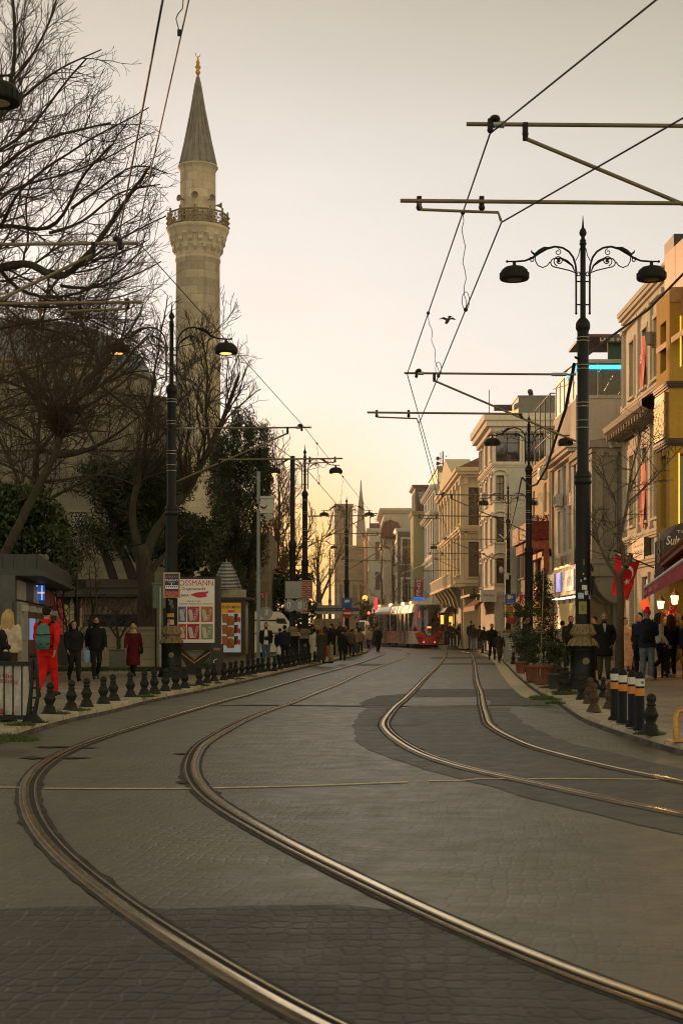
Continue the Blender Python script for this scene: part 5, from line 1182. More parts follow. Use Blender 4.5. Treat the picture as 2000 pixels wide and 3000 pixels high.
def lantern(label,px,py,Y,h):
    q=at(px,py,Y); o=thing('wall_lantern',label,'lantern',(q.x,q.y,q.z),group='lanterns at the restaurant')
    g=MB(); g.lathe([(.07,-.16),(.11,.06),(.10,.08)],6,q); g.build('bulb',M_BULB,o,True)
    g=MB(); g.lathe([(.14,.07),(.12,.10),(.03,.22),(.02,.27)],6,q); g.lathe([(.03,-.34),(.05,-.22),(.09,-.17),(.08,-.16)],8,q); g.cyl((q.x,q.y,q.z-.3),(q.x,q.y,q.z-1.0),.03,6)
    for k in range(6): w_=k*PI/3; g.cyl((q.x+.08*math.cos(w_),q.y+.08*math.sin(w_),q.z-.16),(q.x+.12*math.cos(w_),q.y+.12*math.sin(w_),q.z+.07),.009,4)
    g.build('cage',M_FRAMED,o,True); return q
q1=lantern('glowing lantern on a dark post, left of the pair under the awning',1934,1768,42.5,.4); q2=lantern('larger glowing lantern on a dark post nearer the right edge',1975,1753,38.5,.4)
for i,(q,e) in enumerate(((q1,40),(q2,48),(Vector(pl(8,2.2,2.6)),60),(Vector(pl(13,2.4,2.6)),50))):
    l=bpy.data.lights.new('lantern_light','POINT'); l.energy=e; l.color=(1,.50,.16); l.shadow_soft_size=.12; lo=bpy.data.objects.new('lantern_light',l); C.objects.link(lo); lo.location=(q.x-.22,q.y-.25,q.z+.05)
# --- grey stone house with the oriel on scrolled corbels
M_B3=stone((.32,.29,.23),2.4,3.0,.008,.10,.5,0,streak=.5); M_B3T=plaster((.40,.355,.275),.5)
x0,y0,y1=12.3,60.8,67.4
b3=bld('grey stone house with a pilastered oriel carried on scroll corbels',x0,20,y0,y1,9.6,M_B3,[(.4,1.3,.6,3.0),(1.9,2.8,.6,3.0),(3.4,4.3,PAV,3.0)],trim=M_B3T,fm=M_SHUT,gm=mat((.03,.07,.06),.5,var=.4),name='oriel_house')
g=MB(); ox=10.95; zb=3.75; ya,yb=62.0,67.4
fo=[(.6,1.5,5.2,8.2),(2.2,3.1,5.2,8.2),(3.9,4.8,5.2,8.2)]
g2=MB(); facade(g2,(ox,ya,zb),(0,1,0),(-1,0,0),yb-ya,9.6-zb,[(a,b,c-zb,d-zb) for a,b,c,d in fo],.2)
g2.box(ox,x0-.01,ya,ya+.2,zb,9.6); g2.box(ox,x0-.01,yb-.2,yb,zb,9.6); g2.box(ox,x0-.01,ya+.2,yb-.2,zb,zb+.2); orl=g2.build('oriel',M_B3,b3,True)
fill_windows(b3,(ox,ya,zb),(0,1,0),(-1,0,0),[(a,b,c-zb,d-zb) for a,b,c,d in fo],.2,M_FRAMED,GL)
for (a,b) in ((ox+.12,ox+.42),(x0-.62,x0-.32)): g.box(a,b,ya-.06,ya,zb+.7,9.0); g.box(a-.06,b+.06,ya-.1,ya,9.0,9.3)
for (zA,zB,p) in ((zb,zb+.2,.10),(zb+.2,zb+.55,.05),(zb+.55,zb+.75,.12),(9.15,9.35,.08),(9.35,9.65,.2)): g.box(ox-p,x0,ya-p,yb+.02,zA,zB)
for y in (ya+.1,ya+1.7,ya+3.3,yb-.5): g.box(ox-.06,ox,y-.12,y+.12,zb+.8,9.1)
g.build('moulding',M_B3T,orl,True)
for y in (ya+.15,ya+1.8,ya+3.5,yb-.2):
    g=MB(); pr=[(ox+.05,zb)]+[(x0-.1-1.15*math.cos(a)*1.0,zb-1.2*math.sin(a)) for a in [k*PI/2/8 for k in range(9)]]+[(x0,zb-1.2),(x0,zb)]
    g.prism([(p[0],p[1]) for p in pr],y-.13,y+.13,'y'); g.sphere((ox+.22,y,zb-.15),.17,.18,.17); g.build('corbel',M_B3T,b3,True)
g=MB(); g.add([(ox-.2,ya-.2,9.65),(ox-.2,yb,9.65),(x0+1,yb,10.6),(x0+1,ya-.2,10.0),(x0+1,ya-.2,9.65)],[(0,1,2,3),(0,3,4)]); g.build('roof',mat((.22,.24,.25),.4,.4,.3,3),b3,True)
# --- hotel set back above it, with glazed roof restaurant and blue light strip
M_PNK=plaster((.52,.43,.35),.35); Yh=66.6; xh=10.95
fo=[]; 
for yy in (67.9,69.6,71.3): fo.append((yy-Yh,yy-Yh+.8,5.3,7.4)); fo.append((yy-Yh,yy-Yh+.8,2.6,4.2)); fo.append((yy-Yh,yy-Yh+.8,7.95,9.5))
hotel=bld('tall warm white hotel with brown lettering and a glazed roof restaurant',xh,20,Yh,73.6,12.25,plaster((.66,.57,.45),.3),fo,[],corn=[(9.75,.35,.45)],surround=False,name='hotel_building',gm=GL)
g=MB(); g.box(xh+.02,20,Yh-.05,Yh,9.9,12.2); g.build('side_wall',M_PNK,hotel,True)
g=MB(); g.box(xh+.1,20,Yh,73.6,12.25,12.4); g.box(xh+.1,20,Yh+.0,73.6,13.95,14.1)
for x in (xh+.1,xh+1.0,xh+2.1,xh+3.2,xh+4.4): g.box(x,x+.06,Yh-.0,Yh+.08,12.4,13.95)
for y in (68,69.4,70.8,72.2,73.5): g.box(xh+.1,xh+.18,y,y+.08,12.4,13.95)
g.box(xh,20,Yh-.06,Yh+.02,12.25,12.42); rf=g.build('roof_terrace',mat((.36,.35,.30),.5,var=.2),hotel,True)
gl_=MB(); gl_.quad((xh+.14,Yh+.05,12.4),(20,Yh+.05,12.4),(20,Yh+.05,13.95),(xh+.14,Yh+.05,13.95)); 
t=NT('clear_glass'); t.set(col=(.5,.55,.5),rough=.03,tr=.85,spec=.6); gl_.build('glazing',t.m,rf,True)
gl_=MB(); gl_.quad((xh+.14,Yh+.1,12.4),(xh+.14,73.5,12.4),(xh+.14,73.5,13.95),(xh+.14,Yh+.1,13.95)); gl_.build('glazing',mat((.70,.68,.64),.25,var=.1),rf,True)
g=MB(); g.box(xh-.05,20,Yh-.16,Yh-.05,13.62,13.80); g.box(xh-.10,xh+.02,Yh-.1,Yh+2.5,13.62,13.72); g.build('light_strip',glow((.05,.55,.85),1.7,(.1,.4,.6)),rf,True)
g=MB(); g.box(xh+.5,20,Yh+3,Yh+3.1,12.4,13.9); g.build('back_wall',mat((.25,.25,.18),.7),rf,True)
for x in (xh+1.15,xh+1.45,xh+2.5,xh+3.3):
    g=MB(); g.lathe([(.05,0),(.1,.15),(.04,.3),(.09,.5),(.05,.8),(.11,1.1),(.05,1.35)],8,(x,Yh+1,12.42)); g.build('ornament',M_FRAMED,rf,True)
M_FAIRY=glow((1,.65,.2),2.2)
g=MB(); r=random.Random(4)
for k in range(46): x=xh+1.0+r.random()*2.6; g.sphere((x,Yh+.6,12.5+ ((x*1.7)%1.3)),.022,n=5,m=3)
tag(g.build('fairy_lights',M_FAIRY,rf,True),kind='stuff')
g=MB(); g.add([(xh-.05,Yh-.1,13.9),(20,Yh-.1,14.5),(20,Yh+4,14.9),(xh,Yh+4,14.2),(20,Yh-.1,13.9)],[(0,1,2,3),(0,4,1)]); g.build('awning_roof',mat((.30,.28,.20),.6),rf,True)
g=MB(); g.box(xh+1.6,20,Yh+.5,Yh+.6,14.2,15.0); g.build('green_screen',mat((.03,.07,.045),.7,var=.3),rf,True)
g=MB(); g.box(xh+.3,20,Yh+.2,Yh+4,15.2,15.32); sb=g.build('flat_roof',mat((.12,.05,.045),.6),rf,True)
g=MB(); g.cyl((xh+.4,Yh+.3,12.4),(xh+.4,Yh+.3,15.2),.04,6); g.cyl((xh+.4,Yh+.3,13.2),(xh-.6,Yh+3,13.2),.02,4); g.build('post',M_STEEL,rf,True)
g=MB(); g.box(xh+1.2,20,Yh+.08,Yh+.14,14.9,15.18); nb=g.build('name_board',M_FRAMED,rf,True); write('LAPIS INN HOTEL',(13.25,Yh+.06,15.04),2.3,.16,M_CRM,nb)
M_BRL=mat((.12,.035,.02),.6)
for row,z in ((0,7.75),(1,4.85)):
    for k,ch in enumerate('PELARGVE' if row==0 else 'PELIGROU'):
        write(ch,(xh-.04,72.9-k*.70,z+.0),.42,.45,M_BRL,hotel,R(-90))
for yy in (68.3,70.0,71.7):
    g=MB(); g.lathe([(.0,.12),(.10,.08),(.12,0)],8,(xh-.12,yy,4.45 if True else 0)); g.build('wall_light',glow((1,.6,.12),3.0),hotel,True)
g=MB(); g.lathe([(.10,0),(.17,.1),(.17,.3),(.12,.36)],10,(xh+.6,60.9,9.3)); g.sphere((xh+.6,60.9,9.28),.13); g.cyl((xh+.6,60.9,9.6),(x0,60.9,9.7),.04,5); tag(g.build('dome_camera',mat((.42,.42,.40),.4)),'pale dome camera beside the nearest right lamp column','camera')
# lit shop canopy in front of the letters
sp=thing('shop_canopy','protruding shop canopy with white striped lights and a bluish sign','shop canopy',(9.6,60,2.6))
g=MB(); g.box(10.25,10.9,62.0,71.0,4.15,4.3); g.box(10.2,10.3,62.0,71.0,3.0,4.2); g.build('canopy',M_FRAMED,sp,True)
g=MB(); g.box(10.25,10.95,61.92,62.0,2.95,4.2); s3=g.build('side_panel',M_BLACK,sp,True)
g=MB(); g.box(10.14,10.2,62.3,64.6,3.15,4.1); s4=g.build('sign_panel',glow((.75,.8,1.0),.16,(.22,.22,.25)),sp,True); write('KEBAP',(10.12,63.4,3.6),1.5,.4,mat((.1,.12,.4),.5),s4,R(-90))
g=MB(); g.box(10.14,10.2,66,67.4,3.2,4.1); g.build('sign_panel',glow((.1,.2,.8),.7,(.2,.3,.6)),sp,True)
g=MB(); g.box(10.14,10.2,68,70.2,3.2,4.1); g.build('sign_panel',glow((.9,.6,.25),.25,(.2,.15,.08)),sp,True)
for k in range(9):
    g=MB(); g.box(10.3,10.8,62.4+k*.9,62.6+k*.9,2.90,2.94); g.build('light_tube',glow((1,.85,.55),2.2),sp,True)
g=MB(); g.box(10.85,10.9,63.5,71.5,.4,2.7); g.build('display',glow((1,.62,.15),.16,(.12,.09,.05)),sp,True)
# --- narrow house with the red flower balcony
M_B4=plaster((.58,.46,.28),.35); x0,y0,y1=11.15,76.5,84.0
b4=bld('narrow yellowish house with a red flower covered balcony',x0,18,y0,y1,10.9,M_B4,grid(cols(7.5,2,.8,1.0),[(7.9,9.5)])+[(.8,2.2,4.3,6.2),(3.2,5.5,4.3,6.2)],[],corn=[(10.5,.3,.15)],surround=False,fm=M_FRAMEB,name='narrow_house')
g=MB(); g.box(x0-1.1,x0,y0+.0,y1-.2,6.35,6.5); g.box(x0-1.1,x0-1.05,y0,y1-.2,6.5,7.3); g.box(x0-1.1,x0,y0,y0+.05,6.5,7.3); bc=g.build('balcony',mat((.16,.035,.02),.7,var=.5,scale=3),b4,True)
g=MB(); r=random.Random(8)
for _ in range(700): q=Vector((x0-1.15+r.uniform(-.12,.06),r.uniform(y0,y1),r.uniform(6.2,7.75))); d=r.uniform(.05,.12); g.add([q,q+Vector((0,d,d*.3)),q+Vector((-d*.4,.3*d,d))],[(0,1,2)])
for _ in range(300): q=Vector((x0-1.1+r.uniform(0,1),y0-.04+r.uniform(-.1,.03),r.uniform(6.2,7.6))); d=r.uniform(.05,.12); g.add([q,q+Vector((d,0,d*.3)),q+Vector((.3*d,-d*.4,d))],[(0,1,2)])
tag(g.build('flowers',mat((.26,.04,.02),.8,var=.8,scale=6),bc,True),kind='stuff')
g=MB(); g.box(x0-.9,x0-.02,y0+.1,y1-.3,5.8,6.3); g.build('red_awning',mat((.35,.10,.06),.8,var=.5,scale=5),b4,True)
g=MB(); g.box(x0-.3,x0-.02,y0-.02,y0+.6,2.6,5.8); g.box(x0-.3,x0-.02,y1-.8,y1-.2,2.6,5.8); g.box(x0-.3,x0+.3,y0,y1-.2,5.4,5.8); g.build('red_frame',mat((.28,.07,.03),.7,var=.4),b4,True)
g=MB(); r=random.Random(18)
for _ in range(420): q=Vector((x0-.2+r.uniform(-.5,.2),r.uniform(y0+.3,y1-1),r.uniform(3.0,4.9))); d=r.uniform(.06,.16); g.add([q,q+Vector((0,d,d*.3)),q+Vector((-d*.4,.3*d,d))],[(0,1,2)])
tag(g.build('flowers',mat((.10,.03,.015),.8,var=.8,scale=6),b4,True),kind='stuff')
for y in (y0+1.2,y0+2.4,y0+4.6):
    g=MB(); g.sphere((x0-.35,y,3.7),.10); g.build('wall_light',glow((1,.28,.04),5),b4,True)
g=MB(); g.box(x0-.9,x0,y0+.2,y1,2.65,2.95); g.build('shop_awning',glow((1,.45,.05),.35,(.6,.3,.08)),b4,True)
g=MB()
for y in (y0+.2,y0+2.2,y0+4.2,y0+6.2): g.cyl((x0+.1,y,10.9),(x0+.1,y,14.2),.035,5); g.cyl((x0+1.6,y,10.9),(x0+1.6,y,14.2),.035,5)
for z in (12.0,14.2): g.cyl((x0+.1,y0+.2,z),(x0+.1,y0+6.2,z),.03,5); g.cyl((x0+.1,y0+.2,z),(x0+1.6,y0+.2,z),.03,5)
g.build('terrace_frame',M_FRAMED,b4,True)
g=MB(); g.box(x0+.7,x0+1.0,y0+1,y0+2.2,12.3,14.0); g.build('poster',mat((.62,.42,.28),.6,var=.3),b4,True)
# --- tall pale building
M_B5=plaster((.70,.64,.53),.3); M_B5S=stone((.52,.51,.44),20,3.1,.006,.06,.3,0,streak=.2); M_B5T=plaster((.74,.67,.55),.25)
x0,y0,y1=9.65,90.0,99.2; rows=[(4.4+2.62*i,6.0+2.62*i) for i in range(3)]+[(12.35,13.8)]
b5=bld('tall pale five storey building with curved window hoods and a heavy cornice',x0,16,y0,y1,15.0,M_B5,grid(cols(9.2,3,1.1,.9),rows),[(.12,.62,4.4+2.62*i,6.0+2.62*i) for i in range(3)]+[(.1,1.6,12.1,13.9),(1.9,3.2,12.1,13.9)],trim=M_B5T,corn=[(14.3,.8,.55),(11.85,.2,.15),(3.7,.3,.2)],hood=True,fm=M_FRAMED,surround=True,name='pale_tall_building')
g=MB(); g.box(x0+.85,16,y0-.05,y0,3.0,11.7); 
for z in (6.2,9.2): g.box(x0+.85,16,y0-.09,y0-.05,z,z+.05)
g.build('side_wall',M_B5S,b5,True)
g=MB(); g.box(x0+1.6,16,y0+.6,y1-.5,15.1,16.3); g.box(x0+1.55,16,y0+.55,y1-.5,16.3,16.4); g.build('roof_storey',mat((.16,.16,.14),.6,.1,.3,5),b5,True)
g=MB(); g.box(x0+.3,x0+1.5,y0+3,y0+3.1,15.8,16.2); g.sphere((x0+2.4,y0+1,16.7),.18); g.box(x0+2.3,x0+2.6,y0+1,y0+1.2,16.4,16.65); g.cyl((x0-.1,y0+2,15),(x0-.1,y0+2,17),.03,5); g.build('roof_fitting',M_FRAMED,b5,True)
# low shops between the pale building and the narrow house
b=bld('low grey shop house squeezed in front of the tall pale building',11.0,16,84.6,89.4,7.3,plaster((.30,.26,.20),.4),[(.6,1.7,4.6,6.4),(2.6,3.7,4.6,6.4)],[(.15,1.0,2.8,5.9)],fm=M_FRAMED,corn=[(7.0,.25,.15)],name='shop_house')
g=MB(); g.box(10.1,11.0,84.6,89.4,3.0,3.2); g.build('awning',mat((.30,.28,.24),.6),b,True)
def awn(label,xa,xb,ya,yb,z0,z1,m):
    g=MB(); g.add([(xa,ya,z0),(xa,yb,z0),(xb,yb,z1),(xb,ya,z1),(xa,ya,z0-.3),(xa,yb,z0-.3),(xb,ya,z1-.02)],[(0,1,2,3),(0,1,5,4),(4,0,3,6)]); tag(g.build('awning',m),label,'awning','awnings along the right side shops')
awn('pinkish red sloping awning behind the second lamp post',9.7,11.1,74.6,84,2.75,4.0,mat((.36,.10,.09),.8,var=.2))
awn('dark red sloping awning under the tall pale building',8.4,9.65,90,98,3.0,3.9,mat((.20,.05,.04),.8,var=.2))
g=MB(); g.box(8.5,9.6,89.6,89.9,3.35,3.55); g.box(8.1,9.6,90,97,3.6,3.75); tag(g.build('canopy',mat((.05,.06,.04),.7)),'flat dark green shop canopy under the tall pale building','canopy')
g=MB(); q=at(1540,1765,80); g.box(q.x-.36,q.x+.36,80,80.12,gz(1795,80),gz(1742,80)); s5=tag(g.build('shop_sign',mat((.30,.02,.035),.5)),'dark red shop sign with a white ring right of the blue camera sign','sign')
g=MB(); g.tube([(q.x-.05+.14*math.cos(a),79.97,gz(1753,80)+.14*math.sin(a)) for a in [k*.5 for k in range(14)]],.035,5); g.build('ring_logo',M_WHITE,s5,True)
for k in range(3): 
    g=MB(); g.box(q.x-.25,q.x+.2,79.97,79.99,gz(1772+k*8,80),gz(1769+k*8,80)); g.build('lettering',mat((.5,.3,.3),.6),s5,True)
g=MB(); q=at(1431,1742,89); g.box(q.x-.55,q.x+.5,89,89.15,gz(1763,89),gz(1728,89)); s6=tag(g.build('shop_sign',mat((.62,.60,.55),.5)),'white shop sign with red script at the foot of the tall pale building','sign'); write('Saray',(q.x,88.98,gz(1744,89)),.7,.22,M_RED,s6,lean=.3)
# --- ornate cream building with pilasters and pediment
M_B6=plaster((.68,.56,.37),.35,.14); M_B6T=plaster((.74,.62,.42),.3); x0,y0,y1=8.75,102.0,125.0
b6=bld('ornate cream building with tall pilasters, balcony and pediment',x0,15,y0,y1,13.0,M_B6,grid(cols(23,6,1.3,2.0),[(9.3,11.6),(5.6,8.0)]),[(.35,1.15,9.0,11.7),(.35,1.15,5.3,7.8)],trim=M_B6T,corn=[(12.6,.5,.5),(8.55,.35,.3),(4.6,.45,.5)],fm=M_FRAMEB,name='ornate_building')
g=MB()
for i in range(8):
    y=y0+.5+i*3.1
    for d in (-.25,.25): g.box(x0-.22,x0,y+d-.18,y+d+.18,4.9,12.3); g.box(x0-.32,x0,y+d-.25,y+d+.25,11.9,12.4)
for xx in (.05,1.4): g.box(x0+xx,x0+xx+.2,y0-.15,y0,4.9,12.3); g.box(x0+xx-.06,x0+xx+.26,y0-.22,y0,11.9,12.4)
g.build('pilaster',M_B6T,b6,True)
g=MB(); ym=y0+12; g.prism([(ym-8,13.1),(ym+8,13.1),(ym,15.2)],x0-.5,x0+1.5,'x'); g.build('pediment',M_B6T,b6,True)
g=MB(); g.add([(x0-.4,y0-.4,13.12),(15,y0-.4,13.12),(15,y0+4,14.6),(x0+2,y0+4,14.6),(x0-.4,y0+6,13.12)],[(0,1,2,3),(0,3,4)]); g.build('roof',mat((.16,.06,.04),.8,var=.4),b6,True)
for i in range(6):
    g=MB(); y=y0+2+i*3.4; g.prism([(x0-.9,4.55),(x0,4.55),(x0,3.0),(x0-.25,3.2),(x0-.45,3.9)],y-.35,y+.35,'y'); g.build('corbel',plaster((.30,.25,.17),.5),b6,True)
for xx in (.2,1.0):
    g=MB(); g.prism([(x0+xx-.3,4.55),(x0+xx+.35,4.55),(x0+xx+.3,3.6),(x0+xx+.1,3.0),(x0+xx-.1,3.0),(x0+xx-.25,3.6)],y0-.8,y0,'y'); g.build('corbel',plaster((.25,.20,.13),.5),b6,True)
g=MB(); g.box(x0-1.0,x0,y0-1,y1,4.55,4.75)
for i in range(70): g.cyl((x0-.95,y0-.9+i*.33,4.75),(x0-.95,y0-.9+i*.33,5.5),.06,4)
g.box(x0-1.02,x0-.88,y0-1,y1,5.5,5.62); g.build('balcony',M_B6T,b6,True)
# --- the far end of the street
M_B7=plaster((.58,.60,.58),.25); 
b7=bld('pale blue grey modern block with deep vertical window bays',8.25,14,127,142.5,14.6,M_B7,grid(cols(15.5,6,1.7,.6),[(12.2,13.9),(8.6,11.6),(4.6,7.6)]),[],corn=[(14.2,.3,.3),(11.9,.3,.35),(7.9,.2,.2)],surround=False,fm=M_FRAMED,gm=GL,mull=0,name='modern_block')
g=MB(); g.box(8.6,14,127.3,140,14.6,16.0); g.box(8.5,14,127.2,140.1,16.0,16.2); rs=g.build('roof_storey',mat((.17,.18,.15),.6),b7,True)
g=MB(); g.box(8.7,10.6,127.2,127.3,14.8,15.6); g.build('window',glow((.9,.6,.25),.25,(.6,.55,.4)),rs,True)
g=MB(); g.cyl((9.1,128,16.2),(9.1,128,17.6),.07,6); g.cyl((8.9,128,16.2),(8.9,128,17.5),.04,6)
for x,z in ((8.65,16.95),(8.65,16.5),(9.35,16.5)): g.cyl((x,127.8,z),(x,128.1,z),.17,12); g.cyl((x,128,z),(9.0,128,z),.03,4)
g.build('antenna_mast',M_FRAMED,b7,True)
b=bld('olive green narrow house wall beside the pale blue block',7.2,12,143,149,13.4,plaster((.36,.36,.19),.3),[(1,2,5,7),(1,2,9,11)],[],surround=False,corn=[(13.2,.3,.15)],name='green_house')
b=bld('dark glass topped house behind the olive green wall',7.7,12,149.5,156,16.6,mat((.06,.06,.05),.7,0,.3,2),grid(cols(6.5,3,1.5,.4),[(13.8,16.2)]),[(.3,1.6,14,16.2),(2,4,14,16.2)],surround=False,fm=M_FRAMED,corn=[(16.6,.2,.25)],name='glass_topped_house')
b=bld('grey timber house with white framed bay windows',6.15,11,156.5,163,12.6,mat((.15,.13,.11),.8,var=.25,scale=3),grid(cols(6.5,2,1.4,.8),[(9.2,11.4),(5.6,7.8),(2.4,4.6)]),[(.5,1.9,8.8,11.6),(.5,1.9,4.2,7.2)],trim=M_WHITE,fm=M_WHITE,corn=[(12.5,.25,.2)],name='timber_house')
b=bld('beige flat roofed block with a white upper cornice',4.9,11,165,180,15.6,plaster((.52,.46,.35),.3),grid(cols(15,5,1.4,1),[(12.2,14.2),(8.8,10.8),(5.4,7.4)]),[(1.0,2.2,6,8),(1.0,2.2,9,11)],corn=[(15.3,.4,.4),(11.6,.25,.2)],fm=M_FRAMED,name='beige_block')
g=MB(); g.box(4.7,6.6,164.4,165,12.2,12.4); g.lathe([(1.3,12.4),(1.25,13.2),(.9,14.0),(.0,14.4)],12,(5.7,164.9,0)); g.build('dome_awning',mat((.09,.05,.04),.8),b,True)
b=bld('sage green corner house with a glazed roof terrace',3.7,9,190,200,15.2,plaster((.42,.42,.33),.3),grid(cols(10,3,1.4,1),[(11,13.4),(7,9.4),(3.5,5.6)]),[(.8,2.2,11,13.4),(.8,2.2,7,9.4)],corn=[(14.8,.4,.3)],fm=M_FRAMED,name='corner_house')
g=MB(); 
for x in (3.8,5.5,7.2): g.cyl((x,190.1,15.2),(x,190.1,17.2),.06,4)
g.box(3.7,9,190,190.1,17.1,17.25); g.box(3.7,9,190,190.1,15.2,15.9); g.build('roof_terrace',M_FRAMED,b,True)
b=bld('pink and orange house glowing in the last sunlight',3.35,8,204,214,15.4,plaster((.50,.24,.17),.25),[(1,2.2,8.5,11.5),(4,5.2,8.5,11.5),(7,8.2,8.5,11.5)],[(.25,.95,8.2,11.8),(.25,.95,3.6,6.4)],corn=[(8.0,.3,.2),(15.2,.4,.3)],trim=plaster((.48,.28,.22),.3),name='pink_house')
# historic stone building with ruined tower and spire at the end of the street
M_FAR=stone((.36,.30,.21),1.5,.6,.02,.2,.45,0)
Yt=215; xa,xb=gx(985,Yt),gx(1092,Yt)
o=thing('stone_hall','pale classical stone building closing the end of the street','building',(xa,Yt,PAV))
g=MB(); ops=[(.8+1.15*k,1.4+1.15*k,5.0,7.6) for k in range(4)]; facade(g,(xa,Yt,0),(1,0,0),(0,-1,0),xb-xa,gz(1598,Yt),ops,.3); g.box(xa,xb,Yt+.3,Yt+12,0,gz(1599,Yt)); g.quad((xa,Yt,0),(xa,Yt+.4,0),(xa,Yt+.4,gz(1598,Yt)),(xa,Yt,gz(1598,Yt))); g.build('wall',M_FAR,o,True)
fill_windows(o,(xa,Yt,0),(1,0,0),(0,-1,0),ops,.3,M_FRAME,GL)
g=MB(); 
for py,p in ((1610,.5),(1640,.25),(1700,.3)): g.box(xa-p,xb+p,Yt-p,Yt+.02,gz(py,Yt),gz(py-8,Yt))
for k in range(6): g.cyl((xa+.4+k*1.0,Yt-.35,gz(1800,Yt)),(xa+.4+k*1.0,Yt-.35,gz(1712,Yt)),.22,8)
g.build('cornice',M_FAR,o,True)
Yo=222; q0,q1=gx(980,Yo),gx(1033,Yo); g=MB(); g.box(q0,q1,Yo,Yo+3,0,gz(1478,Yo)); g.box(q0-.1,q1+.1,Yo-.1,Yo+3.1,gz(1482,Yo),gz(1476,Yo)); tag(g.build('stone_tower',stone((.19,.155,.12),1.4,.5,.02,.2,.4,0)),'square ruined stone tower rising above the street end','tower')
Yo=240; cx=gx(1057,Yo); k_=F/Yo; o=thing('far_minaret','distant grey spire with a pointed cap at the end of the street','minaret',(cx,Yo,PAV))
g=MB(); g.lathe([(14/k_,0),(14/k_,gz(1560,Yo))],14); g.build('shaft',M_FAR,o); g=MB(); g.lathe([(13.5/k_,gz(1560,Yo)),(9/k_,gz(1490,Yo)),(3.2/k_,gz(1440,Yo)),(.06,gz(1409,Yo))],14); g.build('conical_cap',mat((.20,.17,.15),.7),o)
# distant blocks; the left ones are added to stop the low sun
M_HZ=plaster((.20,.16,.11),.4)
for i,(x0,x1,Y,h) in enumerate([(-160,-92,250,20),(-88,-60,262,15),(-57,-36,255,18),(-34,-18.5,262,14),(12,40,232,17)]):
    g=MB(); g.box(x0,x1,Y,Y+20,0,h); g.box(x0-.4,x1+.4,Y-.4,Y+.02,h-.8,h); 
    o=thing('far_block',('broad far building hidden behind the mosque at left','far building behind the leaning bare tree','far building hidden behind the minaret','low far building behind the cypress','far building hidden behind the pink house')[i],'building',(x0,Y,PAV)); g.build('wall',M_HZ,o,True)
    ops=[(a,b,c,d) for c,d in ((3,5),(7,9),(10.5,12.5)) if d<h-1 for a,b in cols(x1-x0,6,1.6)]
# vertical red hotel sign, blue sign, clock roundel above the tram
q=at(1226,1725,138); g=MB(); g.box(q.x-.42,q.x+.42,138,138.2,gz(1748,138),gz(1696,138)); s7=tag(g.build('hotel_sign',mat((.28,.02,.03),.5)),'tall red vertical sign with pale letters above the tram','sign')
for k,ch in enumerate('HOTEL'): write(ch,(q.x,137.97,gz(1702+k*10,138)),.38,.26,M_WHITE,s7)
q=at(1226,1754,136); g=MB(); g.box(q.x-.53,q.x+.53,136,136.2,gz(1759,136),gz(1750,136)); s8=tag(g.build('blue_sign',glow((.02,.2,.9),.7,(.05,.2,.6))),'small glowing blue sign directly above the tram roof','sign'); write('ECZANE',(q.x,135.97,gz(1754.5,136)),.85,.2,mat((.02,.03,.12),.5),s8)
q=at(1247,1744,134); g=MB(); g.cyl((q.x,134,q.z),(q.x,134.15,q.z),.29,20); g.cyl((q.x,134.1,q.z-.3),(q.x,134.1,1.0),.04,6); tag(g.build('round_sign',mat((.40,.38,.33),.5)),'round pale sign above the tram roof','sign')

# drainpipes and air conditioning boxes fixed on the fronts
M_PIPE=mat((.20,.18,.14),.6,var=.3)
for x,y,z0,z1,o_ in ((11.92,60.4,PAV,14.4,b2),(11.02,67.3,3.2,9.6,hotel),(10.87,73.3,PAV,12.2,hotel),(11.07,83.6,PAV,10.8,b4),(9.58,98.8,PAV,14.2,b5),(8.67,102.2,PAV,12.5,b6),(8.17,127.4,PAV,14,b7)):
    g=MB(); g.tube([(x,y,z0),(x,y,z1*.55),(x,y,z1-.4),(x+.25,y,z1)],.06,6); g.build('drainpipe',M_PIPE,o_,True)
def aircon(x,y,z,label):
    o=thing('air_conditioner',label,'air conditioner',(x,y,z),group='air conditioning boxes on the right facades'); g=MB(); g.box(x-.34,x,y-.42,y+.42,z,z+.6); b_=g.build('case',mat((.52,.50,.44),.6,var=.25,scale=3),o,True)
    g=MB(); g.tube([(x-.345,y-.1+.2*math.cos(a),z+.3+.2*math.sin(a)) for a in [k*.5 for k in range(14)]],.02,5); g.build('fan_grille',M_FRAMED,b_,True)
for x,y,z,l in ((11.13,78.0,9.7,'air conditioner box above the red flower balcony'),(11.13,81.5,7.4,'air conditioner box at the far end of the red flower balcony'),(9.63,95.0,10.0,'air conditioner box on the tall pale building front'),(10.9,70.6,7.55,'air conditioner box between the lettering and windows of the hotel'),(10.98,86.5,6.6,'air conditioner box on the low grey shop house'),(8.2,133,11.9,'air conditioner box on the pale blue grey block')): aircon(x,y,z,l)
# ================================================================ TRAM
tram=thing('tram','red fronted grey city tram with a U shaped dark windscreen, standing at the stop','tram',(7.15,116,0))
M_TGREY=mat((.62,.57,.47),.32,.25,.10,.6,coat=.4); M_TRED=mat((.52,.036,.024),.35,0,.12,2,coat=.5); M_TCREAM=mat((.70,.63,.50),.3,.3,.1,.6); M_TGL=glass((.02,.022,.022),.04); M_TBOT=mat((.015,.014,.012),.8)
def tram_path(s): # centre line of the right track behind the cab
    A=[(7.15,116),(6.95,119),(6.65,123),(6.15,127),(5.55,131),(4.8,135),(3.9,139),(2.9,143)]
    L=0
    for p,q in zip(A,A[1:]):
        d=math.hypot(q[0]-p[0],q[1]-p[1])
        if L+d>=s: f=(s-L)/d; return Vector((p[0]+(q[0]-p[0])*f,p[1]+(q[1]-p[1])*f,0))
        L+=d
    return Vector((*A[-1],0))
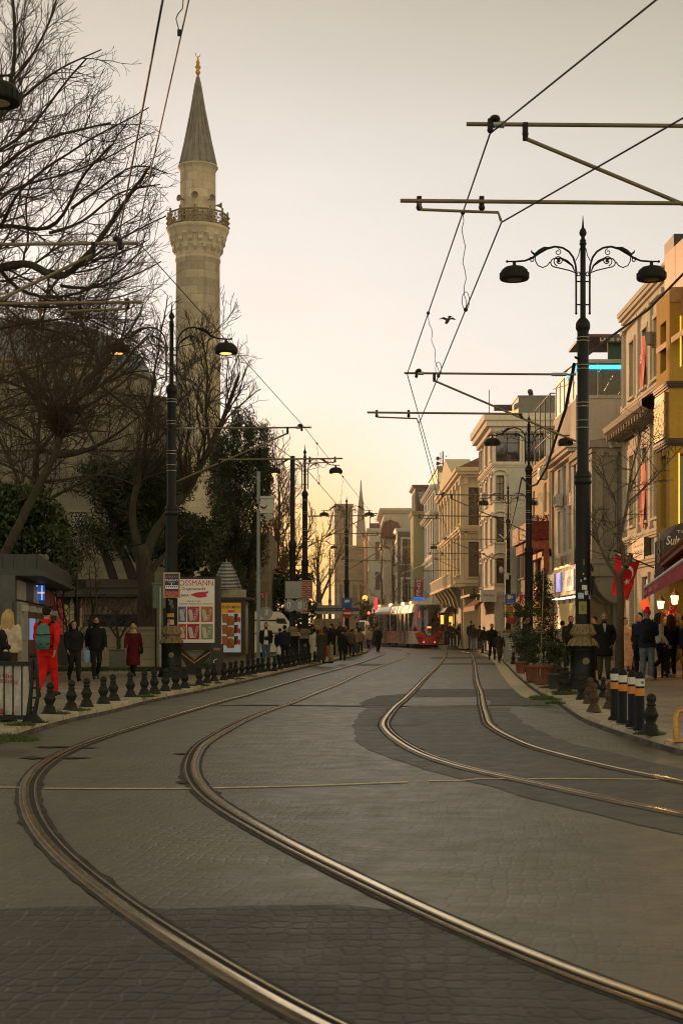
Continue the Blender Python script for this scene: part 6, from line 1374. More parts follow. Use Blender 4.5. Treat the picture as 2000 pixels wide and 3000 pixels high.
def seg_M(s0,s1):
    a,b=tram_path(s0),tram_path(s1); d=(b-a); return Matrix.Translation(a)@Matrix.Rotation(math.atan2(-d.x,d.y),4,'Z'),d.length
def xb(par,name,m,M,fn):
    g=MB(); fn(g); g.xform(M); return g.build(name,m,par,True)
for i,(s0,s1) in enumerate([(0,3.4),(3.8,10.2),(10.6,14.0),(14.4,20.8),(21.2,26.5)]):
    M,L=seg_M(s0,s1); y0=0.35 if i==0 else 0; W=1.32
    body=xb(tram,'car_body',M_TGREY if i==0 else mat((.50,.22,.15),.25,.3,.25,.9,coat=.4),M,lambda g:(g.box(-W,W,y0+.5 if i==0 else 0,L,.35,1.42),g.box(-W,W,y0+.9 if i==0 else 0,L,2.92,3.02)))  # reddish colour of the rear cars stands in for warm reflections
    xb(body,'skirt',M_TBOT,M,lambda g:g.box(-W+.05,W-.05,.9,L-.1,.12,.36))
    xb(body,'roof',M_TCREAM,M,lambda g:g.prism([(-W,3.02),(-W,3.2),(-W+.16,3.62),(-W+.5,3.72),(W-.5,3.72),(W-.16,3.62),(W,3.2),(W,3.02)],y0+.5 if i==0 else 0.05,L-.05,'y'))
    for s_ in (-1,1):
        n=1 if i in (0,2) else 3; yy0=1.0 if i==0 else .15
        for k in range(n):
            a=yy0+(L-yy0-.1)*k/n; b=yy0+(L-yy0-.1)*(k+1)/n
            xb(body,'window',M_TGL,M,lambda g:g.box(s_*(W-.02)-.02,s_*(W-.02)+.02,a+.03,b-.03,1.42,2.92))
            xb(body,'post',M_TGREY,M,lambda g:g.box(s_*W-.03,s_*W+.03,b-.05,b+.05,1.42,2.92))
        if i in (1,3):
            for a in (1.2,3.9): xb(body,'door',mat((.13,.12,.11),.2,.2),M,lambda g:g.box(s_*(W+.012)-.014,s_*(W+.012)+.014,a,a+1.3,.42,2.9))
    if i<4:
        M2,L2=seg_M(s1,s1+.4); xb(tram,'gangway',mat((.03,.03,.03),.8),M2,lambda g:[g.box(-1.15+.03*(k%2),1.15-.03*(k%2),-.05+k*.1,.06+k*.1,.4,3.3) for k in range(5)])
# rounded cab built row by row
def cabpt(x,z): 
    q=abs(x)/1.32; return (x, .95*q**2.6+ (.16*max(0,z-1.2)**1.3)*.8 , z)
def cabstrip(fn_in,fn_out,z0,z1,side,n=10,m=4,off=0.0):
    g=MB(); vs=[];fs=[]
    for i in range(n+1):
        z=z0+(z1-z0)*i/n; a,b=fn_in(z),fn_out(z)
        for j in range(m+1):
            x=a+(b-a)*j/m; p=cabpt(x,z); vs.append((side*p[0],p[1]-off,p[2]))
    for i in range(n):
        for j in range(m): fs.append((i*(m+1)+j,i*(m+1)+j+1,(i+1)*(m+1)+j+1,(i+1)*(m+1)+j))
    g.add(vs,fs,True); return g
def wsh(z):   # half width of the windscreen
    t=min(1,max(0,(z-.92)/1.3)); return .94*math.sin(t*PI/2)**.62 if t<1 else .94-.05*(z-2.22)/1.3
def redh(z): return min(1.18,wsh(z)+.20) if z>1.25 else 1.14-.28*max(0,(1.25-z)/.8)**1.3
def add_cab(parts,name,m):
    g=MB()
    for p in parts: b=len(g.v); g.add(p.v,p.f,True)
    g.xform(Matrix.Translation((7.15,116,0))@Matrix.Rotation(R(3),4,'Z')); return g.build(name,m,tram,True)
ws_=add_cab([cabstrip(lambda z:0,wsh,.92,3.58,s_,18,6) for s_ in (-1,1)],'windscreen',glass((.02,.03,.03),.04,.6))
add_cab([cabstrip(wsh,redh,.92,3.60,s_,18,3,.012) for s_ in (-1,1)]+[cabstrip(lambda z:0,redh,.30,.92,s_,6,5,.012) for s_ in (-1,1)],'red_surround',M_TRED)
add_cab([cabstrip(redh,lambda z:1.32,.36,1.40,s_,8,4) for s_ in (-1,1)],'corner_panel',M_TGREY)
for s_ in (-1,1): add_cab([cabstrip(redh,lambda z:1.32,1.40,2.95,s_,8,4)],'side_window',M_TGL)
add_cab([cabstrip(redh,lambda z:1.32-max(0,(z-3.2))*.5,2.95,3.62,s_,8,4) for s_ in (-1,1)],'roof_fairing',M_TCREAM)
g=MB(); 
for s_ in (-1,1): g.add([(s_*0,.30,3.6),(s_*1.1,.95,3.6),(s_*1.1,1.3,3.72),(0,1.3,3.72)],[(0,1,2,3)])
g.xform(Matrix.Translation((7.15,116,0))@Matrix.Rotation(R(3),4,'Z')); g.build('roof_edge',M_TCREAM,tram,True)
def cab_bit(name,x,z,w,h,m,off=.04,par=tram):
    g=MB(); y=cabpt(abs(x),z)[1]-off; sl=(cabpt(abs(x)+.05,z)[1]-cabpt(abs(x)-.05,z)[1])/.1*(1 if x>0 else -1) if x else 0
    g.add([(x-w/2,y-sl*w/2,z-h/2),(x+w/2,y+sl*w/2,z-h/2),(x+w/2,y+sl*w/2+.01,z+h/2),(x-w/2,y-sl*w/2+.01,z+h/2)],[(0,1,2,3)])
    g.xform(Matrix.Translation((7.15,116,0))@Matrix.Rotation(R(3),4,'Z')); return g.build(name,m,par,True)
M_TL=glow((1.0,.06,.03),.7,(.5,.05,.04)); 
for s_ in (-1,1):
    cab_bit('tail_light',s_*.78,2.72,.09,.55,M_TL); cab_bit('headlight',s_*.45,.52,.07,.07,glow((1,.9,.75),1.5)); cab_bit('headlight_slot',s_*.80,.86,.40,.09,M_BLACK,.03)
    g=MB(); g.cbox((7.15+s_*1.36,116.55,1.55),(.18,.12,.24)); g.build('mirror',M_TRED,tram,True)
cab_bit('destination_light',0,1.72,.34,.13,glow((1,.25,.05),2.2,(.6,.2,.1))); cab_bit('emblem',0,1.12,.22,.2,M_WHITE); cab_bit('emblem',0,1.06,.12,.12,M_RED,.05); cab_bit('wiper',.16,1.55,.03,.6,M_BLACK)
cab_bit('display',0,3.30,1.5,.34,mat((.03,.035,.035),.2),.03)
g=MB(); M,_=seg_M(10.6,14); 
for a,b in (((-.5,.6,3.75),(-.5,1.8,4.4)),((.5,.6,3.75),(.5,1.8,4.4)),((-.5,1.8,4.4),(-.4,.7,5.3)),((.5,1.8,4.4),(.4,.7,5.3)),((-.8,.7,5.3),(.8,.7,5.3)),((-.8,.9,5.3),(.8,.9,5.3)),((-.5,1.8,4.4),(.5,1.8,4.4))): g.cyl(a,b,.035,5)
g.box(-.7,.7,.3,2.2,3.72,3.85); g.xform(M); g.build('pantograph',M_BLACK,tram,True)
for s0 in (4.6,9,15,20): 
    M,_=seg_M(s0,s0+1); xb(tram,'roof_equipment',M_TCREAM,M,lambda g:g.box(-.9,.9,0,1.6,3.72,3.95))
# ================================================================ VANS
def van(label,loc,rz,L=4.9,Wd=1.95,H=2.25,m=None):
    o=thing('white_van',label,'van',loc,rz); m=m or mat((.80,.80,.76),.3,0,.06,.8,coat=.5); w=Wd/2
    g=MB(); pr=[(0,.32),(0,1.9),(.12,H),(L*.66,H+.02),(L*.72,H-.06),(L*.87,1.35),(L*.985,1.08),(L,.8),(L,.35)]
    n=len(pr); 
    for s_ in (-1,1): g.add([(x,s_*(w-(.10 if z>1.35 else 0)-(.12 if z>2.1 else 0)),z) for x,z in pr],[tuple(range(n)) if s_<0 else tuple(range(n-1,-1,-1))],False)
    for i in range(n):
        a,b=i,(i+1)%n; g.f.append([a,n+a,n+b,b]); g.m.append(0); g.s.append(False)
    body=g.build('body',m,o)
    g=MB(); g.add([(L*.735,-w*.84,H-.12),(L*.735,w*.84,H-.12),(L*.868,w*.9,1.40),(L*.868,-w*.9,1.40)],[(0,1,2,3)]); g.xform(Matrix.Translation((.03,0,.02))); g.build('windscreen',M_TGL,o)
    for s_ in (-1,1):
        y=s_*(w-.075)
        g=MB(); g.add([(L*.60,y,1.3),(L*.80,y,1.3),(L*.715,y,1.95),(L*.60,y,1.95)],[(0,1,2,3)]); g.build('window',M_TGL,o)
        g=MB(); g.add([(L*.40,y+s_*.06,.98),(L*.50,y+s_*.06,.98),(L*.50,y+s_*.06,1.32),(L*.40,y+s_*.06,1.32)],[(0,1,2,3)]); g.build('window',M_TGL,o)
        g=MB(); g.box(L*.02,L*.72,s_*(w+.005)-.012,s_*(w+.005)+.012,1.22,1.26); g.build('trim',M_BLACK,o)
        g=MB(); g.box(L*.04,L*.70,s_*(w-.09)-.02,s_*(w-.09)+.02,1.82,1.88); g.build('roof_rail',M_BLACK,o)
        g=MB(); g.box(L*.5,L*.53,s_*(w+.02)-.02,s_*(w+.02)+.02,1.05,1.10); g.build('handle',M_BLACK,o)
        for x in (L*.19,L*.82):
            g=MB(); g.lathe([(.14,-.1),(.31,-.1),(.335,-.06),(.335,.06),(.31,.1),(.14,.1)],20,(0,0,0)); g.xform(Matrix.Translation((x,s_*(w-.1),.335))@Matrix.Rotation(R(90),4,'X')); wh=g.build('wheel',M_BLACK,o)
            g=MB(); g.lathe([(.0,-.105),(.2,-.105),(.2,.105),(.0,.105)],14); g.xform(Matrix.Translation((x,s_*(w-.1),.335))@Matrix.Rotation(R(90),4,'X')); g.build('rim',M_GALV,wh)
        g=MB(); g.box(-.02,.03,s_*(w-.16)-.07,s_*(w-.16)+.07,.9,1.5); g.build('tail_light',mat((.4,.02,.02),.3),o)
        g=MB(); g.box(L-.22,L-.02,s_*(w-.22)-.14,s_*(w-.22)+.14,.78,.98); g.build('headlight',mat((.6,.6,.55),.2),o)
    g=MB(); g.add([(-.02,-w*.8,1.3),(-.02,w*.8,1.3),(.02,w*.75,1.95),(.02,-w*.75,1.95)],[(0,1,2,3)]); g.build('rear_window',M_TGL,o)
    g=MB(); g.box(-.06,0,-w*.9,w*.9,.34,.6); g.build('bumper',M_BLACK,o)
    return o
van('white panel van parked behind the food poster kiosk',(gx(642,66),66.4,PAV-.1),R(50))
v2=van('white minibus facing the street beside the tram stop shelter',(gx(1048,112)+.2,118,0),R(-97),m=mat((.8,.8,.78),.3,coat=.5))
for s_ in (-1,1):
    g=MB(); g.sphere((4.88,s_*.7,.88),.10); g.build('lit_headlight',glow((1,.75,.5),4),v2)
# ================================================================ BOLLARDS
def make_bollard():
    t=thing('bollard','','bollard'); g=MB()
    g.lathe([(.118,0),(.118,.018),(.104,.03),(.100,.05),(.084,.066),(.086,.085),(.074,.105),(.056,.122),(.052,.135),(.064,.165),(.074,.20),(.078,.225),(.072,.25),(.054,.285),(.043,.305),(.042,.315),(.056,.322),(.056,.336),(.044,.345),(.040,.356),(.052,.372),(.058,.398),(.052,.425),(.036,.445),(.014,.455),(0,.458)],16)
    p=g.build('post',M_IRON2,t); g=MB()
    for k in range(8): a=k*PI/4; g.tube([(.052*math.cos(a),.052*math.sin(a),.14),(.078*math.cos(a),.078*math.sin(a),.215),(.046*math.cos(a),.046*math.sin(a),.30)],[.006,.011,.005],4)
    g.build('fluting',M_IRON2,p); return t
bo=make_bollard(); kB=snapshot(bo); first=[True]
M_RUST=mat((.055,.032,.018),.7,.1,.5,9,.3)
def bollard(px,py,label,group,s=1.0,rust=False,rz=0.0,z=PAV):
    p=gnd(px,py,z)
    if first[0]: o=bo; first[0]=False; o.location=p; o['label']=label; o['group']=group; o.rotation_euler=(0,0,rz); o.scale=(s,)*3
    else: o=copy_tree(bo,p,rz,label,group,s,kids=kB)
    o.rotation_euler=(random.uniform(-.045,.045),random.uniform(-.045,.045),rz)
    if rust:
        for c in [c for c in bpy.data.objects if c.parent==o]:
            c.data=c.data.copy(); c.data.materials[0]=M_RUST
            for d_ in [d_ for d_ in bpy.data.objects if d_.parent==c]: d_.data=d_.data.copy(); d_.data.materials[0]=M_RUST
    return o
random.seed(5)
LB=[(25,2114),(145,2091),(208,2080),(254,2071),(303,2062),(334,2053),(383,2042),(423,2036),(453,2031),(484,2025),(516,2020),(542,2016),(585,2007),(607,2002),(628,1996),(656,1993),(674,1989),(690,1984),(708,1982),(726,1977),(742,1975),(757,1971),(770,1969),(786,1967),(804,1966),(821,1961),(835,1957),(847,1955),(861,1953),(875,1949),(885,1947),(895,1944),(906,1942),(923,1940)]
LBL={0:'black bollard directly in front of the railing banner at the left edge',1:'black bollard right of the railing end, before the red tracksuit',2:'third black kerb bollard from the left edge',3:'fourth black kerb bollard from the left, below the black dressed couple',4:'fifth black kerb bollard from the left edge',5:'sixth black kerb bollard from the left edge',6:'black bollard below the burgundy coat, with a gap on either side',7:'black kerb bollard just right of the burgundy coat',8:'black kerb bollard below the big tree trunk',9:'black bollard at the left side of the lit lamp base',10:'black bollard in front of the lit lamp base',11:'black bollard at the right side of the lit lamp base',12:'black bollard before the splayed billboard stand',13:'black bollard between billboard stand and dark pillar',14:'black bollard in front of the dark pillar under the billboard',15:'black bollard just right of the dark pillar under the billboard'}
for i,(x,y) in enumerate(LB):
    bollard(x,y,LBL.get(i,'black bollard in the close row running from the food poster kiosk to the barrier'),'bollards along the left kerb' if i<16 else 'close row of bollards on the left kerb',s=1.0 if i<12 else .96)
RB=[(1903,2150,'black bollard with weeds at its foot, right of the striped posts',1.02,False),(1738,2086,'rusty brown bollard nearest the kerb in front of the right lamp base',.95,True),(1725,2061,'rusty brown bollard half hidden behind the nearest rusty one',.95,True),(1702,2049,'short black bollard in front of the right lamp base',.88,False),(1659,2028,'black bollard left of the right lamp base',.95,False),(1646,2030,'black bollard beside the green pots',.95,False),(1764,2043,'black bollard at the right side of the right lamp base',.8,False),(1783,2076,'rusty brown bollard hidden behind the striped posts',.9,True),(1479,1934,'small black bollard near the grey cabinet on the right kerb',1,False),(1412,1914,'far black bollard behind the boy on the right kerb',1,False),(1502,1946,'black bollard below the grey cabinet',1,False)]
for x,y,l,s,ru in RB: bollard(x,y,l,'bollards along the right kerb',s,ru)
def striped(px,py,label,sc_=1):
    t=thing('striped_post',label,'bollard',gnd(px,py,PAV),group='black posts with white and orange bands'); g=MB()
    g.lathe([(.09,0),(.085,.03),(.056,.05),(.054,.40)],16); g.lathe([(.054,.40),(.054,.625),(.057,.63),(.057,.645),(.044,.68),(.02,.70),(0,.70)],16); g.build('post',mat((.009,.010,.012),.6,var=.2,scale=10,spec=.15),t)
    g=MB(); g.lathe([(.0575,.415),(.0575,.505)],16); g.build('orange_band',mat((.50,.17,.015),.4,var=.15,scale=10),t)
    g=MB(); g.lathe([(.0575,.53),(.0575,.62)],16); g.build('white_band',mat((.5,.48,.42),.4,var=.2,scale=10),t)
    return t
for px,py,l in [(1799,2109,'first of four black posts with white and orange bands, nearest the lamp'),(1823,2119,'second of four black posts with white and orange bands'),(1851,2130,'third of four black posts with white and orange bands'),(1873,2140,'last of four banded posts, with a small blue seal on its white band')]:
    o=striped(px,py,l)
g=MB(); g.lathe([(.016,0),(.016,.004),(0,.004)],10); g.xform(Matrix.Translation((.02,-.057,.575))@Matrix.Rotation(R(90),4,'X')); g.build('blue_seal',mat((.03,.08,.25),.5),o)
p=gnd(1985,2170,PAV); g=MB(); g.tube([(p.x-.02,p.y,PAV),(p.x-.02,p.y,PAV+.26),(p.x,p.y,PAV+.32),(p.x+.06,p.y,PAV+.335),(p.x+.8,p.y+.02,PAV+.335),(p.x+.86,p.y,PAV+.30),(p.x+.88,p.y,PAV)],.036,10); g.box(p.x-.12,p.x+.1,p.y-.08,p.y+.08,PAV-.01,PAV+.008); tag(g.build('hoop_barrier',mat((.40,.22,.06),.35,.4,.3,6)),'golden brown tubular hoop barrier at the right edge','barrier')
# ================================================================ PLANTERS ON THE RIGHT KERB
def planter(label,px,py,rt,rb,h,potm,clumps,leafm,seed,size=.07,stem=0.0,asp=.5,tiers=None,name='potted_plant'):
    p=gnd(px,py,PAV); o=thing(name,label,'potted plant',p,group='potted plants along the right kerb'); g=MB()
    g.lathe([(rb,0),(rt*.93,h*.82),(rt*.95,h*.83),(rt*1.05,h*.84),(rt*1.06,h),(rt*.95,h),(rt*.92,h*.93),(0,h*.93)],18); g.build('pot',potm,o)
    g=MB(); g.tube([(0,0,h*.9),(.01,0,h*.9+max(.15,stem))],.02,6); g.build('stem',M_BARK,o)
    g=MB(); r=random.Random(seed)
    for c,rad,n in clumps: leaves(g,c,rad,n,size,r,asp,.4)
    g.build('foliage',leafm,o); return o
M_TERRA=mat((.17,.07,.042),.8,var=.25,scale=6,bump=.1); M_GREYPOT=mat((.03,.035,.035),.5,var=.3); M_STAKE=mat((.30,.22,.12),.8)
cl=[((random.gauss(0,.09),random.gauss(0,.09),.75+1.75*k/40),(.30*(1-.75*(k/40))+.06,.30*(1-.75*(k/40))+.06,.16),90) for k in range(41)]
o=planter('tall dark conifer in a big terracotta pot beside the right lamp base',1590,2004,.285,.22,.44,M_TERRA,cl,M_CYP,1,.075,.4,.3)
g=MB(); g.cyl((-.10,-.26,.2),(-.02,-.22,2.55),.014,6); g.build('stake',M_STAKE,o)
planter('low leafy shrub in a grey pot in front of the conifer',1626,2018,.17,.13,.33,M_GREYPOT,[((random.gauss(0,.17),random.gauss(0,.15),.55+random.random()*.4),(.15,.15,.12),55) for k in range(22)],M_LEAFD,2,.06,.2)
planter('small shrub in a dark pot between the conifer and the man in jeans',1638,2000,.2,.16,.35,M_GREYPOT,[((random.gauss(0,.2),random.gauss(0,.15),.6+random.random()*.6),(.14,.14,.13),60) for k in range(22)],M_LEAFD,3,.07,.3)
planter('smaller terracotta pot with a bushy shrub behind the conifer',1562,1996,.21,.17,.38,M_TERRA,[((random.gauss(0,.16),random.gauss(0,.16),.5+random.random()*.6),(.15,.15,.12),60) for k in range(22)],M_LEAFB,4,.06,.3)
planter('slim shrub in a terracotta pot by the grey cabinet',1524,1972,.16,.12,.34,M_TERRA,[((random.gauss(0,.13),random.gauss(0,.13),.45+random.random()*1.6),(.13,.13,.14),60) for k in range(30)],M_LEAFD,5,.06,.4)
planter('round topped shrub behind the man in the navy coat',1530,1958,.18,.14,.36,M_GREYPOT,[((random.gauss(0,.2),random.gauss(0,.2),1.75+random.random()*.35),(.14,.14,.12),60) for k in range(13)],M_LEAFB,6,.08,1.3)
# leaning street sapling on the right
Y0=36.0; tr=[[(1812,1985),(1813,1850),(1817,1757),(1811,1693)],[(1811,1693),(1784,1655),(1765,1620),(1751,1591),(1741,1527),(1735,1480)],[(1811,1693),(1830,1665),(1822,1615),(1815,1578),(1836,1476),(1842,1420)],[(1815,1578),(1808,1484),(1790,1440),(1770,1395),(1757,1340)],[(1836,1476),(1863,1451),(1912,1405),(1960,1350),(2010,1295)],[(1842,1420),(1850,1380),(1865,1320),(1880,1260),(1888,1210)],[(1842,1440),(1870,1370),(1905,1300),(1925,1260)],[(1830,1660),(1843,1640),(1847,1622)],[(1751,1591),(1768,1560),(1800,1545),(1815,1520)]]
g=MB(); g2=MB(); r=random.Random(3); base=[(.125,.105,.10,.085),(.045,.04,.035,.03,.024,.014),(.075,.06,.055,.045,.035,.03),(.035,.03,.024,.018,.012),(.03,.028,.022,.016,.01),(.03,.025,.02,.014,.01),(.022,.018,.012,.008),(.09,.07,.055),(.012,.011,.01,.006)]
for L,rr_ in zip(tr,base):
    P=px_line(L,Y0,.06,len(L)); g.tube(P,list(rr_),7,False)
    if rr_[0]<.08:
        for a,b in zip(P[1:],P[2:]):
            for k in range(5):
                q=a.lerp(b,r.random()); d=Vector((r.uniform(-1,1),r.uniform(-.5,.5),r.uniform(-.1,1))).normalized()*r.uniform(.25,.8); e=q+d; g2.tube([q,q+d*.5+Vector((0,0,.03)),e],[.010,.008,.005],3,False)
                for _ in range(2): d2=d*.35+Vector((r.uniform(-.25,.25),0,r.uniform(0,.25))); g2.tube([q+d*.5,q+d*.5+d2],[.006,.004],3,False)
o=thing('bare_sapling','slender bare street tree with knotted fork in front of the red flag','tree',(gx(1812,Y0),Y0,PAV)); g.build('trunk',mat((.10,.075,.05),.85,var=.35,scale=9,bump=.4),o,True); g2.build('twigs',M_TWIG,o,True)
# national flag hanging from a sloping pole
Yf=46.5; o=thing('red_flag','large red flag with white crescent hanging from a sloping pole behind the sapling','flag',at(1910,1662,Yf+5)); 
g=MB(); g.cyl(at(1798,1613,Yf),at(1912,1663,Yf+4),.025,6); g.build('flag_pole',M_IRON,o,True)
A,B,Cc,D=at(1803,1618,Yf),at(1871,1648,Yf+2.2),at(1838,1760,Yf+1.2),at(1794,1742,Yf)
g=MB(); n=16; vs=[];fs=[]
for i in range(n+1):
    for j in range(n+1):
        u,v=j/n,i/n; p=(A.lerp(B,u)).lerp(D.lerp(Cc,u),v); p.y+=.10*math.sin(u*11+v*2)*(.3+v)+.05*math.sin(v*9+u*5); vs.append(p)
for i in range(n):
    for j in range(n): fs.append((i*(n+1)+j,i*(n+1)+j+1,(i+1)*(n+1)+j+1,(i+1)*(n+1)+j))
g.add(vs,fs,True); cl=g.build('cloth',mat((.74,.014,.02),.75,var=.18,scale=2.5),o,True)
c=A.lerp(B,.45).lerp(D.lerp(Cc,.45),.42); mo=moon(cl,(c.x,c.y-.22,c.z),.30,R(20)); mo.rotation_euler=(0,R(70),R(8))
g=MB(); a_=A+Vector((0,-.02,0)); g.add([A,B,B+Vector((0,0,-.06)),A+Vector((0,0,-.06))],[(0,1,2,3)]); g.xform(Matrix.Translation((0,-.03,0))); g.build('hem',M_WHITE,cl,True)
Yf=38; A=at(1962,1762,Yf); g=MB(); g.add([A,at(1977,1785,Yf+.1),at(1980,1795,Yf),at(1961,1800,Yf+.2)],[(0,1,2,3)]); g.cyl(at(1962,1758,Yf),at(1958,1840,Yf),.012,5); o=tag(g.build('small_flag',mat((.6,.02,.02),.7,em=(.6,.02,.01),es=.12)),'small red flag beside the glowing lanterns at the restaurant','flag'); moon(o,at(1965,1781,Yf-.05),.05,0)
# ================================================================ LEFT SIDE FURNITURE
# railing with a plastic banner at the left edge
p=gnd(105,2118,PAV); Yb=p.y; o=thing('iron_railing','black iron railing with curved end post at the lower left edge','railing',p)
k_=F/Yb; X=lambda px:gx(px,Yb); Z=lambda py:gz(py,Yb)
g=MB(); g.box(X(-80),X(96),Yb-.03,Yb+.03,Z(1950),Z(1938)); g.box(X(-80),X(96),Yb-.03,Yb+.03,Z(2108),Z(2096)); g.build('rail',M_IRON,o,True)
for px in (-40,-13,13,39,65): 
    g=MB(); g.box(X(px)-.008,X(px)+.008,Yb-.01,Yb+.01,Z(2100),Z(1945)); g.build('bar',M_IRON,o,True)
g=MB(); L=[(X(93),Yb,Z(2112)),(X(105),Yb,Z(2075)),(X(112),Yb,Z(2040)),(X(111),Yb,Z(1990)),(X(104),Yb,Z(1945)),(X(100),Yb,Z(1918))]; g.tube(L,[.04,.03,.024,.022,.022,.02],8)
L2=[(X(84),Yb,Z(2112)),(X(88),Yb,Z(2060)),(X(94),Yb,Z(2000)),(X(96),Yb,Z(1945)),(X(97),Yb,Z(1925))]; g.tube(L2,[.04,.03,.022,.02,.02],8)
for t_ in (.2,.35,.5,.65,.8): a=Vector(L[0]).lerp(Vector(L[-1]),t_); g.cyl((X(90)+.02*t_,Yb,a.z),(X(109),Yb,a.z),.012,5)
g.cyl((X(88),Yb,Z(1922)),(X(108),Yb,Z(1920)),.025,6); g.lathe([(.14,0),(.12,.05),(.06,.12)],10,(X(96),Yb,PAV)); g.build('end_post',M_IRON,o,True)
g=MB(); n=14; vs=[];fs=[]; r=random.Random(2)
for i in range(n+1):
    for j in range(n+1): vs.append((X(-60)+(X(82)-X(-60))*j/n,Yb+.05+.025*math.sin(j*1.3+i*.4)+r.uniform(-.008,.008),Z(1950)+(Z(2094)-Z(1950))*i/n))
for i in range(n):
    for j in range(n): fs.append((i*(n+1)+j,i*(n+1)+j+1,(i+1)*(n+1)+j+1,(i+1)*(n+1)+j))
g.add(vs,fs,True); bn=tag(g.build('plastic_banner',mat((.42,.40,.36),.3,var=.25,scale=4)),'creased whitish plastic banner with red letters tied behind the railing','banner')
M_RT=mat((.35,.03,.03),.6); write('FATİH',(X(10),Yb+.015,Z(1978)),.22,.055,M_RT,bn,tilt=-.12); write('BELEDİYESİ',(X(12),Yb+.015,Z(1994)),.36,.055,M_RT,bn,tilt=-.10)
g=MB(); g.sphere((X(2),Yb+.02,Z(2085)),.05,.008,.035); g.build('red_logo',M_RT,bn,True)
# kiosk row with machines
Yk=31.5; o=thing('service_kiosk','low kiosk row with brown machine panels and a dark overhanging roof at left','kiosk',(gx(100,Yk),Yk,PAV))
ka,kb=Vector((gx(46,31.0),31.0,0)),Vector((gx(158,41.5),41.5,0)); kd=(kb-ka).normalized(); kn=Vector((kd.y,-kd.x,0))
def kp(s,d,z): q=ka+kd*s+kn*d; return (q.x,q.y,z)   # d>0 towards the pavement
KL=(kb-ka).length
def kslab(g,s0,s1,d0,d1,z0,z1): g.add([kp(s0,d0,z0),kp(s1,d0,z0),kp(s1,d1,z0),kp(s0,d1,z0),kp(s0,d0,z1),kp(s1,d0,z1),kp(s1,d1,z1),kp(s0,d1,z1)],[(0,3,2,1),(4,5,6,7),(0,1,5,4),(1,2,6,5),(2,3,7,6),(3,0,4,7)],False)
M_KG=mat((.035,.04,.036),.55,var=.2); M_KB=mat((.085,.032,.018),.5,var=.25,scale=3)
zr0,zr1=gz(1688,31),gz(1642,31)
g=MB(); kslab(g,0,KL,-2.2,0,PAV,zr0); w_=g.build('wall',M_KG,o,True)
g=MB(); kslab(g,-.35,KL+.3,-2.5,.62,zr0,zr0+.10); kslab(g,-.35,KL+.3,-2.5,.55,zr0+.10,zr0+.14); rf=g.build('roof',M_KG,o,True)
g=MB(); 
for k in range(48): kslab(g,-.3+k*(KL+.5)/48,-.3+k*(KL+.5)/48+.22,.46,.52,zr0+.14,zr1+.12)
for k in range(12): kslab(g,-.34,-.28,-2.4+k*.24,-2.4+k*.24+.235,zr0+.14,zr1+.12)
g.build('roof_screen',mat((.04,.045,.042),.6,.2),rf,True)
n=6
for k in range(n):
    s0=.25+(KL-.4)*k/n; s1=s0+(KL-.4)/n-.12
    g=MB(); kslab(g,s0,s1,0.0,.10,PAV+.1,zr0-.55); pn=g.build('machine',M_KB if k else mat((.30,.29,.26),.5),o,True)
    g=MB(); kslab(g,s0,s1,0.0,.06,zr0-.5,zr0-.08); g.build('sign_panel',mat([(.32,.30,.25),(.04,.04,.05),(.28,.26,.2),(.02,.1,.4),(.25,.05,.03),(.2,.06,.04)][k],.5),pn,True)
    g=MB(); kslab(g,s0+.2,s1-.2,.10,.13,PAV+1.0,PAV+1.5); g.build('screen',glow((.35,.5,.9),.35,(.1,.15,.3)) if k in (1,) else mat((.30,.29,.26),.4,var=.3),pn,True)
    g=MB(); kslab(g,s0+.15,s0+.5,.10,.22,zr0-.75,zr0-.62); g.build('spotlight',mat((.4,.4,.36),.4),pn,True)
g=MB(); kslab(g,4.7,4.76,.02,.23,zr0-.42,zr0-.04); ps=tag(g.build('lit_sign',glow((.02,.12,.75),.4,(.05,.15,.6))),'glowing blue sign with a white cross bar hanging under the kiosk roof','sign')
g=MB(); kslab(g,4.69,4.70,.02,.06,zr0-.42,zr0-.04); kslab(g,4.69,4.70,.06,.23,zr0-.25,zr0-.21); kslab(g,4.69,4.70,.15,.18,zr0-.41,zr0-.05); g.build('emblem',glow((.8,.85,.7),.5),ps,True)
g=MB(); g.box(gx(-60,30.6),gx(44,30.6),30.6,30.7,PAV,zr0); g.box(gx(8,30.5),gx(36,30.5),30.52,30.6,1.0,gz(1760,30.5)); g.build('end_wall',mat((.06,.065,.058),.6,var=.25),o,True)
# shop with a painted mural and the low tiled shop roof
Ym=50; o=thing('low_shop','low dark shop with deep eaves and striped shutters in front of the mosque','shop',(gx(300,Ym),Ym,PAV))
g=MB(); g.box(gx(165,Ym),gx(415,Ym),Ym,Ym+4,PAV,gz(1720,Ym)); g.build('wall',mat((.035,.03,.025),.7,var=.3),o,True)
g=MB(); g.add([(gx(160,Ym),Ym-.7,gz(1742,Ym)),(gx(418,Ym),Ym-.7,gz(1742,Ym)),(gx(410,Ym),Ym+1.5,gz(1692,Ym)),(gx(175,Ym),Ym+1.5,gz(1692,Ym)),(gx(160,Ym),Ym-.7,gz(1748,Ym)),(gx(418,Ym),Ym-.7,gz(1748,Ym))],[(0,1,2,3),(0,4,5,1)]); g.box(gx(160,Ym),gx(418,Ym),Ym-.7,Ym+.1,gz(1750,Ym),gz(1748,Ym)); g.build('roof',mat((.055,.045,.032),.8,var=.35,scale=4),o,True)
g=MB()
for k in range(46): x=gx(240,Ym)+k*(gx(408,Ym)-gx(240,Ym))/46; g.box(x,x+.03,Ym-.06,Ym,gz(1800,Ym),gz(1752,Ym))
g.box(gx(238,Ym),gx(410,Ym),Ym-.03,Ym-.005,gz(1770,Ym),gz(1752,Ym)); g.build('shutter',mat((.20,.17,.12),.7,var=.4,scale=5),o,True)
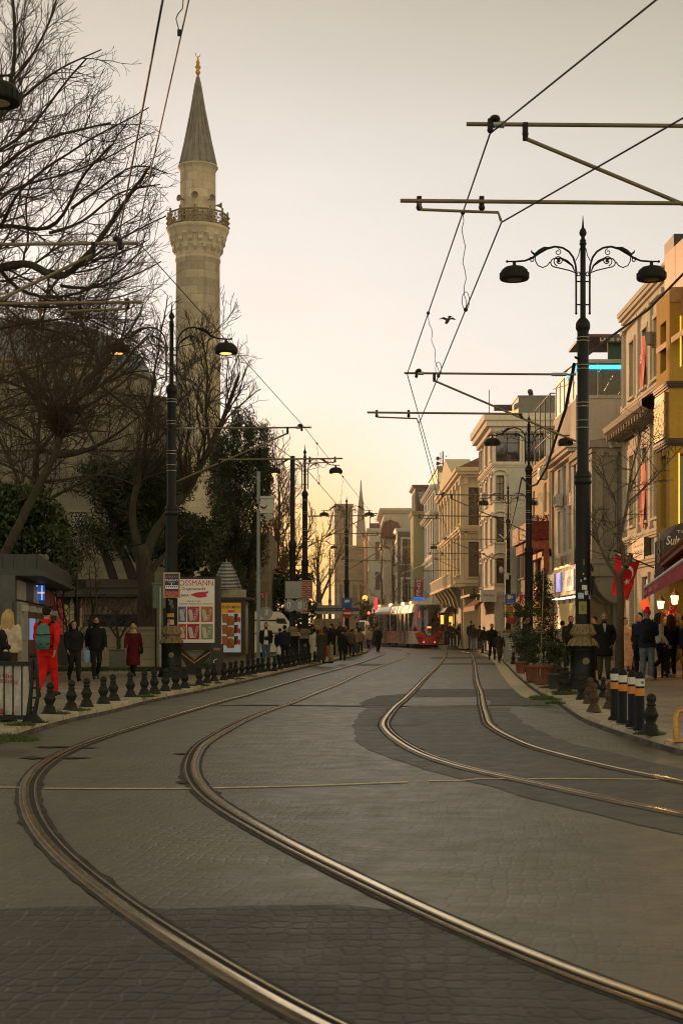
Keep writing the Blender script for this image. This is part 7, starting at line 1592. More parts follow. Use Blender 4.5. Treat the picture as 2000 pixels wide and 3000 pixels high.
g=MB(); g.box(gx(244,Ym),gx(408,Ym),Ym-.02,Ym-.004,gz(1838,Ym),gz(1772,Ym)); g.build('window',glass((.02,.02,.035),.12,.7),o,True)
g=MB(); g.box(gx(166,Ym),gx(262,Ym),Ym-.75,Ym-.6,gz(1722,Ym),gz(1700,Ym)); sb=g.build('sign_board',M_BLACK,o,True); write('TRAMON',(gx(205,Ym),Ym-.77,gz(1711,Ym)),.42,.075,mat((.4,.38,.34),.6),sb); write('CITY',(gx(232,Ym),Ym-.77,gz(1710,Ym)),.20,.08,mat((.5,.03,.02),.6),sb)
for i,(x0,x1,cc) in enumerate([(160,194,(.28,.02,.03)),(168,186,(.45,.06,.07)),(191,203,(.40,.36,.20)),(206,219,(.38,.30,.18)),(236,247,(.35,.27,.17)),(243,246,(.35,.05,.03))]):
    g=MB(); 
    pts=[(gx(x0,Ym),gz(1860,Ym)),(gx(x0,Ym),gz(1770,Ym)),(gx((x0+x1)/2,Ym),gz(1748 if i!=2 else 1772,Ym)),(gx(x1,Ym),gz(1775,Ym)),(gx(x1,Ym),gz(1860,Ym))]; g.prism(pts,Ym-.05-.012*i,Ym-.02,'y'); g.build('mural_panel',mat(cc,.7,var=.7,scale=9),o,True)
# billboard on its splayed stand
Yb=39.5; zf=PAV; o=thing('billboard','white drugstore billboard on a dark splayed stand beside the lit lamp','billboard',(gx(575,Yb),Yb,PAV)); X=lambda px:gx(px,Yb); Z=lambda py:gz(py,Yb); M_BB=mat((.03,.022,.016),.5,var=.3)
g=MB(); g.box(X(510),X(642),Yb,Yb+.45,Z(1893),Z(1690)); g.box(X(632),X(645),Yb-.03,Yb+.4,Z(1893),Z(1686)); fr=g.build('frame',M_BB,o,True)
g=MB(); g.box(X(517),X(629),Yb-.02,Yb-.004,Z(1883),Z(1697)); po=g.build('poster',mat((.80,.74,.69),.5,var=.06),o,True)
M_ROS=mat((.50,.03,.06),.5); M_DK=mat((.06,.06,.08),.5)
write('ROSSMANN',(X(569),Yb-.025,Z(1708)),X(625)-X(514),.15,M_ROS,po,bold=.0); write('Drogeriemarkt',(X(568),Yb-.025,Z(1726)),X(602)-X(534),.10,M_DK,po,lean=.2,bold=0); write('SANA',(X(542),Yb-.025,Z(1744)),X(553)-X(530),.07,M_DK,po)
g=MB(); g.prism([(X(556),Z(1743)),(X(575),Z(1736)),(X(612),Z(1732)),(X(611),Z(1737)),(X(605),Z(1740)),(X(607),Z(1748)),(X(590),Z(1751)),(X(572),Z(1750)),(X(571),Z(1747))],Yb-.026,Yb-.022,'y'); g.build('red_brush_mark',M_ROS,po,True)
write('HER BÜTÇE',(X(567),Yb-.025,Z(1761)),X(588)-X(546),.035,M_DK,po); write('DENİZ İÇİN BİR ÇÖZÜM',(X(575),Yb-.025,Z(1769)),X(624)-X(526),.04,M_DK,po)
for i,(x0,x1,y0_,y1_,cc,tx) in enumerate([(523,546,1777,1822,(.10,.13,.28),'KARMA'),(549,585,1777,1822,(.38,.05,.07),'HASSAS'),(589,624,1777,1822,(.42,.14,.03),'PARLAK'),(523,546,1828,1873,(.42,.06,.03),'TEMİZ'),(549,585,1828,1873,(.36,.02,.05),'PÜRÜZSÜZ'),(589,624,1828,1873,(.22,.28,.12),'MAT')]):
    g=MB(); g.box(X(x0),X(x1),Yb-.026,Yb-.021,Z(y1_),Z(y0_)); pc=g.build('picture',mat(cc,.6,var=.15),po,True)
    me_=write(tx,(X(x1-10),Yb-.03,Z((y0_+y1_)/2)),.34,.085,mat((.55,.5,.48),.6),pc,tilt=R(76))
    g=MB(); cx,cz=X(x0+11),Z((y0_+y1_)/2+3); a=R(-10); g.box(-.055,.055,-.004,.004,-.15,.12); g.box(-.04,.04,-.004,.004,.12,.16); g.xform(Matrix.Translation((cx,Yb-.03,cz))@Matrix.Rotation(a,4,'Y')); g.build('bottle',mat((.5,.47,.44),.5),pc,True)
g=MB(); g.box(X(512),X(648),Yb,Yb+.35,Z(1906),Z(1893))
g.prism([(X(517),Z(1906)),(X(538),Z(1906)),(X(569),Z(1935)),(X(600),Z(1906)),(X(625),Z(1906)),(X(588),Z(1950)),(X(588),PAV),(X(545),PAV),(X(545),Z(1950))],Yb+.05,Yb+.3,'y'); g.build('stand',M_BB,o,True)
g=MB(); g.prism([(X(540),Z(1907)),(X(598),Z(1907)),(X(569),Z(1934))],Yb+.1,Yb+.12,'y'); g.build('triangle_pane',mat((.22,.20,.16),.3,var=.3),o,True)
g=MB(); g.prism([(X(520),Z(1907)),(X(524),Z(1907)),(X(569),Z(1940)),(X(618),Z(1907)),(X(622),Z(1907)),(X(569),Z(1944))],Yb+.02,Yb+.05,'y'); g.build('trim',M_GOLD,o,True)
Yp=38.8; g=MB(); g.box(gx(617,Yp),gx(652,Yp),Yp,Yp+.3,PAV,gz(1886,Yp)); o=thing('dark_pillar','short dark pillar with a white arrow under the billboard','pillar',(gx(634,Yp),Yp,PAV)); g.build('post',M_BB,o,True)
g=MB(); g.tube([(gx(626,Yp),Yp-.01,gz(1942,Yp)),(gx(627,Yp),Yp-.01,gz(1935,Yp)),(gx(632,Yp),Yp-.01,gz(1932,Yp)),(gx(636,Yp),Yp-.01,gz(1931,Yp))],.012,5); g.build('arrow',M_WHITE,o,True)
g=MB(); g.sphere((gx(635,Yp),Yp,gz(1903,Yp)),.12,.015,.05); g.build('badge',mat((.2,.1,.07),.5),o,True)
# tram warning plate on the lamp
o=thing('warning_sign','blue and red tram warning plate in a yellow frame on the lit lamp','sign',(gx(503,37.1),37.1,gz(1750,37.1))); Yw_=37.08; X=lambda px:gx(px,Yw_); Z=lambda py:gz(py,Yw_)
g=MB(); g.box(X(479),X(528),Yw_,Yw_+.03,Z(1751),Z(1677)); g.build('frame',mat((.40,.32,.10),.5),o,True)
g=MB(); g.box(X(483),X(524),Yw_-.006,Yw_,Z(1731),Z(1681)); bl=g.build('blue_field',mat((.02,.03,.10),.5),o,True)
g=MB(); g.box(X(483),X(524),Yw_-.006,Yw_,Z(1748),Z(1731.3)); rd=g.build('red_field',mat((.40,.03,.03),.5),o,True)
write('DİKKAT',(X(503.5),Yw_-.01,Z(1689)),X(522)-X(485),.075,mat((.38,.12,.22),.5),bl); write('TRAMVAY',(X(503.5),Yw_-.01,Z(1700)),X(523)-X(484),.055,M_WHITE,bl)
for i,tx in enumerate(('Tramvay Yoluna','Girmek Tehlikeli','ve Yasaktır')): write(tx,(X(503.5),Yw_-.01,Z(1735+i*5)),X(521 if i<2 else 514)-X(486 if i<2 else 493),.032,mat((.6,.35,.3),.5),rd)
g=MB(); g.box(X(485),X(522),Yw_-.01,Yw_-.006,Z(1725),Z(1715)); g.box(X(495),X(513),Yw_-.01,Yw_-.006,Z(1708),Z(1707)); g.box(X(503),X(504.5),Yw_-.01,Yw_-.006,Z(1715),Z(1708)); tp=g.build('tram_pictogram',M_WHITE,bl,True)
g=MB()
for a,b in ((487,490),(493,497),(499,503),(505,509),(511,515),(517,520)): g.box(X(a),X(b),Yw_-.013,Yw_-.010,Z(1721),Z(1717))
g.build('pictogram_window',mat((.02,.03,.10),.5),tp,True)
# food poster kiosk with slatted cone top
Yk=44.0; o=thing('advertising_kiosk','round kiosk with a backlit food menu poster and a slatted metal cone on top','kiosk',(gx(678,Yk),Yk+.9,PAV)); X=lambda px:gx(px,Yk); Z=lambda py:gz(py,Yk); cx=X(676)
g=MB(); g.lathe([(.42,PAV),(.42,Z(1917)),(.5,Z(1915)),(.5,Z(1760)),(.44,Z(1758)),(.44,Z(1726)),(.3,Z(1726))],20,(cx,Yk+.62,0)); g.box(X(644),X(716),Yk,Yk+.9,Z(1915),Z(1757)); g.build('body',mat((.22,.19,.14),.6,var=.3),o,True)
g=MB(); g.box(X(640),X(742),Yk-.12,Yk+1.2,Z(1757),Z(1750)); g.box(X(643),X(719),Yk-.04,Yk,Z(1918),Z(1757)); g.build('frame',M_BB,o,True)
g=MB(); 
for k in range(19): f=k/18; g.lathe([(.47-.33*f**1.25,Z(1724)+f*.80),(.49-.33*f**1.25,Z(1724)+f*.80+.008),(.46-.33*f**1.25,Z(1724)+f*.80+.03)],20,(cx-.18,Yk+.62,0))
g.lathe([(.36,Z(1726)),(.05,Z(1660)),(.01,Z(1650)),(.01,Z(1636))],12,(cx-.18,Yk+.62,0)); g.build('cone_top',mat((.34,.34,.33),.35,.8,.2,4),o,True)
g=MB(); g.box(X(645),X(706),Yk-.055,Yk-.042,Z(1911),Z(1796)); po=g.build('poster',mat((.40,.46,.50),.4,em=(.6,.7,.75),es=.10,var=.1),o,True)
g=MB(); g.box(X(645),X(706),Yk-.055,Yk-.042,Z(1796),Z(1766)); yb=g.build('poster_header',mat((.42,.21,.015),.4,em=(.8,.4,.03),es=.12,var=.1),o,True); write('EFENİN MENÜ',(X(675.5),Yk-.06,Z(1777)),X(704)-X(647),.12,mat((.03,.02,.015),.5),yb)
g=MB(); g.box(X(668),X(688),Yk-.06,Yk-.055,Z(1794),Z(1788)); g.build('badge',M_RED,yb,True)
M_BUN=mat((.28,.10,.02),.5,var=.5,scale=12); M_COLA=mat((.06,.02,.015),.4)
for k in range(3):
    yy=1811+33*k
    g=MB(); g.lathe([(.10,-.14),(.125,.14)],10,(X(660),Yk-.04,Z(yy)),True,0,.25); g.build('picture',mat((.35,.12,.03),.5,var=.5,scale=14),po,True)
    g=MB(); g.lathe([(.10,-.16),(.13,-.08),(.13,.04),(.09,.12),(.0,.15)],12,(X(676),Yk-.055,Z(yy+6)),True,0,.2); g.build('picture',M_BUN,po,True)
    g=MB(); g.lathe([(.05,-.12),(.07,.14)],10,(X(692),Yk-.05,Z(yy)),True,0,.25); g.build('picture',M_COLA,po,True)
    g=MB(); g.sphere((X(701),Yk-.05,Z(yy+4)),.055,.012,.10); g.build('badge',M_RED,po,True)
g=MB(); g.box(X(675),X(677),Yk-.088,Yk-.085,Z(1908),Z(1830)); g.build('lamp_reflection',glow((1,.35,.03),.9),po,True) if False else None
# grey mast with camera boxes
Yp=54.0; X=lambda px:gx(px,Yp); Z=lambda py:gz(py,Yp); o=thing('camera_mast','tall square grey mast with white equipment boxes right of the cypress','mast',(X(757),Yp,PAV))
g=MB(); g.box(X(752),X(762),Yp,Yp+.13,PAV,Z(1700)); g.box(X(752.5),X(761),Yp+.01,Yp+.12,Z(1700),Z(1381)); g.build('column',mat((.24,.27,.27),.6,.2,.25,3),o,True)
g=MB(); g.box(X(764),X(801),Yp-.1,Yp+.25,Z(1504),Z(1461)); g.box(X(762),X(803),Yp-.14,Yp+.28,Z(1461),Z(1454)); cb=g.build('cabinet',mat((.50,.50,.46),.5,var=.2),o,True)
g=MB(); g.box(X(778),X(798),Yp-.12,Yp+.1,Z(1522),Z(1505)); g.cyl((X(788),Yp-.15,Z(1514)),(X(788),Yp-.1,Z(1514)),.07,12); g.build('camera',mat((.36,.34,.30),.5,var=.3),o,True)
g=MB(); r=random.Random(3)
for k in range(5): g.tube([(X(757),Yp-.02,Z(1478+k*3)),(X(748-k),Yp-.1,Z(1476)),(X(762),Yp-.15,Z(1482)),(X(770+2*k),Yp-.14,Z(1490)),(X(782),Yp-.12,Z(1484-k))],.012,4)
g.build('cable',M_BLACK,o,True)
# round and square signs on posts, left
def disc(par,name,c,r_,m,ry=.015,rz=0):
    g=MB(); g.lathe([(0,-ry),(r_,-ry),(r_,ry),(0,ry)],24,sm=False); g.xform(Matrix.Translation(c)@Matrix.Rotation(rz,4,'Z')@Matrix.Rotation(R(90),4,'X')); return g.build(name,m,par,True)
M_GBACK=mat((.26,.26,.25),.5,.4,.2,3)
Y_=57; o=thing('round_sign','back of a round grey traffic sign on a thin pole by the white van','sign',(gx(780,Y_),Y_,PAV)); g=MB(); g.cyl((gx(780,Y_),Y_+.04,PAV),(gx(780,Y_),Y_+.04,gz(1736,Y_)),.03,8); g.build('post',M_GBACK,o,True); disc(o,'plate',(gx(780,Y_),Y_,gz(1796,Y_)),.26,M_GBACK)
g=MB(); g.box(gx(776,Y_),gx(786,Y_),Y_-.03,Y_-.02,gz(1803,Y_),gz(1786,Y_)); g.build('sticker',mat((.5,.47,.4),.6),o,True)
Y_=62; g=MB(); g.box(gx(735,Y_),gx(777,Y_),Y_,Y_+.06,gz(1753,Y_),gz(1735,Y_)); o=tag(g.build('shop_sign',mat((.45,.02,.03),.5)),'small bright red sign with white letters above the white van','sign'); write('ATATÜRK',(gx(756,Y_),Y_-.01,gz(1741,Y_)),.5,.1,M_WHITE,o); write('MEYDANI',(gx(756,Y_),Y_-.01,gz(1748,Y_)),.5,.06,M_WHITE,o)
Y_=59.6; o=thing('direction_sign','backs of two grey direction boards on the plain black pole','sign',(gx(857,Y_),Y_,gz(1730,Y_))); 
g=MB(); g.box(gx(836,Y_),gx(884,Y_),Y_,Y_+.05,gz(1752,Y_),gz(1704,Y_)); g.build('board',mat((.26,.28,.26),.5,.2,.15,2),o,True); g=MB(); g.box(gx(834.5,Y_),gx(885.5,Y_),Y_+.02,Y_+.06,gz(1754,Y_),gz(1702,Y_)); g.build('edge',mat((.30,.12,.09),.6),o,True)
disc(o,'round_plate',(gx(850,Y_),Y_-.02,gz(1774,Y_)),.26,M_GBACK); disc(o,'round_plate',(gx(876,Y_),Y_-.05,gz(1774,Y_)),.26,M_GBACK)
for x in (846,878): g=MB(); g.tube([(gx(x,Y_)+.06*math.cos(a),Y_-.08,gz(1774,Y_)+.13*math.sin(a)) for a in [k*.5 for k in range(14)]],.025,5); g.build('number_ring',M_WHITE,o,True)
Y_=64.6; o=thing('information_sign','tall sign with red and white panels on the lit lamp behind the plain pole','sign',(gx(898,Y_),Y_,gz(1740,Y_)))
g=MB(); g.box(gx(882,Y_),gx(916,Y_),Y_,Y_+.05,gz(1754,Y_),gz(1700,Y_)); g.build('board',mat((.38,.27,.22),.5),o,True)
for j in range(4):
    for i in range(2):
        g=MB(); g.box(gx(884+i*15,Y_),gx(897+i*15,Y_),Y_-.012,Y_,gz(1712+j*13,Y_),gz(1703+j*13,Y_)); pn=g.build('panel',mat((.40,.045,.03) if (i+j)%3 else (.30,.05,.04),.5,var=.2),o,True)
        g=MB(); g.box(gx(886+i*15,Y_),gx(895+i*15,Y_),Y_-.016,Y_-.012,gz(1709+j*13,Y_),gz(1707+j*13,Y_)); g.build('text_line',mat((.6,.5,.45),.6),pn,True)
g=MB(); g.box(gx(880,Y_),gx(901,Y_),Y_,Y_+.05,gz(1797,Y_),gz(1756,Y_)); g.build('board',mat((.45,.35,.31),.5,var=.1),o,True)
for j,cc in enumerate([(.3,.05,.05),(.06,.05,.05),(.06,.05,.05),(.40,.10,.10)]):
    g=MB(); g.box(gx(883,Y_),gx(898 if j<3 else 900,Y_),Y_-.012,Y_,gz(1762+j*9+(4 if j==3 else 0),Y_),gz(1759+j*9,Y_)); g.build('text_line',mat(cc,.6),o,True)
Y_=89.3; o=thing('traffic_signs','blue camera sign above a round red no entry sign on the street lamp','sign',(gx(1016,Y_),Y_,gz(1780,Y_)))
g=MB(); g.box(gx(1001,Y_),gx(1031,Y_),Y_-.1,Y_-.06,gz(1781,Y_),gz(1751,Y_)); b_=g.build('blue_plate',mat((.015,.13,.40),.5,var=.1),o,True)
g=MB(); g.box(gx(1009,Y_),gx(1018,Y_),Y_-.12,Y_-.1,gz(1766,Y_),gz(1757,Y_)); g.prism([(gx(1018,Y_),gz(1763,Y_)),(gx(1018,Y_),gz(1759,Y_)),(gx(1024,Y_),gz(1756,Y_)),(gx(1024,Y_),gz(1765,Y_))],Y_-.12,Y_-.1,'y'); g.build('camera_pictogram',M_WHITE,b_,True)
disc(o,'red_disc',(gx(1017,Y_),Y_-.12,gz(1797,Y_)),.31,mat((.42,.015,.02),.5,var=.1)); g=MB(); g.box(gx(1006,Y_),gx(1028,Y_),Y_-.16,Y_-.14,gz(1799.5,Y_),gz(1794,Y_)); g.build('white_bar',M_WHITE,o,True)
Y_=81.3; o=thing('traffic_signs','stacked blue, yellow and red plates on the third right lamp post','sign',(gx(1493,Y_),Y_,gz(1790,Y_)))
for (y0_,y1_,x0_,x1_,cc,nm) in [(1740,1772,1477,1509,(.02,.14,.36),'blue_plate'),(1774,1808,1478,1510,(.48,.30,.01),'yellow_plate'),(1809,1826,1481,1509,(.32,.02,.03),'red_plate')]:
    g=MB(); g.box(gx(x0_,Y_),gx(x1_,Y_),Y_-.1,Y_-.06,gz(y1_,Y_),gz(y0_,Y_)); b_=g.build(nm,mat(cc,.5,var=.1),o,True)
    if nm=='blue_plate':
        g=MB(); g.box(gx(1485,Y_),gx(1494,Y_),Y_-.12,Y_-.1,gz(1755,Y_),gz(1744,Y_)); g.prism([(gx(1494,Y_),gz(1751,Y_)),(gx(1494,Y_),gz(1748,Y_)),(gx(1500,Y_),gz(1745,Y_)),(gx(1500,Y_),gz(1754,Y_))],Y_-.12,Y_-.1,'y'); g.build('camera_pictogram',M_WHITE,b_,True); 
        for k in range(3): g=MB(); g.box(gx(1483,Y_),gx(1503,Y_),Y_-.105,Y_-.1,gz(1761+k*4,Y_),gz(1759.5+k*4,Y_)); g.build('text_line',mat((.3,.4,.5),.6),b_,True)
    elif nm=='yellow_plate':
        for k in range(5): g=MB(); g.box(gx(1482,Y_),gx(1506-(k%2)*3,Y_),Y_-.105,Y_-.1,gz(1780+k*5.5,Y_),gz(1778+k*5.5,Y_)); g.build('text_line',mat((.08,.05,.02),.6),b_,True)
# left tram stop shelter, right tram stop canopy, barriers, cabinets
Y_=101; X=lambda px:gx(px,Y_); Z=lambda py:gz(py,Y_); o=thing('tram_stop_shelter','tram stop shelter with a blue band over the waiting crowd','shelter',(X(980),Y_,0))
g=MB(); g.box(X(905),X(1056),Y_,Y_+2.2,Z(1784),Z(1773)); rf=g.build('roof',mat((.30,.25,.20),.6),o,True)
g=MB(); g.box(X(912),X(1050),Y_-.05,Y_,Z(1791),Z(1781)); bn=g.build('blue_band',mat((.03,.05,.13),.5),o,True); write('T1 SULTANAHMET - EMİNÖNÜ',(X(978),Y_-.07,Z(1786)),1.6,.11,mat((.3,.33,.4),.5),bn)
g=MB(); g.box(X(910),X(1052),Y_-.02,Y_+.0,Z(1799),Z(1791)); g.build('white_band',mat((.40,.42,.38),.5),o,True)
for px in (914,1049,1000,950): g=MB(); g.box(X(px)-.07,X(px)+.07,Y_+.1,Y_+.24,0,Z(1799)); g.build('post',mat((.28,.24,.18),.6),o,True)
g=MB(); g.box(X(930),X(940),Y_-.03,Y_+.2,Z(1773),Z(1766)); g.box(X(962),X(968),Y_-.03,Y_+.2,Z(1773),Z(1766)); g.build('roof_fitting',M_GALV,rf,True)
g=MB(); g.quad((X(916),Y_+2,.4),(X(1046),Y_+2,.4),(X(1046),Y_+2,2.3),(X(916),Y_+2,2.3)); g.build('back_glass',mat((.42,.34,.22),.2,var=.4),o,True)  # bright view through the glass is put into its lighter colour
Y_=108; X=lambda px:gx(px,Y_); Z=lambda py:gz(py,Y_); o=thing('tram_stop_canopy','dark flat canopy over the crowded right platform beside the tram','shelter',(X(1350),Y_,0))
g=MB(); g.prism([(X(1301),Z(1793)),(X(1310),Z(1779)),(X(1330),Z(1774)),(X(1395),Z(1775)),(X(1398),Z(1786)),(X(1380),Z(1793))],Y_,Y_+9,'y'); g.build('roof',mat((.02,.022,.016),.6),o,True)
for px in (1335,1390): g=MB(); g.cyl((X(px),Y_+1,.25),(X(px),Y_+1,Z(1790)),.08,8); g.build('post',M_IRON,o,True)
g=MB(); g.box(X(1304),X(1420),Y_-1,Y_+10,0.0,.28); g.build('platform',mat((.20,.17,.13),.8,var=.3),o,True)
g=MB(); g.box(X(1361),X(1396),Y_-.3,Y_+.6,.28,Z(1792)+0.0); kz_=g.build('booth',mat((.30,.28,.24),.5),o,True); g=MB(); g.box(X(1360),X(1397),Y_-.36,Y_-.3,Z(1802),Z(1792)); g.build('blue_band',mat((.03,.05,.14),.5),kz_,True); g=MB(); g.box(X(1368),X(1392),Y_-.34,Y_-.3,.9,Z(1806)); g.build('window',M_GLASS,kz_,True)
for i,(px,h) in enumerate([(1326,1838),(1332,1838),(1338,1838),(1343,1838),(1350,1852),(1356,1852),(1362,1852)]):
    g=MB(); g.cyl((X(px),Y_-1,.28),(X(px),Y_-1,Z(h)),.035,6); g.build('rail_post',M_STEEL,o,True)
g=MB(); g.tube([(X(1326),Y_-1,Z(1836)),(X(1340),Y_-1,Z(1836)),(X(1346),Y_-1,Z(1853)),(X(1362),Y_-1,Z(1853))],.04,6); g.build('hand_rail',M_STEEL,o,True)
for i,(px,z) in enumerate(((1303,2.3),(1329,2.2))):
    g=MB(); g.box(X(px)-.12,X(px)+.12,Y_+3,Y_+3.2,z-.35,z+.35); g.build('lit_panel',glow((1,.5,.05),1.4),o,True)
def barrier(px0,px1,py,label):
    a,b=gnd(px0,py,PAV-.1),gnd(px1,py-4,PAV-.1); o=thing('crowd_barrier',label,'barrier',a,group='metal crowd barriers by the tram stop')
    up=Vector((0,0,1)); h=1.05; g=MB()
    for p in (a,b): g.cyl(p,p+up*h,.03,6)
    g.tube([a+up*h,b+up*h],.03,6); g.tube([a+up*.18,b+up*.18],.02,5)
    for k in range(1,9): q=a.lerp(b,k/9); g.cyl(q+up*.18,q+up*h,.014,4)
    g.build('frame',mat((.30,.31,.29),.45,.6,.3,3),o,True)
    g=MB(); g.quad(a+up*.25,b+up*.25,b+up*.95,a+up*.95); g.build('panel',mat((.20,.22,.20),.5,.2,.5,4),o,True)
for i,(a,b,py) in enumerate([(985,1010,1930),(1012,1030,1924),(1031,1047,1918),(1048,1062,1911),(1062,1072,1905)]): barrier(a,b,py,['nearest grey crowd barrier, behind the man in beige trousers','second grey crowd barrier of the row','middle grey crowd barrier of the row','fourth grey crowd barrier of the row','last grey crowd barrier, next to the purple trousers'][i])
Y_=58; p=gnd(1496,1936,PAV); Y_=p.y; X=lambda px:gx(px,Y_); Z=lambda py:gz(py,Y_); o=thing('utility_cabinet','pale grey cabinet with a white notice under the blue and yellow signs','cabinet',p)
g=MB(); g.box(X(1480),X(1514),Y_,Y_+.8,PAV,Z(1862)); g.box(X(1476),X(1517),Y_-.06,Y_+.86,Z(1862),Z(1855)); g.build('body',mat((.34,.35,.32),.6,var=.2,scale=3),o,True)
g=MB(); g.box(X(1490),X(1513),Y_-.02,Y_-.004,Z(1905),Z(1876)); nt_=g.build('notice',mat((.55,.53,.48),.6),o,True)
for k in range(4): g=MB(); g.box(X(1493),X(1510),Y_-.026,Y_-.02,Z(1881+6*k),Z(1879+6*k)); g.build('text_line',M_DK,nt_,True)
p=gnd(347,1962,PAV); Y_=p.y; g=MB(); g.box(gx(320,Y_),gx(372,Y_),Y_,Y_+.5,PAV+.02,gz(1905,Y_)); g.box(gx(318,Y_),gx(374,Y_),Y_-.03,Y_+.53,gz(1905,Y_),gz(1902,Y_)); g.box(gx(335.5,Y_),gx(336.2,Y_),Y_-.008,Y_,PAV+.05,gz(1908,Y_)); o=tag(g.build('utility_box',mat((.13,.145,.12),.6,var=.2,scale=4)),'low grey green utility box on the grass beside the burgundy coat','cabinet')
Y_=47; o=thing('notice_cabinet','tall grey green notice cabinet beside a thin white post, left of the lit lamp','cabinet',(gx(462,Y_),Y_,PAV)); g=MB(); g.box(gx(448,Y_),gx(486,Y_),Y_,Y_+.3,gz(1782,Y_),gz(1712,Y_)); g.box(gx(446,Y_),gx(488,Y_),Y_-.05,Y_+.35,gz(1712,Y_),gz(1707,Y_)); g.build('body',mat((.13,.16,.14),.6,var=.2),o,True); g=MB(); g.cyl((gx(471,Y_),Y_-.1,PAV),(gx(471,Y_),Y_-.1,gz(1720,Y_)),.03,8); g.build('post',mat((.36,.37,.34),.5),o,True)
for px in (455,480): g=MB(); g.cyl((gx(px,Y_),Y_+.15,PAV),(gx(px,Y_),Y_+.15,gz(1782,Y_)),.03,6); g.build('leg',M_IRON,o,True)
# traffic lights and small lights far away
for px,py,Y_,cc,lab,n_ in [(1069,1752,150,(1,.32,.02),'glowing orange round light at the far street end','street_light'),(1080,1796,120,(1,.06,.02),'small red traffic light left of the tram','traffic_light')]:
    o=thing(n_,lab,'light',at(px,py,Y_)); q=at(px,py,Y_); g=MB(); g.sphere(q,.30 if py<1760 else .13); g.build('lens',glow(cc,2.2),o,True); g=MB(); g.cyl((q.x,q.y+.1,0),(q.x,q.y+.1,q.z-.1),.06,6); g.box(q.x-.2,q.x+.2,q.y+.12,q.y+.3,q.z-.3,q.z+.3); g.build('post',M_IRON,o,True)
q=at(1101,1770,128); g=MB(); g.box(q.x-.13,q.x+.13,q.y,q.y+.1,q.z-.55,q.z+.6); tag(g.build('neon_sign',glow((1,.03,.06),1.1,(.5,.05,.05))),'narrow glowing red neon sign at the left end of the tram roof','sign')
q=at(1847,1772,45); g=MB(); o=thing('red_balloon_sign','rounded glowing red shop sign behind the red beanie','sign',q); g=MB(); g.sphere((q.x+.45,q.y,q.z),.14,.05,.20); g.build('panel',glow((1,.10,.02),.8,(.5,.06,.03)),o,True)
q=at(1421,1645,95); 
for px,py,Y_,lab in [(1467,1670,76,'white bullet camera on the third right lamp post')]:
    q=at(px,py,Y_); g=MB(); g.sphere(q,.12,.12,.2); g.cyl(q,(q.x+.5,q.y,q.z-.25),.03,5); g.box(q.x+.2,q.x+.4,q.y-.1,q.y+.1,q.z-.5,q.z-.2); tag(g.build('camera',mat((.5,.48,.44),.5)),lab,'camera')
def gull(px,py,Y_,span,label,rz,flap=.3,tilt=0):
    q=at(px,py,Y_); o=thing('gull',label,'bird',q,group='gulls in the sky'); g=MB(); s_=span/2
    g.tube([(-.20,0,0),(-.1,0,.0),(0,0,.01),(.12,0,.0),(.2,0,.01)],[.01,.045,.055,.04,.012],8)
    for a in (-1,1): g.add([(.06,0,.03),(.05,a*s_*.5,flap*s_),(.0,a*s_,flap*s_*.45),(-.10,a*s_*.5,flap*s_*.9),(-.08,0,.02)],[(0,1,3,4),(1,2,3)])
    g.add([(-.18,-.03,0),(-.18,.03,0),(-.32,.06,0),(-.32,-.06,0)],[(0,1,2,3)]); o2=g.build('body',mat((.16,.14,.11),.8,var=.3),o); o.rotation_euler=(0,tilt,rz)
gull(1310,940,38,.5,'gull flying between the overhead wires right of centre',R(100),.28,R(12)); gull(1306,1337,120,.8,'distant gull next to the rooftop antenna',R(95),.15); gull(1310,1337,160,1.2,'tiny gull over the ornate building',R(80),.2) if False else None
# ================================================================ PEOPLE
V=Vector
def joints(pose):
    J=dict(); sw=pose in('walk','walk2')
    f=1 if pose=='walk' else -1
    for s_,n in ((1,'L'),(-1,'R')):
        fw=(s_*f>0)
        J['hip'+n]=V((s_*.088,0,.92))
        if sw:
            if fw: J['kn'+n]=V((s_*.09,-.16,.51)); J['an'+n]=V((s_*.085,-.25,.10)); J['toe'+n]=V((s_*.10,-.42,.07))
            else:  J['kn'+n]=V((s_*.085,-.03,.49)); J['an'+n]=V((s_*.08,.27,.17)); J['toe'+n]=V((s_*.09,.16,.035))
        else: J['kn'+n]=V((s_*.10,-.015,.50)); J['an'+n]=V((s_*.105,.02,.085)); J['toe'+n]=V((s_*.135,-.16,.035))
        sh=V((s_*.185,.01,1.41)); J['sh'+n]=sh
        if pose=='hold': e,w,h=V((s_*.235,-.02,1.14)),V((s_*.15,-.24,1.10)),V((s_*.11,-.32,1.11))
        elif pose=='pocket': e,w,h=V((s_*.285,.07,1.16)),V((s_*.20,-.04,.94)),V((s_*.17,-.08,.86))
        elif pose=='phone' and s_<0: e,w,h=V((s_*.24,-.06,1.15)),V((s_*.13,-.22,1.30)),V((s_*.10,-.25,1.38))
        elif sw: d=(.20 if fw else -.17); e,w,h=V((s_*.235,.02+d*.45,1.145)),V((s_*.225,-.04+d*1.1,.91)),V((s_*.215,-.06+d*1.25,.83))
        else: e,w,h=V((s_*.235,.03,1.14)),V((s_*.235,-.03,.90)),V((s_*.228,-.05,.81))
        J['el'+n],J['wr'+n],J['ha'+n]=e,w,h
    return J
PM={}
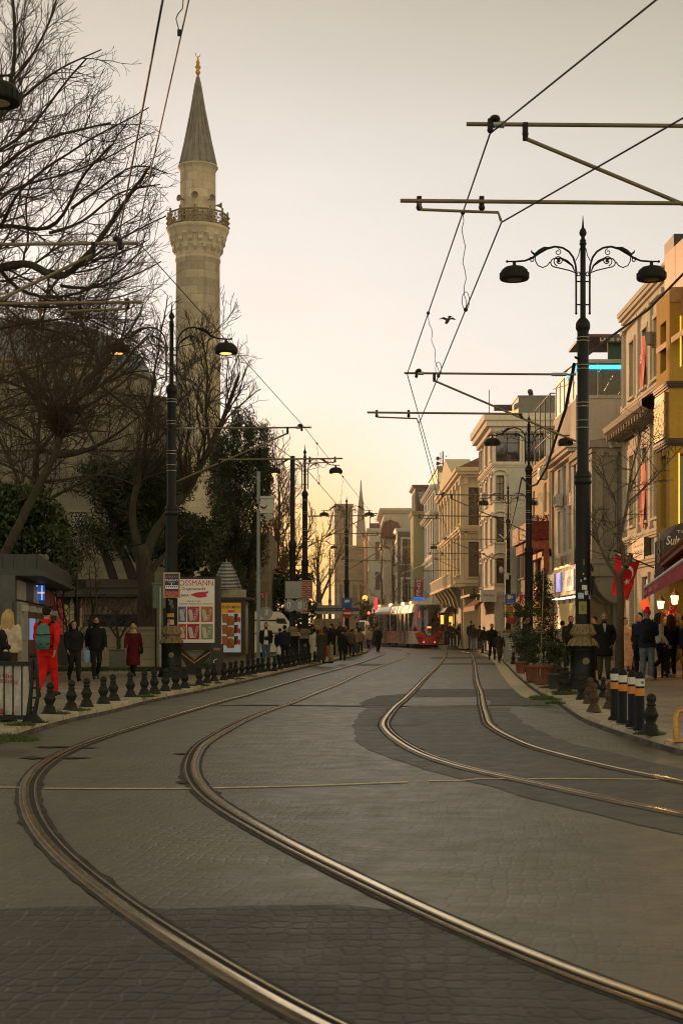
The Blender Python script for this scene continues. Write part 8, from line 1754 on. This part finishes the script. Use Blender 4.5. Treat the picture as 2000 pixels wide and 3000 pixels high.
def remeshed(mb,vox,name,smooth=4,wrinkle=0.0,seed=0):
    me=mb.mesh('tmp',[]); o=bpy.data.objects.new('tmp',me); C.objects.link(o)
    m=o.modifiers.new('r','REMESH'); m.mode='VOXEL'; m.voxel_size=vox; m.use_smooth_shade=True
    s_=o.modifiers.new('s','SMOOTH'); s_.factor=.5; s_.iterations=smooth
    out=bpy.data.meshes.new_from_object(o.evaluated_get(bpy.context.evaluated_depsgraph_get())); out.name=name
    bpy.data.objects.remove(o); bpy.data.meshes.remove(me)
    if wrinkle:
        r=random.Random(seed); ph=[r.uniform(0,6) for _ in range(4)]
        for v in out.vertices:
            x,y,z=v.co; d=wrinkle*(math.sin(z*34+x*14+ph[0])*.6+math.sin(z*19-x*23+y*9+ph[1])*.5+math.sin(z*61+y*20+ph[2])*.25); v.co+=v.normal*d
    return out
M_EYE=mat((.02,.015,.012),.2); M_LIP=mat((.30,.10,.08),.5)
def body_mesh(pose):
    if ('b',pose) in PM: return PM['b',pose]
    J=joints(pose); g=MB()
    g.rings([(0,0,.80,.12,.09),(0,0,.88,.155,.11),(0,0,.95,.162,.113),(0,0,1.06,.140,.098),(0,0,1.18,.150,.102),(0,0,1.30,.168,.108),(0,.005,1.39,.165,.095),(0,.01,1.445,.095,.07),(0,.012,1.49,.057,.060),(0,.005,1.57,.055,.060)])
    for n in 'LR':
        g.tube([J['sh'+n]+V((0,0,0)),J['sh'+n].lerp(J['el'+n],.4),J['el'+n],J['el'+n].lerp(J['wr'+n],.35),J['wr'+n]],[.056,.048,.040,.041,.028],10)
        g.tube([J['wr'+n],J['wr'+n].lerp(J['ha'+n],.5),J['ha'+n]],[.026,.036,.030],8,sq=.55)
        g.tube([J['hip'+n]+V((0,0,.03)),J['hip'+n].lerp(J['kn'+n],.45),J['kn'+n],J['kn'+n].lerp(J['an'+n],.35),J['an'+n]],[.090,.078,.055,.056,.036],10)
        g.tube([J['an'+n]+V((0,.03,-.03)),J['an'+n].lerp(J['toe'+n],.5)+V((0,0,-.02)),J['toe'+n]],[.038,.036,.026],8)
    me=remeshed(g,.021,'body',4)
    h=MB(); h.v=[tuple(v.co) for v in me.vertices]; h.f=[list(p.vertices) for p in me.polygons]; h.m=[0]*len(h.f); h.s=[True]*len(h.f)
    # head: rings shaped into skull, brow, cheek and chin
    R_=[(0,-.030,1.520,.030,.030),(0,-.026,1.535,.048,.055),(0,-.015,1.565,.060,.078),(0,-.008,1.60,.069,.089),(0,-.004,1.635,.074,.095),(0,0,1.67,.076,.098),(0,.004,1.705,.071,.092),(0,.008,1.735,.053,.070),(0,.01,1.755,.022,.03)]
    h.rings(R_)
    h.tube([(0,-.093,1.645),(0,-.108,1.62),(0,-.112,1.605),(0,-.096,1.598)],[.008,.011,.014,.006],6)
    for s_ in (-1,1): h.sphere((s_*.077,.012,1.63),.012,.022,.032,8,5); 
    h.mi=1
    for s_ in (-1,1): h.sphere((s_*.030,-.090,1.644),.010,.008,.007,8,5); h.tube([(s_*.016,-.098,1.662),(s_*.032,-.097,1.666),(s_*.048,-.084,1.660)],.004,4)
    h.mi=2; h.tube([(-.022,-.089,1.572),(0,-.094,1.573),(.022,-.089,1.572)],.005,5); h.mi=0
    for n in 'LR':
        a,b=J['wr'+n],J['ha'+n]; d=(b-a).normalized(); s_=1 if n=='L' else -1
        side=d.cross(V((s_,0,0))); side=side.normalized() if side.length>.1 else V((0,1,0)); pal=side.cross(d).normalized()
        curl=-V((s_,0,0)) if abs(d.x)<.6 else V((0,0,-1))
        for k,(o_,L) in enumerate(((-.026,.055),(-.009,.068),(.009,.064),(.025,.050))):
            p=b+side*o_-d*.012; h.tube([p,p+d*L*.5+curl*.006,p+d*L*.8+curl*.018,p+d*L*.95+curl*.032],[.0095,.009,.008,.006],6)
        p=a.lerp(b,.45)-side*.026; h.tube([p,p-side*.022+d*.022+curl*.01,p-side*.026+d*.05+curl*.018],[.011,.010,.007],6)
    out=h.mesh('body',[None,None,None] and []); 
    for m in (M_EYE,M_EYE,M_LIP): out.materials.append(m)
    PM['b',pose]=out; return out
def sleeves(g,J,k,upto=1.0,cuff=1.0):
    for n in 'LR':
        a,e,w=J['sh'+n],J['el'+n],J['wr'+n]; q=e.lerp(w,upto)
        g.tube([a+V((-.03 if n=='L' else .03,0,.015)),a.lerp(e,.25),a.lerp(e,.6),e,e.lerp(q,.5),q],[.070*k,.073*k,.062*k,.057*k,.052*k,.044*k*cuff],10)
def top_mesh(pose,hem,k,upto=.97,collar=True):
    key=('t',pose,hem,k,upto,collar)
    if key in PM: return PM[key]
    J=joints(pose); g=MB(); R_=[]
    def sec(z):
        T=[(.0,.16,.15),(.5,.185,.15),(.80,.185,.132),(.95,.180,.130),(1.06,.162,.117),(1.18,.168,.122),(1.30,.186,.128),(1.39,.184,.112),(1.44,.125,.088),(1.475,.085,.078)]
        for (z0,a0,b0),(z1,a1,b1) in zip(T,T[1:]):
            if z0<=z<=z1: t_=(z-z0)/(z1-z0); return a0+(a1-a0)*t_,b0+(b1-b0)*t_
        return T[-1][1:]
    z=hem
    while z<1.47:
        a,b=sec(z); fl=1+max(0,.9-z)*(.30 if pose.startswith('walk') else .16); kk=k if z<1.38 else 1+(k-1)*.5; R_.append((0,.005,z,a*kk*(fl if z<.9 else 1),b*kk*(1+max(0,.9-z)*.5))); z+=.06
    R_.append((0,.01,1.475,.085,.082)); 
    if collar: R_+= [(0,.008,1.50,.078,.080),(0,.006,1.525,.074,.078)]
    g.rings(R_); sleeves(g,J,k,upto)
    PM[key]=remeshed(g,.022,'top',3,.006,hash(str(key))%97); return PM[key]
def legs_mesh(pose,k,upto=.97):
    key=('l',pose,k,upto)
    if key in PM: return PM[key]
    J=joints(pose); g=MB(); g.rings([(0,0,.79,.13,.10),(0,0,.86,.172,.125),(0,0,.95,.172,.122),(0,0,1.03,.152,.110)])
    for n in 'LR':
        h_,kn,an=J['hip'+n],J['kn'+n],J['an'+n]; q=kn.lerp(an,upto)
        g.tube([h_+V((0,0,.02)),h_.lerp(kn,.4),kn,kn.lerp(q,.4),q],[.102*min(k,1.08),.092*k,.072*k,.070*k,.056*k],10)
    PM[key]=remeshed(g,.022,'trousers',3,.006,hash(str(key))%97); return PM[key]
def skirt_mesh(hem,k,waist=1.05):
    key=('s',hem,k)
    if key in PM: return PM[key]
    g=MB(); n=12; vs=[];fs=[]
    m=36; rows=10
    for i in range(rows+1):
        z=waist+(hem-waist)*i/rows; t_=i/rows
        for j in range(m): w=2*PI*j/m; f=1+.07*t_*math.sin(w*7+1.3*math.sin(w*2)); vs.append((( .155+.09*k*t_**.7)*f*math.cos(w),(.115+.10*k*t_**.7)*f*math.sin(w),z))
    for i in range(rows):
        for j in range(m): fs.append((i*m+j,i*m+(j+1)%m,(i+1)*m+(j+1)%m,(i+1)*m+j))
    g.add(vs,fs,True); PM[key]=g.mesh('skirt',[]); return PM[key]
def shoe_mesh(pose,n):
    key=('f',pose,n)
    if key in PM: return PM[key]
    J=joints(pose); a,t_=J['an'+n],J['toe'+n]; g=MB(); d=(t_-a); d.z=0; d.normalize()
    heel=V((a.x,a.y,max(.035,a.z-.055)))-d*.055
    g.tube([heel,heel+d*.07+V((0,0,.015)),a.lerp(t_,.55)+V((0,0,-.012)),t_,t_+d*.045+V((0,0,-.005))],[.038,.047,.044,.040,.018],10,sq=.85); g.tube([a+V((0,0,.03)),a+V((0,0,-.03))],[.045,.046],10)
    PM[key]=remeshed(g,.014,'shoe',2); return PM[key]
def hair_mesh(kind):
    key=('h',kind)
    if key in PM: return PM[key]
    g=MB(); n,m=20,14; c=(0,.014,1.668); rx,ry,rz=.086,.100,.102
    if kind=='cap': rx,ry,rz=.092,.105,.095
    vs=[];idx={}; fs=[]
    for j in range(m+1):
        for k in range(n):
            t_=PI*j/m; w=2*PI*k/n; bump=1+.03*math.sin(w*9+j) if kind not in('beanie','cap','scarf') else 1
            vs.append((c[0]+rx*bump*math.sin(t_)*math.cos(w),c[1]+ry*bump*math.sin(t_)*math.sin(w),c[2]+rz*math.cos(t_)))
    for j in range(m):
        for k in range(n):
            q=[j*n+k,j*n+(k+1)%n,(j+1)*n+(k+1)%n,(j+1)*n+k]; cy=sum(vs[i][1] for i in q)/4; cz=sum(vs[i][2] for i in q)/4
            lim={'short':1.695 if cy<-.03 else (1.572+ max(0,.03-cy)*1.5),'buzz':1.70 if cy<-.03 else (1.585+max(0,.03-cy)*1.5),'long':1.70 if cy<-.03 else 1.5,'bun':1.705 if cy<-.02 else 1.59,'beanie':1.695 if cy<0 else 1.655,'cap':1.70,'scarf':1.71 if cy<-.045 else 1.4}[kind]
            if cz>lim: fs.append(q)
    g.add(vs,fs,True)
    if kind=='long':
        R_=[]; 
        for s_ in (-1,0,1): g.tube([(s_*.05,.065,1.68),(s_*.066,.085,1.58),(s_*.07,.10,1.46),(s_*.065,.105,1.33),(s_*.05,.10,1.24)],[.05,.058,.056,.045,.018],8)
        for s_ in (-1,1): g.tube([(s_*.07,-.01,1.70),(s_*.085,.0,1.62),(s_*.095,.01,1.52),(s_*.105,.02,1.42),(s_*.10,.03,1.32)],[.028,.03,.032,.028,.01],8)
    if kind=='bun': g.sphere((0,.125,1.70),.045,.04,.045,10,7)
    if kind=='beanie': g.sphere((0,.03,1.775),.05,.05,.035,10,6); g.lathe([(.09,1.648),(.094,1.665),(.092,1.69)],16,(0,.012,0),True,0,1.12)
    if kind=='cap': g.add([(-.075,-.07,1.705),(.075,-.07,1.705),(.055,-.145,1.695),(-.055,-.145,1.695)],[(0,1,2,3)],True)
    if kind=='scarf':
        g.tube([(0,.02,1.57),(0,.015,1.50),(0,.01,1.44)],[.085,.10,.15],14); g.tube([(.085,-.03,1.68),(.078,-.07,1.58),(.03,-.09,1.515),(-.03,-.09,1.515),(-.078,-.07,1.58),(-.085,-.03,1.68)],.026,8)
    PM[key]=g.mesh('hair',[]); return PM[key]
def beard_mesh():
    if 'beard' in PM: return PM['beard']
    g=MB(); g.rings([(0,-.031,1.515,.034,.035),(0,-.028,1.535,.053,.060),(0,-.017,1.562,.065,.082),(0,-.008,1.590,.074,.085)],True,False); PM['beard']=g.mesh('beard',[]); return PM['beard']
def put(name,me,m,par):
    o=link(name,me,par)
    if not len(me.materials): me.materials.append(M_BLACK)
    for i,mm in enumerate(m if isinstance(m,list) else [m]):
        o.material_slots[i].link='OBJECT'; o.material_slots[i].material=mm
    return o
def cloth(c,es=0): 
    key=('cl',c)
    if key in MC: return MC[key]
    t=NT('cloth'); p=t.obj(); n=t.noise(p,7,5,.6); f=t.noise(p,90,2)
    t.set(col=t.ramp(t.math('ADD',t.math('MULTIPLY',n,.75),t.math('MULTIPLY',f,.25)),[(.3,tuple(k*.68 for k in c)),(.7,tuple(min(1,k*1.3) for k in c))]),rough=.85,spec=.2); t.bump(n,.25,.02); MC[key]=t.m; return t.m
SK=[(.34,.19,.12),(.38,.22,.14),(.30,.165,.10)]
BK=(.012,.012,.013); DK=(.03,.03,.032); NAVY=(.014,.018,.032); JEAN=(.075,.105,.15); OLV=(.05,.045,.022); KHA=(.24,.18,.11); WHT=(.55,.52,.47); BEI=(.40,.31,.22); HB=(.012,.009,.007); BLN=(.38,.26,.12); BRN=(.05,.028,.016)
nper=[0]
def person(label,px,head,feet,rz=0,pose='stand',top=(BK,.80,1.06),leg=(DK,1.0),shoe=BK,hair=('short',HB),skin=0,beard=None,scarf=None,skirt=None,shirt=None,group=None,Y=None,z=PAV,extra=None,lean=0):
    if Y is None: Y=F*(HC-z)/(feet-HY)
    h=(gz(head,Y)-z)/1.765
    o=link('person',body_mesh(pose),loc=(gx(px,Y),Y,z),rot=(0,0,R(rz)),scl=h); nper[0]+=1
    skm=mat(SK[skin%3],.55,var=.12,scale=8)
    o.material_slots[0].link='OBJECT'; o.material_slots[0].material=skm
    tag(o,label,'person',group)
    if leg: put('trousers',legs_mesh(pose,leg[1],leg[2] if len(leg)>2 else .97),cloth(leg[0]),o)
    if top: put('jacket' if top[1]<.9 and top[1]>.6 else 'coat' if top[1]<=.6 else 'jumper',top_mesh(pose,top[1],top[2],top[3] if len(top)>3 else .97),cloth(top[0]),o)
    if skirt: put('skirt',skirt_mesh(skirt[1],skirt[2]),cloth(skirt[0]),o)
    for n in 'LR': put('shoe',shoe_mesh(pose,n),cloth(shoe),o)
    if hair: put({'beanie':'beanie','cap':'flat_cap','scarf':'headscarf'}.get(hair[0],'hair'),hair_mesh(hair[0]),cloth(hair[1]),o)
    if beard: put('beard',beard_mesh(),cloth(beard),o)
    if scarf:
        g=MB(); g.lathe([(.095,1.43),(.115,1.45),(.118,1.49),(.10,1.53),(.08,1.53)],14,(0,.008,0),True,0,.95); put('scarf',g.mesh('scarf',[]),cloth(scarf),o)
    if shirt:    # open jacket: shirt front showing between the lapels
        scol,sw_,zlo=shirt; g=MB(); vs=[];fs=[]
        for i in range(8):
            t_=i/7; zz=zlo+(1.475-zlo)*t_; wd=sw_*(1-.35*t_) if zlo<1.1 else sw_*(.15+.85*t_)
            yf=-.5; T=[(.0,.15),(.80,.138),(1.06,.119),(1.18,.124),(1.30,.130),(1.39,.113),(1.44,.093),(1.50,.088)]
            for (q0,b0),(q1,b1) in zip(T,T[1:]):
                if q0<=zz<=q1: yf=-(b0+(b1-b0)*(zz-q0)/(q1-q0))*(top[2] if zz<1.38 else 1+(top[2]-1)*.5)
            for j in range(5): x=(j/4-.5)*2*wd; vs.append((x,yf-.008+x*x*2.2,zz))
        for i in range(7):
            for j in range(4): fs.append((i*5+j,i*5+j+1,(i+1)*5+j+1,(i+1)*5+j))
        g.add(vs,fs,True); put('shirt',g.mesh('shirt',[]),cloth(scol),o)
    o['_h']=h
    if extra: extra(o,h)
    del o['_h']
    return o
def carried(kind,label,o,h,col,rz_extra=0,dz=0,side=1):
    """bags and packs stay things of their own, placed against the body that carries them"""
    Mx=Matrix.Translation(o.location)@Matrix.Rotation(o.rotation_euler.z,4,'Z')@Matrix.Scale(h,4); m=cloth(col)
    t=thing(kind,label,'backpack' if kind=='backpack' else ('pram' if kind=='pram' else 'bag'),o.location.copy())
    def part(name,g,mm,par): g.xform(Mx); return g.build(name,mm,par,True)
    if kind=='backpack':
        g=MB(); g.rings([(0,.20,.93,.10,.05),(0,.215,.96,.135,.085),(0,.22,1.10,.145,.10),(0,.215,1.25,.14,.09),(0,.20,1.37,.115,.065),(0,.185,1.43,.06,.03)]); b=part('pack',g,m,t)
        g=MB(); g.rings([(0,.29,.97,.085,.03),(0,.305,1.0,.105,.045),(0,.31,1.12,.105,.045),(0,.295,1.19,.085,.02)]); part('front_pocket',g,cloth(tuple(k*.8 for k in col)),b)
        for s_ in (-1,1):
            g=MB(); g.tube([(s_*.10,.15,1.40),(s_*.12,.06,1.475),(s_*.13,-.08,1.44),(s_*.135,-.16,1.33),(s_*.15,-.13,1.15),(s_*.155,.0,1.02),(s_*.13,.14,.98)],.022,6); part('strap',g,cloth(BK),b)
        for z_ in (1.04,1.22): g=MB(); g.tube([(-.15,.22,z_),(-.10,.315,z_),(0,.35,z_-.01),(.10,.315,z_),(.15,.22,z_)],.010,5); part('compression_strap',g,cloth(BK),b)
    elif kind=='pram':
        g=MB(); g.rings([(0,-.75,.45,.18,.30),(0,-.75,.60,.22,.36),(0,-.75,.68,.23,.37)]); g.rings([(0,-.92,.66,.22,.2),(0,-.95,.85,.20,.2),(0,-.95,.98,.12,.12)]); part('seat',g,m,t)
        g=MB(); 
        for s_ in (-1,1): g.tube([(s_*.22,-.28,1.02),(s_*.23,-.55,.70),(s_*.24,-.95,.25)],.014,6); g.tube([(s_*.23,-.60,.65),(s_*.24,-.42,.16)],.014,6)
        g.tube([(-.22,-.28,1.02),(.22,-.28,1.02)],.016,6); part('frame',g,M_BLACK,t)
        for x,y in ((-.26,-.42),(.26,-.42),(-.24,-.98),(.24,-.98)):
            g=MB(); rr_=.15 if y>-.5 else .11; g.tube([(x,y+rr_*math.cos(a),rr_+.02+rr_*math.sin(a)) for a in [k*PI/8 for k in range(17)]],.022,6); part('wheel',g,M_BLACK,t)
    else:
        g=MB(); s_=side; zt=.80+dz
        if kind=='carrier_bag': g.rings([(s_*.25,-.02,zt-.42,.11,.06),(s_*.25,-.02,zt-.38,.13,.075),(s_*.25,-.02,zt-.12,.12,.06),(s_*.25,-.02,zt-.06,.07,.03)]); hd=[(s_*.25-.05,-.02,zt-.07),(s_*.235,-.04,zt+.03),(s_*.25+.05,-.02,zt-.07)]
        elif kind=='shoulder_bag': g.rings([(s_*.26,-.02,zt+.0,.05,.12),(s_*.27,-.02,zt+.03,.06,.14),(s_*.27,-.02,zt+.2,.055,.13),(s_*.265,-.02,zt+.23,.03,.11)]); hd=[(s_*.26,-.12,zt+.2),(s_*.22,-.10,zt+.55),(s_*.16,.0,1.475),(s_*.22,.10,zt+.5),(s_*.26,.10,zt+.2)]
        else: g.rings([(.02,-.20,1.02,.06,.03),(.02,-.205,1.05,.085,.045),(.02,-.205,1.15,.085,.045),(.02,-.20,1.18,.06,.03)]); hd=[(.08,-.18,1.17),(.14,-.15,1.35),(.15,0,1.47),(.05,.15,1.3),(-.12,.1,1.1),(-.07,-.17,1.08)]
        b=part('bag',g,m,t); g=MB(); g.tube(hd,.010,5); part('handle',g,m,b)
    return t
# ---- left pavement
person('man in a bright red tracksuit walking away with a green backpack',138,1776,2044,172,'walk2',((.50,.012,.010),.86,1.10),((.50,.012,.010),1.12),(.03,.03,.03),('short',HB),1,extra=lambda o,h:carried('backpack','teal green backpack with black straps on the red tracksuit',o,h,(.07,.16,.14)))
person('woman with long blond hair in a cream padded vest at the left edge',26,1784,2036,172,'stand',((.44,.38,.29),.86,1.22),(BRN,1.05),BRN,('long',BLN),1)
person('person in a black jacket cut off by the left edge',-14,1800,2060,150,'hold',(BK,.80,1.2),(BK,1.0),BK,('short',HB),0,extra=lambda o,h:carried('shoulder_bag','black shoulder bag at the left edge of the picture',o,h,BK,side=-1))
person('dark haired girl in a pale jumper and black trousers at the kiosk',82,1827,1990,165,'walk',((.42,.35,.30),.95,1.12),(BK,1.15),BK,('long',HB),1)
person('woman in a black puffer jacket and leather trousers walking beside a man',217,1818,1997,22,'walk',(BK,.88,1.28),((.016,.016,.016),1.12),BK,('long',HB),1)
person('bearded man in a black hoodie and black trousers walking on the left pavement',282,1806,1992,18,'walk2',(BK,.82,1.2),((.014,.014,.015),.98),(.05,.045,.04),('short',HB),0,beard=HB,extra=lambda o,h:carried('carrier_bag','small pale and blue carrier bag between the walking couple',o,h,(.25,.35,.5),side=-1,dz=.1))
person('woman in a long burgundy coat with a beige headscarf walking away',391,1826,1981,176,'walk',((.10,.010,.018),.36,1.14),(BK,1.0),BK,('scarf',(.42,.26,.15)),1,scarf=(.42,.27,.28),extra=lambda o,h:carried('shoulder_bag','small black handbag at the side of the burgundy coat',o,h,BK,side=-1,dz=-.05))
# ---- crowd left of the street, from the van to the barriers
CG='people crowding at the left tram stop'
person('bearded man in an open black jacket and white shirt walking toward the camera',779,1824,1946,5,'stand',(BK,.84,1.16),((.06,.095,.14),1.05),(.3,.28,.25),('short',HB),1,beard=HB,shirt=((.52,.52,.53),.095,.84),extra=lambda o,h:carried('belt_bag','black crossbody bag on the white shirt',o,h,BK))
person('person in a navy jacket with a white hem stripe seen from behind',834,1831,1945,178,'stand',(NAVY,.84,1.25),(BK,1.1),BK,('short',HB),0,extra=lambda o,h:carried('carrier_bag','white carrier bag held beside the navy jacket',o,h,(.55,.52,.5),side=1,dz=.05))
person('shorter person in dark clothes left of the navy jacket',820,1840,1944,170,'stand',(NAVY,.82,1.15),(BK,1.0),BK,('short',BRN),1,Y=F*1.17/89)
person('woman in a long whitish padded coat beside the second lamp base',921,1842,1941,165,'stand',((.44,.40,.35),.42,1.22),(WHT,1.0),BRN,('short',HB),1,Y=F*1.17/86)
person('woman in a long olive coat with a rust brown headscarf',941,1840,1942,160,'stand',((.045,.043,.032),.13,1.22),(BK,1.0),BK,('scarf',(.22,.09,.04)),1,extra=lambda o,h:carried('shoulder_bag','tan shoulder bag on the olive coat',o,h,(.3,.18,.1),side=1))
person('bearded man in a black jacket and beige trousers facing left',968,1827,1944,-62,'pocket',(BK,.82,1.15),(KHA,1.15),BK,('short',HB),1,beard=HB,extra=lambda o,h:carried('carrier_bag','small red bag beside the beige trousers',o,h,(.5,.02,.02),side=-1))
person('person in a black hooded coat with grey piping seen from behind',1003,1845,1936,180,'stand',(BK,.55,1.3),(BK,1.05),BK,('beanie',BK),0)
crowd=[(905,1833,1926,170,BK,'short',HB,'dark dressed person just right of the second lamp base'),(915,1828,1918,160,BRN,'short',BRN,'person in brown partly hidden behind the whitish coat'),(951,1822,1917,10,DK,'short',HB,'taller dark haired man behind the olive coat'),(963,1836,1922,20,OLV,'long',BRN,'woman in olive behind the man in beige trousers'),(985,1830,1920,-20,BK,'short',BRN,'person with pale face looking out between two black coats'),(997,1820,1914,180,(.03,.028,.024),'short',(.2,.18,.16),'grey haired man in a dark coat behind the black hooded coat'),(1020,1837,1921,175,(.16,.10,.05),'short',BRN,'person in a tan brown coat leaning at the barriers'),(1030,1843,1922,150,(.10,.075,.045),'short',HB,'person in a brown fur collar jacket at the barriers'),(1041,1839,1918,190,(.24,.17,.11),'long',BLN,'blond person in a beige coat behind the barriers'),(1046,1824,1912,200,BK,'short',HB,'tall dark person in front of the white minibus'),(1055,1842,1913,170,(.22,.14,.11),'short',BRN,'person in a pinkish jacket at the last barrier'),(889,1841,1922,10,BK,'short',HB,'dark figure between the two lamp bases'),(878,1836,1920,175,DK,'short',BRN,'dark figure left of the second lamp base'),(930,1833,1918,-30,BRN,'short',(.3,.22,.15),'balding person in brown behind the headscarf'),(860,1841,1921,180,BK,'short',HB,'dark figure behind the plain black pole'),(975,1829,1914,30,(.08,.02,.02),'long',HB,'woman with dark hair in a wine red jacket at the back'),(1012,1832,1914,0,DK,'beanie',(.1,.1,.09),'person with a grey cap at the back of the queue')]
for i,(px,hd,ft,rz,cc,hk,hc,lab) in enumerate(crowd): person(lab,px,hd,ft,rz,['stand','pocket','hold'][i%3],(cc,.8,1.15+.05*(i%3)),([BK,DK,JEAN][i%3],1.05),BK,(hk,hc),i,group=CG)
person('person in a beige jacket and purple trousers walking away by the barriers',1080,1837,1905,180,'walk',(BEI,.80,1.3),((.13,.07,.26),1.08),(.1,.08,.08),('short',BRN),1,z=0)
person('woman with long dark hair all in black crossing the tracks',1107,1834,1912,5,'walk2',(BK,.7,1.25),(BK,1.08),BK,('long',BRN),1,z=0)
for px,hd,Yd,rz,lab in [(1064,1838,118,10,'tiny dark figure at the street end beside the minibus'),(1072,1836,125,170,'tiny dark figure left of the black dressed woman'),(1088,1838,122,0,'tiny figure in grey just left of the tram'),(1095,1836,128,180,'tiny dark figure at the left end of the tram')]:
    person(lab,px,hd,0,rz,'stand',(DK,.8,1.2),(BK,1.05),BK,('short',HB),1,Y=Yd,group='tiny figures at the street end',z=0)
# ---- right platform and pavement
RG='people waiting at the right tram stop'
for i,(px,hd,ft,rz,cc,hk,lab) in enumerate([(1318,1822,1895,180,BK,'short','dark person nearest the tram door on the right platform'),(1328,1828,1896,10,BK,'short','dark person at the left rail of the platform'),(1337,1820,1894,180,DK,'short','taller dark person under the platform canopy'),(1346,1826,1897,20,BK,'long','dark haired woman under the platform canopy'),(1362,1832,1897,0,(.12,.09,.08),'long','woman in mauve brown by the ticket gate'),(1378,1820,1903,-30,NAVY,'beanie','person with a greenish cap in front of the ticket booth'),(1386,1829,1905,150,DK,'short','person in light jeans beside the platform lamp post'),(1404,1832,1903,180,BRN,'short','person in brown beside the platform lamp post'),(1417,1836,1908,170,BK,'short','dark person in front of the tall pale building'),(1425,1824,1900,10,DK,'short','dark haired person behind the man in black'),(1452,1826,1903,180,BK,'short','dark person left of the blue and yellow signs'),(1463,1822,1902,0,BRN,'short','brown haired person under the blue and yellow signs'),(1474,1824,1905,170,DK,'long','dark haired woman next to the sign post'),(1482,1834,1908,10,(.2,.18,.16),'short','person in grey right of the sign post'),(1355,1838,1896,180,BK,'short','short dark person at the platform hand rail')]):
    person(lab,px,hd,ft,rz,['stand','hold','pocket'][i%3],(cc,.8,1.15),([BK,DK,JEAN][i%3] if i!=6 else (.16,.2,.24),1.05),BK,(hk,HB if i%2 else BRN),i,group=RG,z=.2 if px<1370 else PAV)
person('man all in black walking toward the camera next to a boy',1440,1827,1934,4,'walk',(BK,.78,1.16),(BK,1.0),BK,('short',HB),1,beard=HB)
person('boy in an olive jacket and khaki trousers walking beside the man in black',1462,1850,1944,8,'walk2',((.035,.03,.018),.82,1.16),((.06,.045,.025),1.08),(.25,.12,.08),('short',HB),1,z=.05)
person('man in an open navy jacket standing side on beside the tall potted conifer',1541,1804,1970,70,'hold',(NAVY,.74,1.16),((.05,.045,.04),1.08),BRN,('short',HB),0,shirt=((.09,.10,.10),.06,.84))
person('bearded man in a dark jacket and blue jeans behind the right lamp base',1671,1804,1966,-4,'walk',((.02,.014,.014),.84,1.2),((.035,.06,.10),1.0),(.2,.2,.18),('short',BRN),1,beard=BRN,shirt=(BK,.07,.86))
person('person in a grey jacket half hidden beside the bearded man in jeans',1646,1818,1958,165,'stand',((.24,.21,.19),.82,1.25),(DK,1.0),BK,('short',HB),1)
person('grey haired man in a black overcoat and olive trousers right of the lamp base',1768,1794,1991,-3,'pocket',(BK,.62,1.2),((.065,.055,.035),1.1),BK,('buzz',(.12,.10,.085)),1,beard=(.08,.06,.045),shirt=((.33,.32,.32),.05,1.24))
person('dark haired person partly hidden behind the grey haired man',1739,1806,1964,-70,'stand',(BK,.8,1.2),(BK,1.0),BK,('short',HB),1)
person('woman in a long peach dress with dark hair tied up beside the sapling',1831,1809,1969,10,'stand',((.50,.33,.22),1.0,1.05,.3),None,BRN,('bun',HB),1,skirt=((.50,.33,.22),.20,.75))
person('man in a black coat with a pink collar beside the peach dress',1871,1794,1975,-55,'stand',(BK,.7,1.2),(BK,1.0),BK,('short',HB),1,scarf=(.40,.12,.13))
person('man in a red beanie, navy jacket and light jeans pushing a pram, seen from behind',1894,1782,1992,176,'hold',((.018,.026,.05),.80,1.2),((.14,.18,.22),1.12),(.38,.32,.24),('beanie',(.55,.02,.012)),1,extra=lambda o,h:(carried('backpack','black backpack on the navy jacket under the red beanie',o,h,(.014,.014,.015)),carried('pram','black pram pushed by the man in the red beanie',o,h,BK)))
person('woman in a white blouse and black trousers looking right near the restaurant',1929,1795,1986,80,'walk',((.46,.42,.36),.92,1.08),(BK,1.0),(.35,.25,.2),('long',BRN),1)
person('red haired woman in an olive jacket behind the white blouse',1950,1786,1979,95,'stand',((.09,.06,.025),.8,1.12),(BK,1.0),(.3,.2,.1),('bun',(.10,.035,.015)),1)
person('woman with very long dark hair in front of the man with the flat cap',1962,1799,1983,-170,'stand',(BK,.8,1.12),(BK,1.0),BK,('long',BRN),1)
person('older man in an olive jacket, khaki trousers and grey flat cap walking right',1980,1789,1979,72,'walk2',((.055,.048,.02),.76,1.22),((.20,.145,.08),1.12),BK,('cap',(.13,.12,.10)),1)
person('person in a navy puffer jacket cut off by the right edge',2006,1800,1984,85,'hold',(NAVY,.8,1.35),(BRN,1.0),BRN,('short',HB),1)
person('small child in a dark jacket behind the white blouse',1945,1880,1985,170,'stand',(NAVY,.8,1.2),(DK,1.05),BRN,('short',HB),1,Y=36.6)
# ---- mannequin-free extras: glowing cafe light on the far left pavement
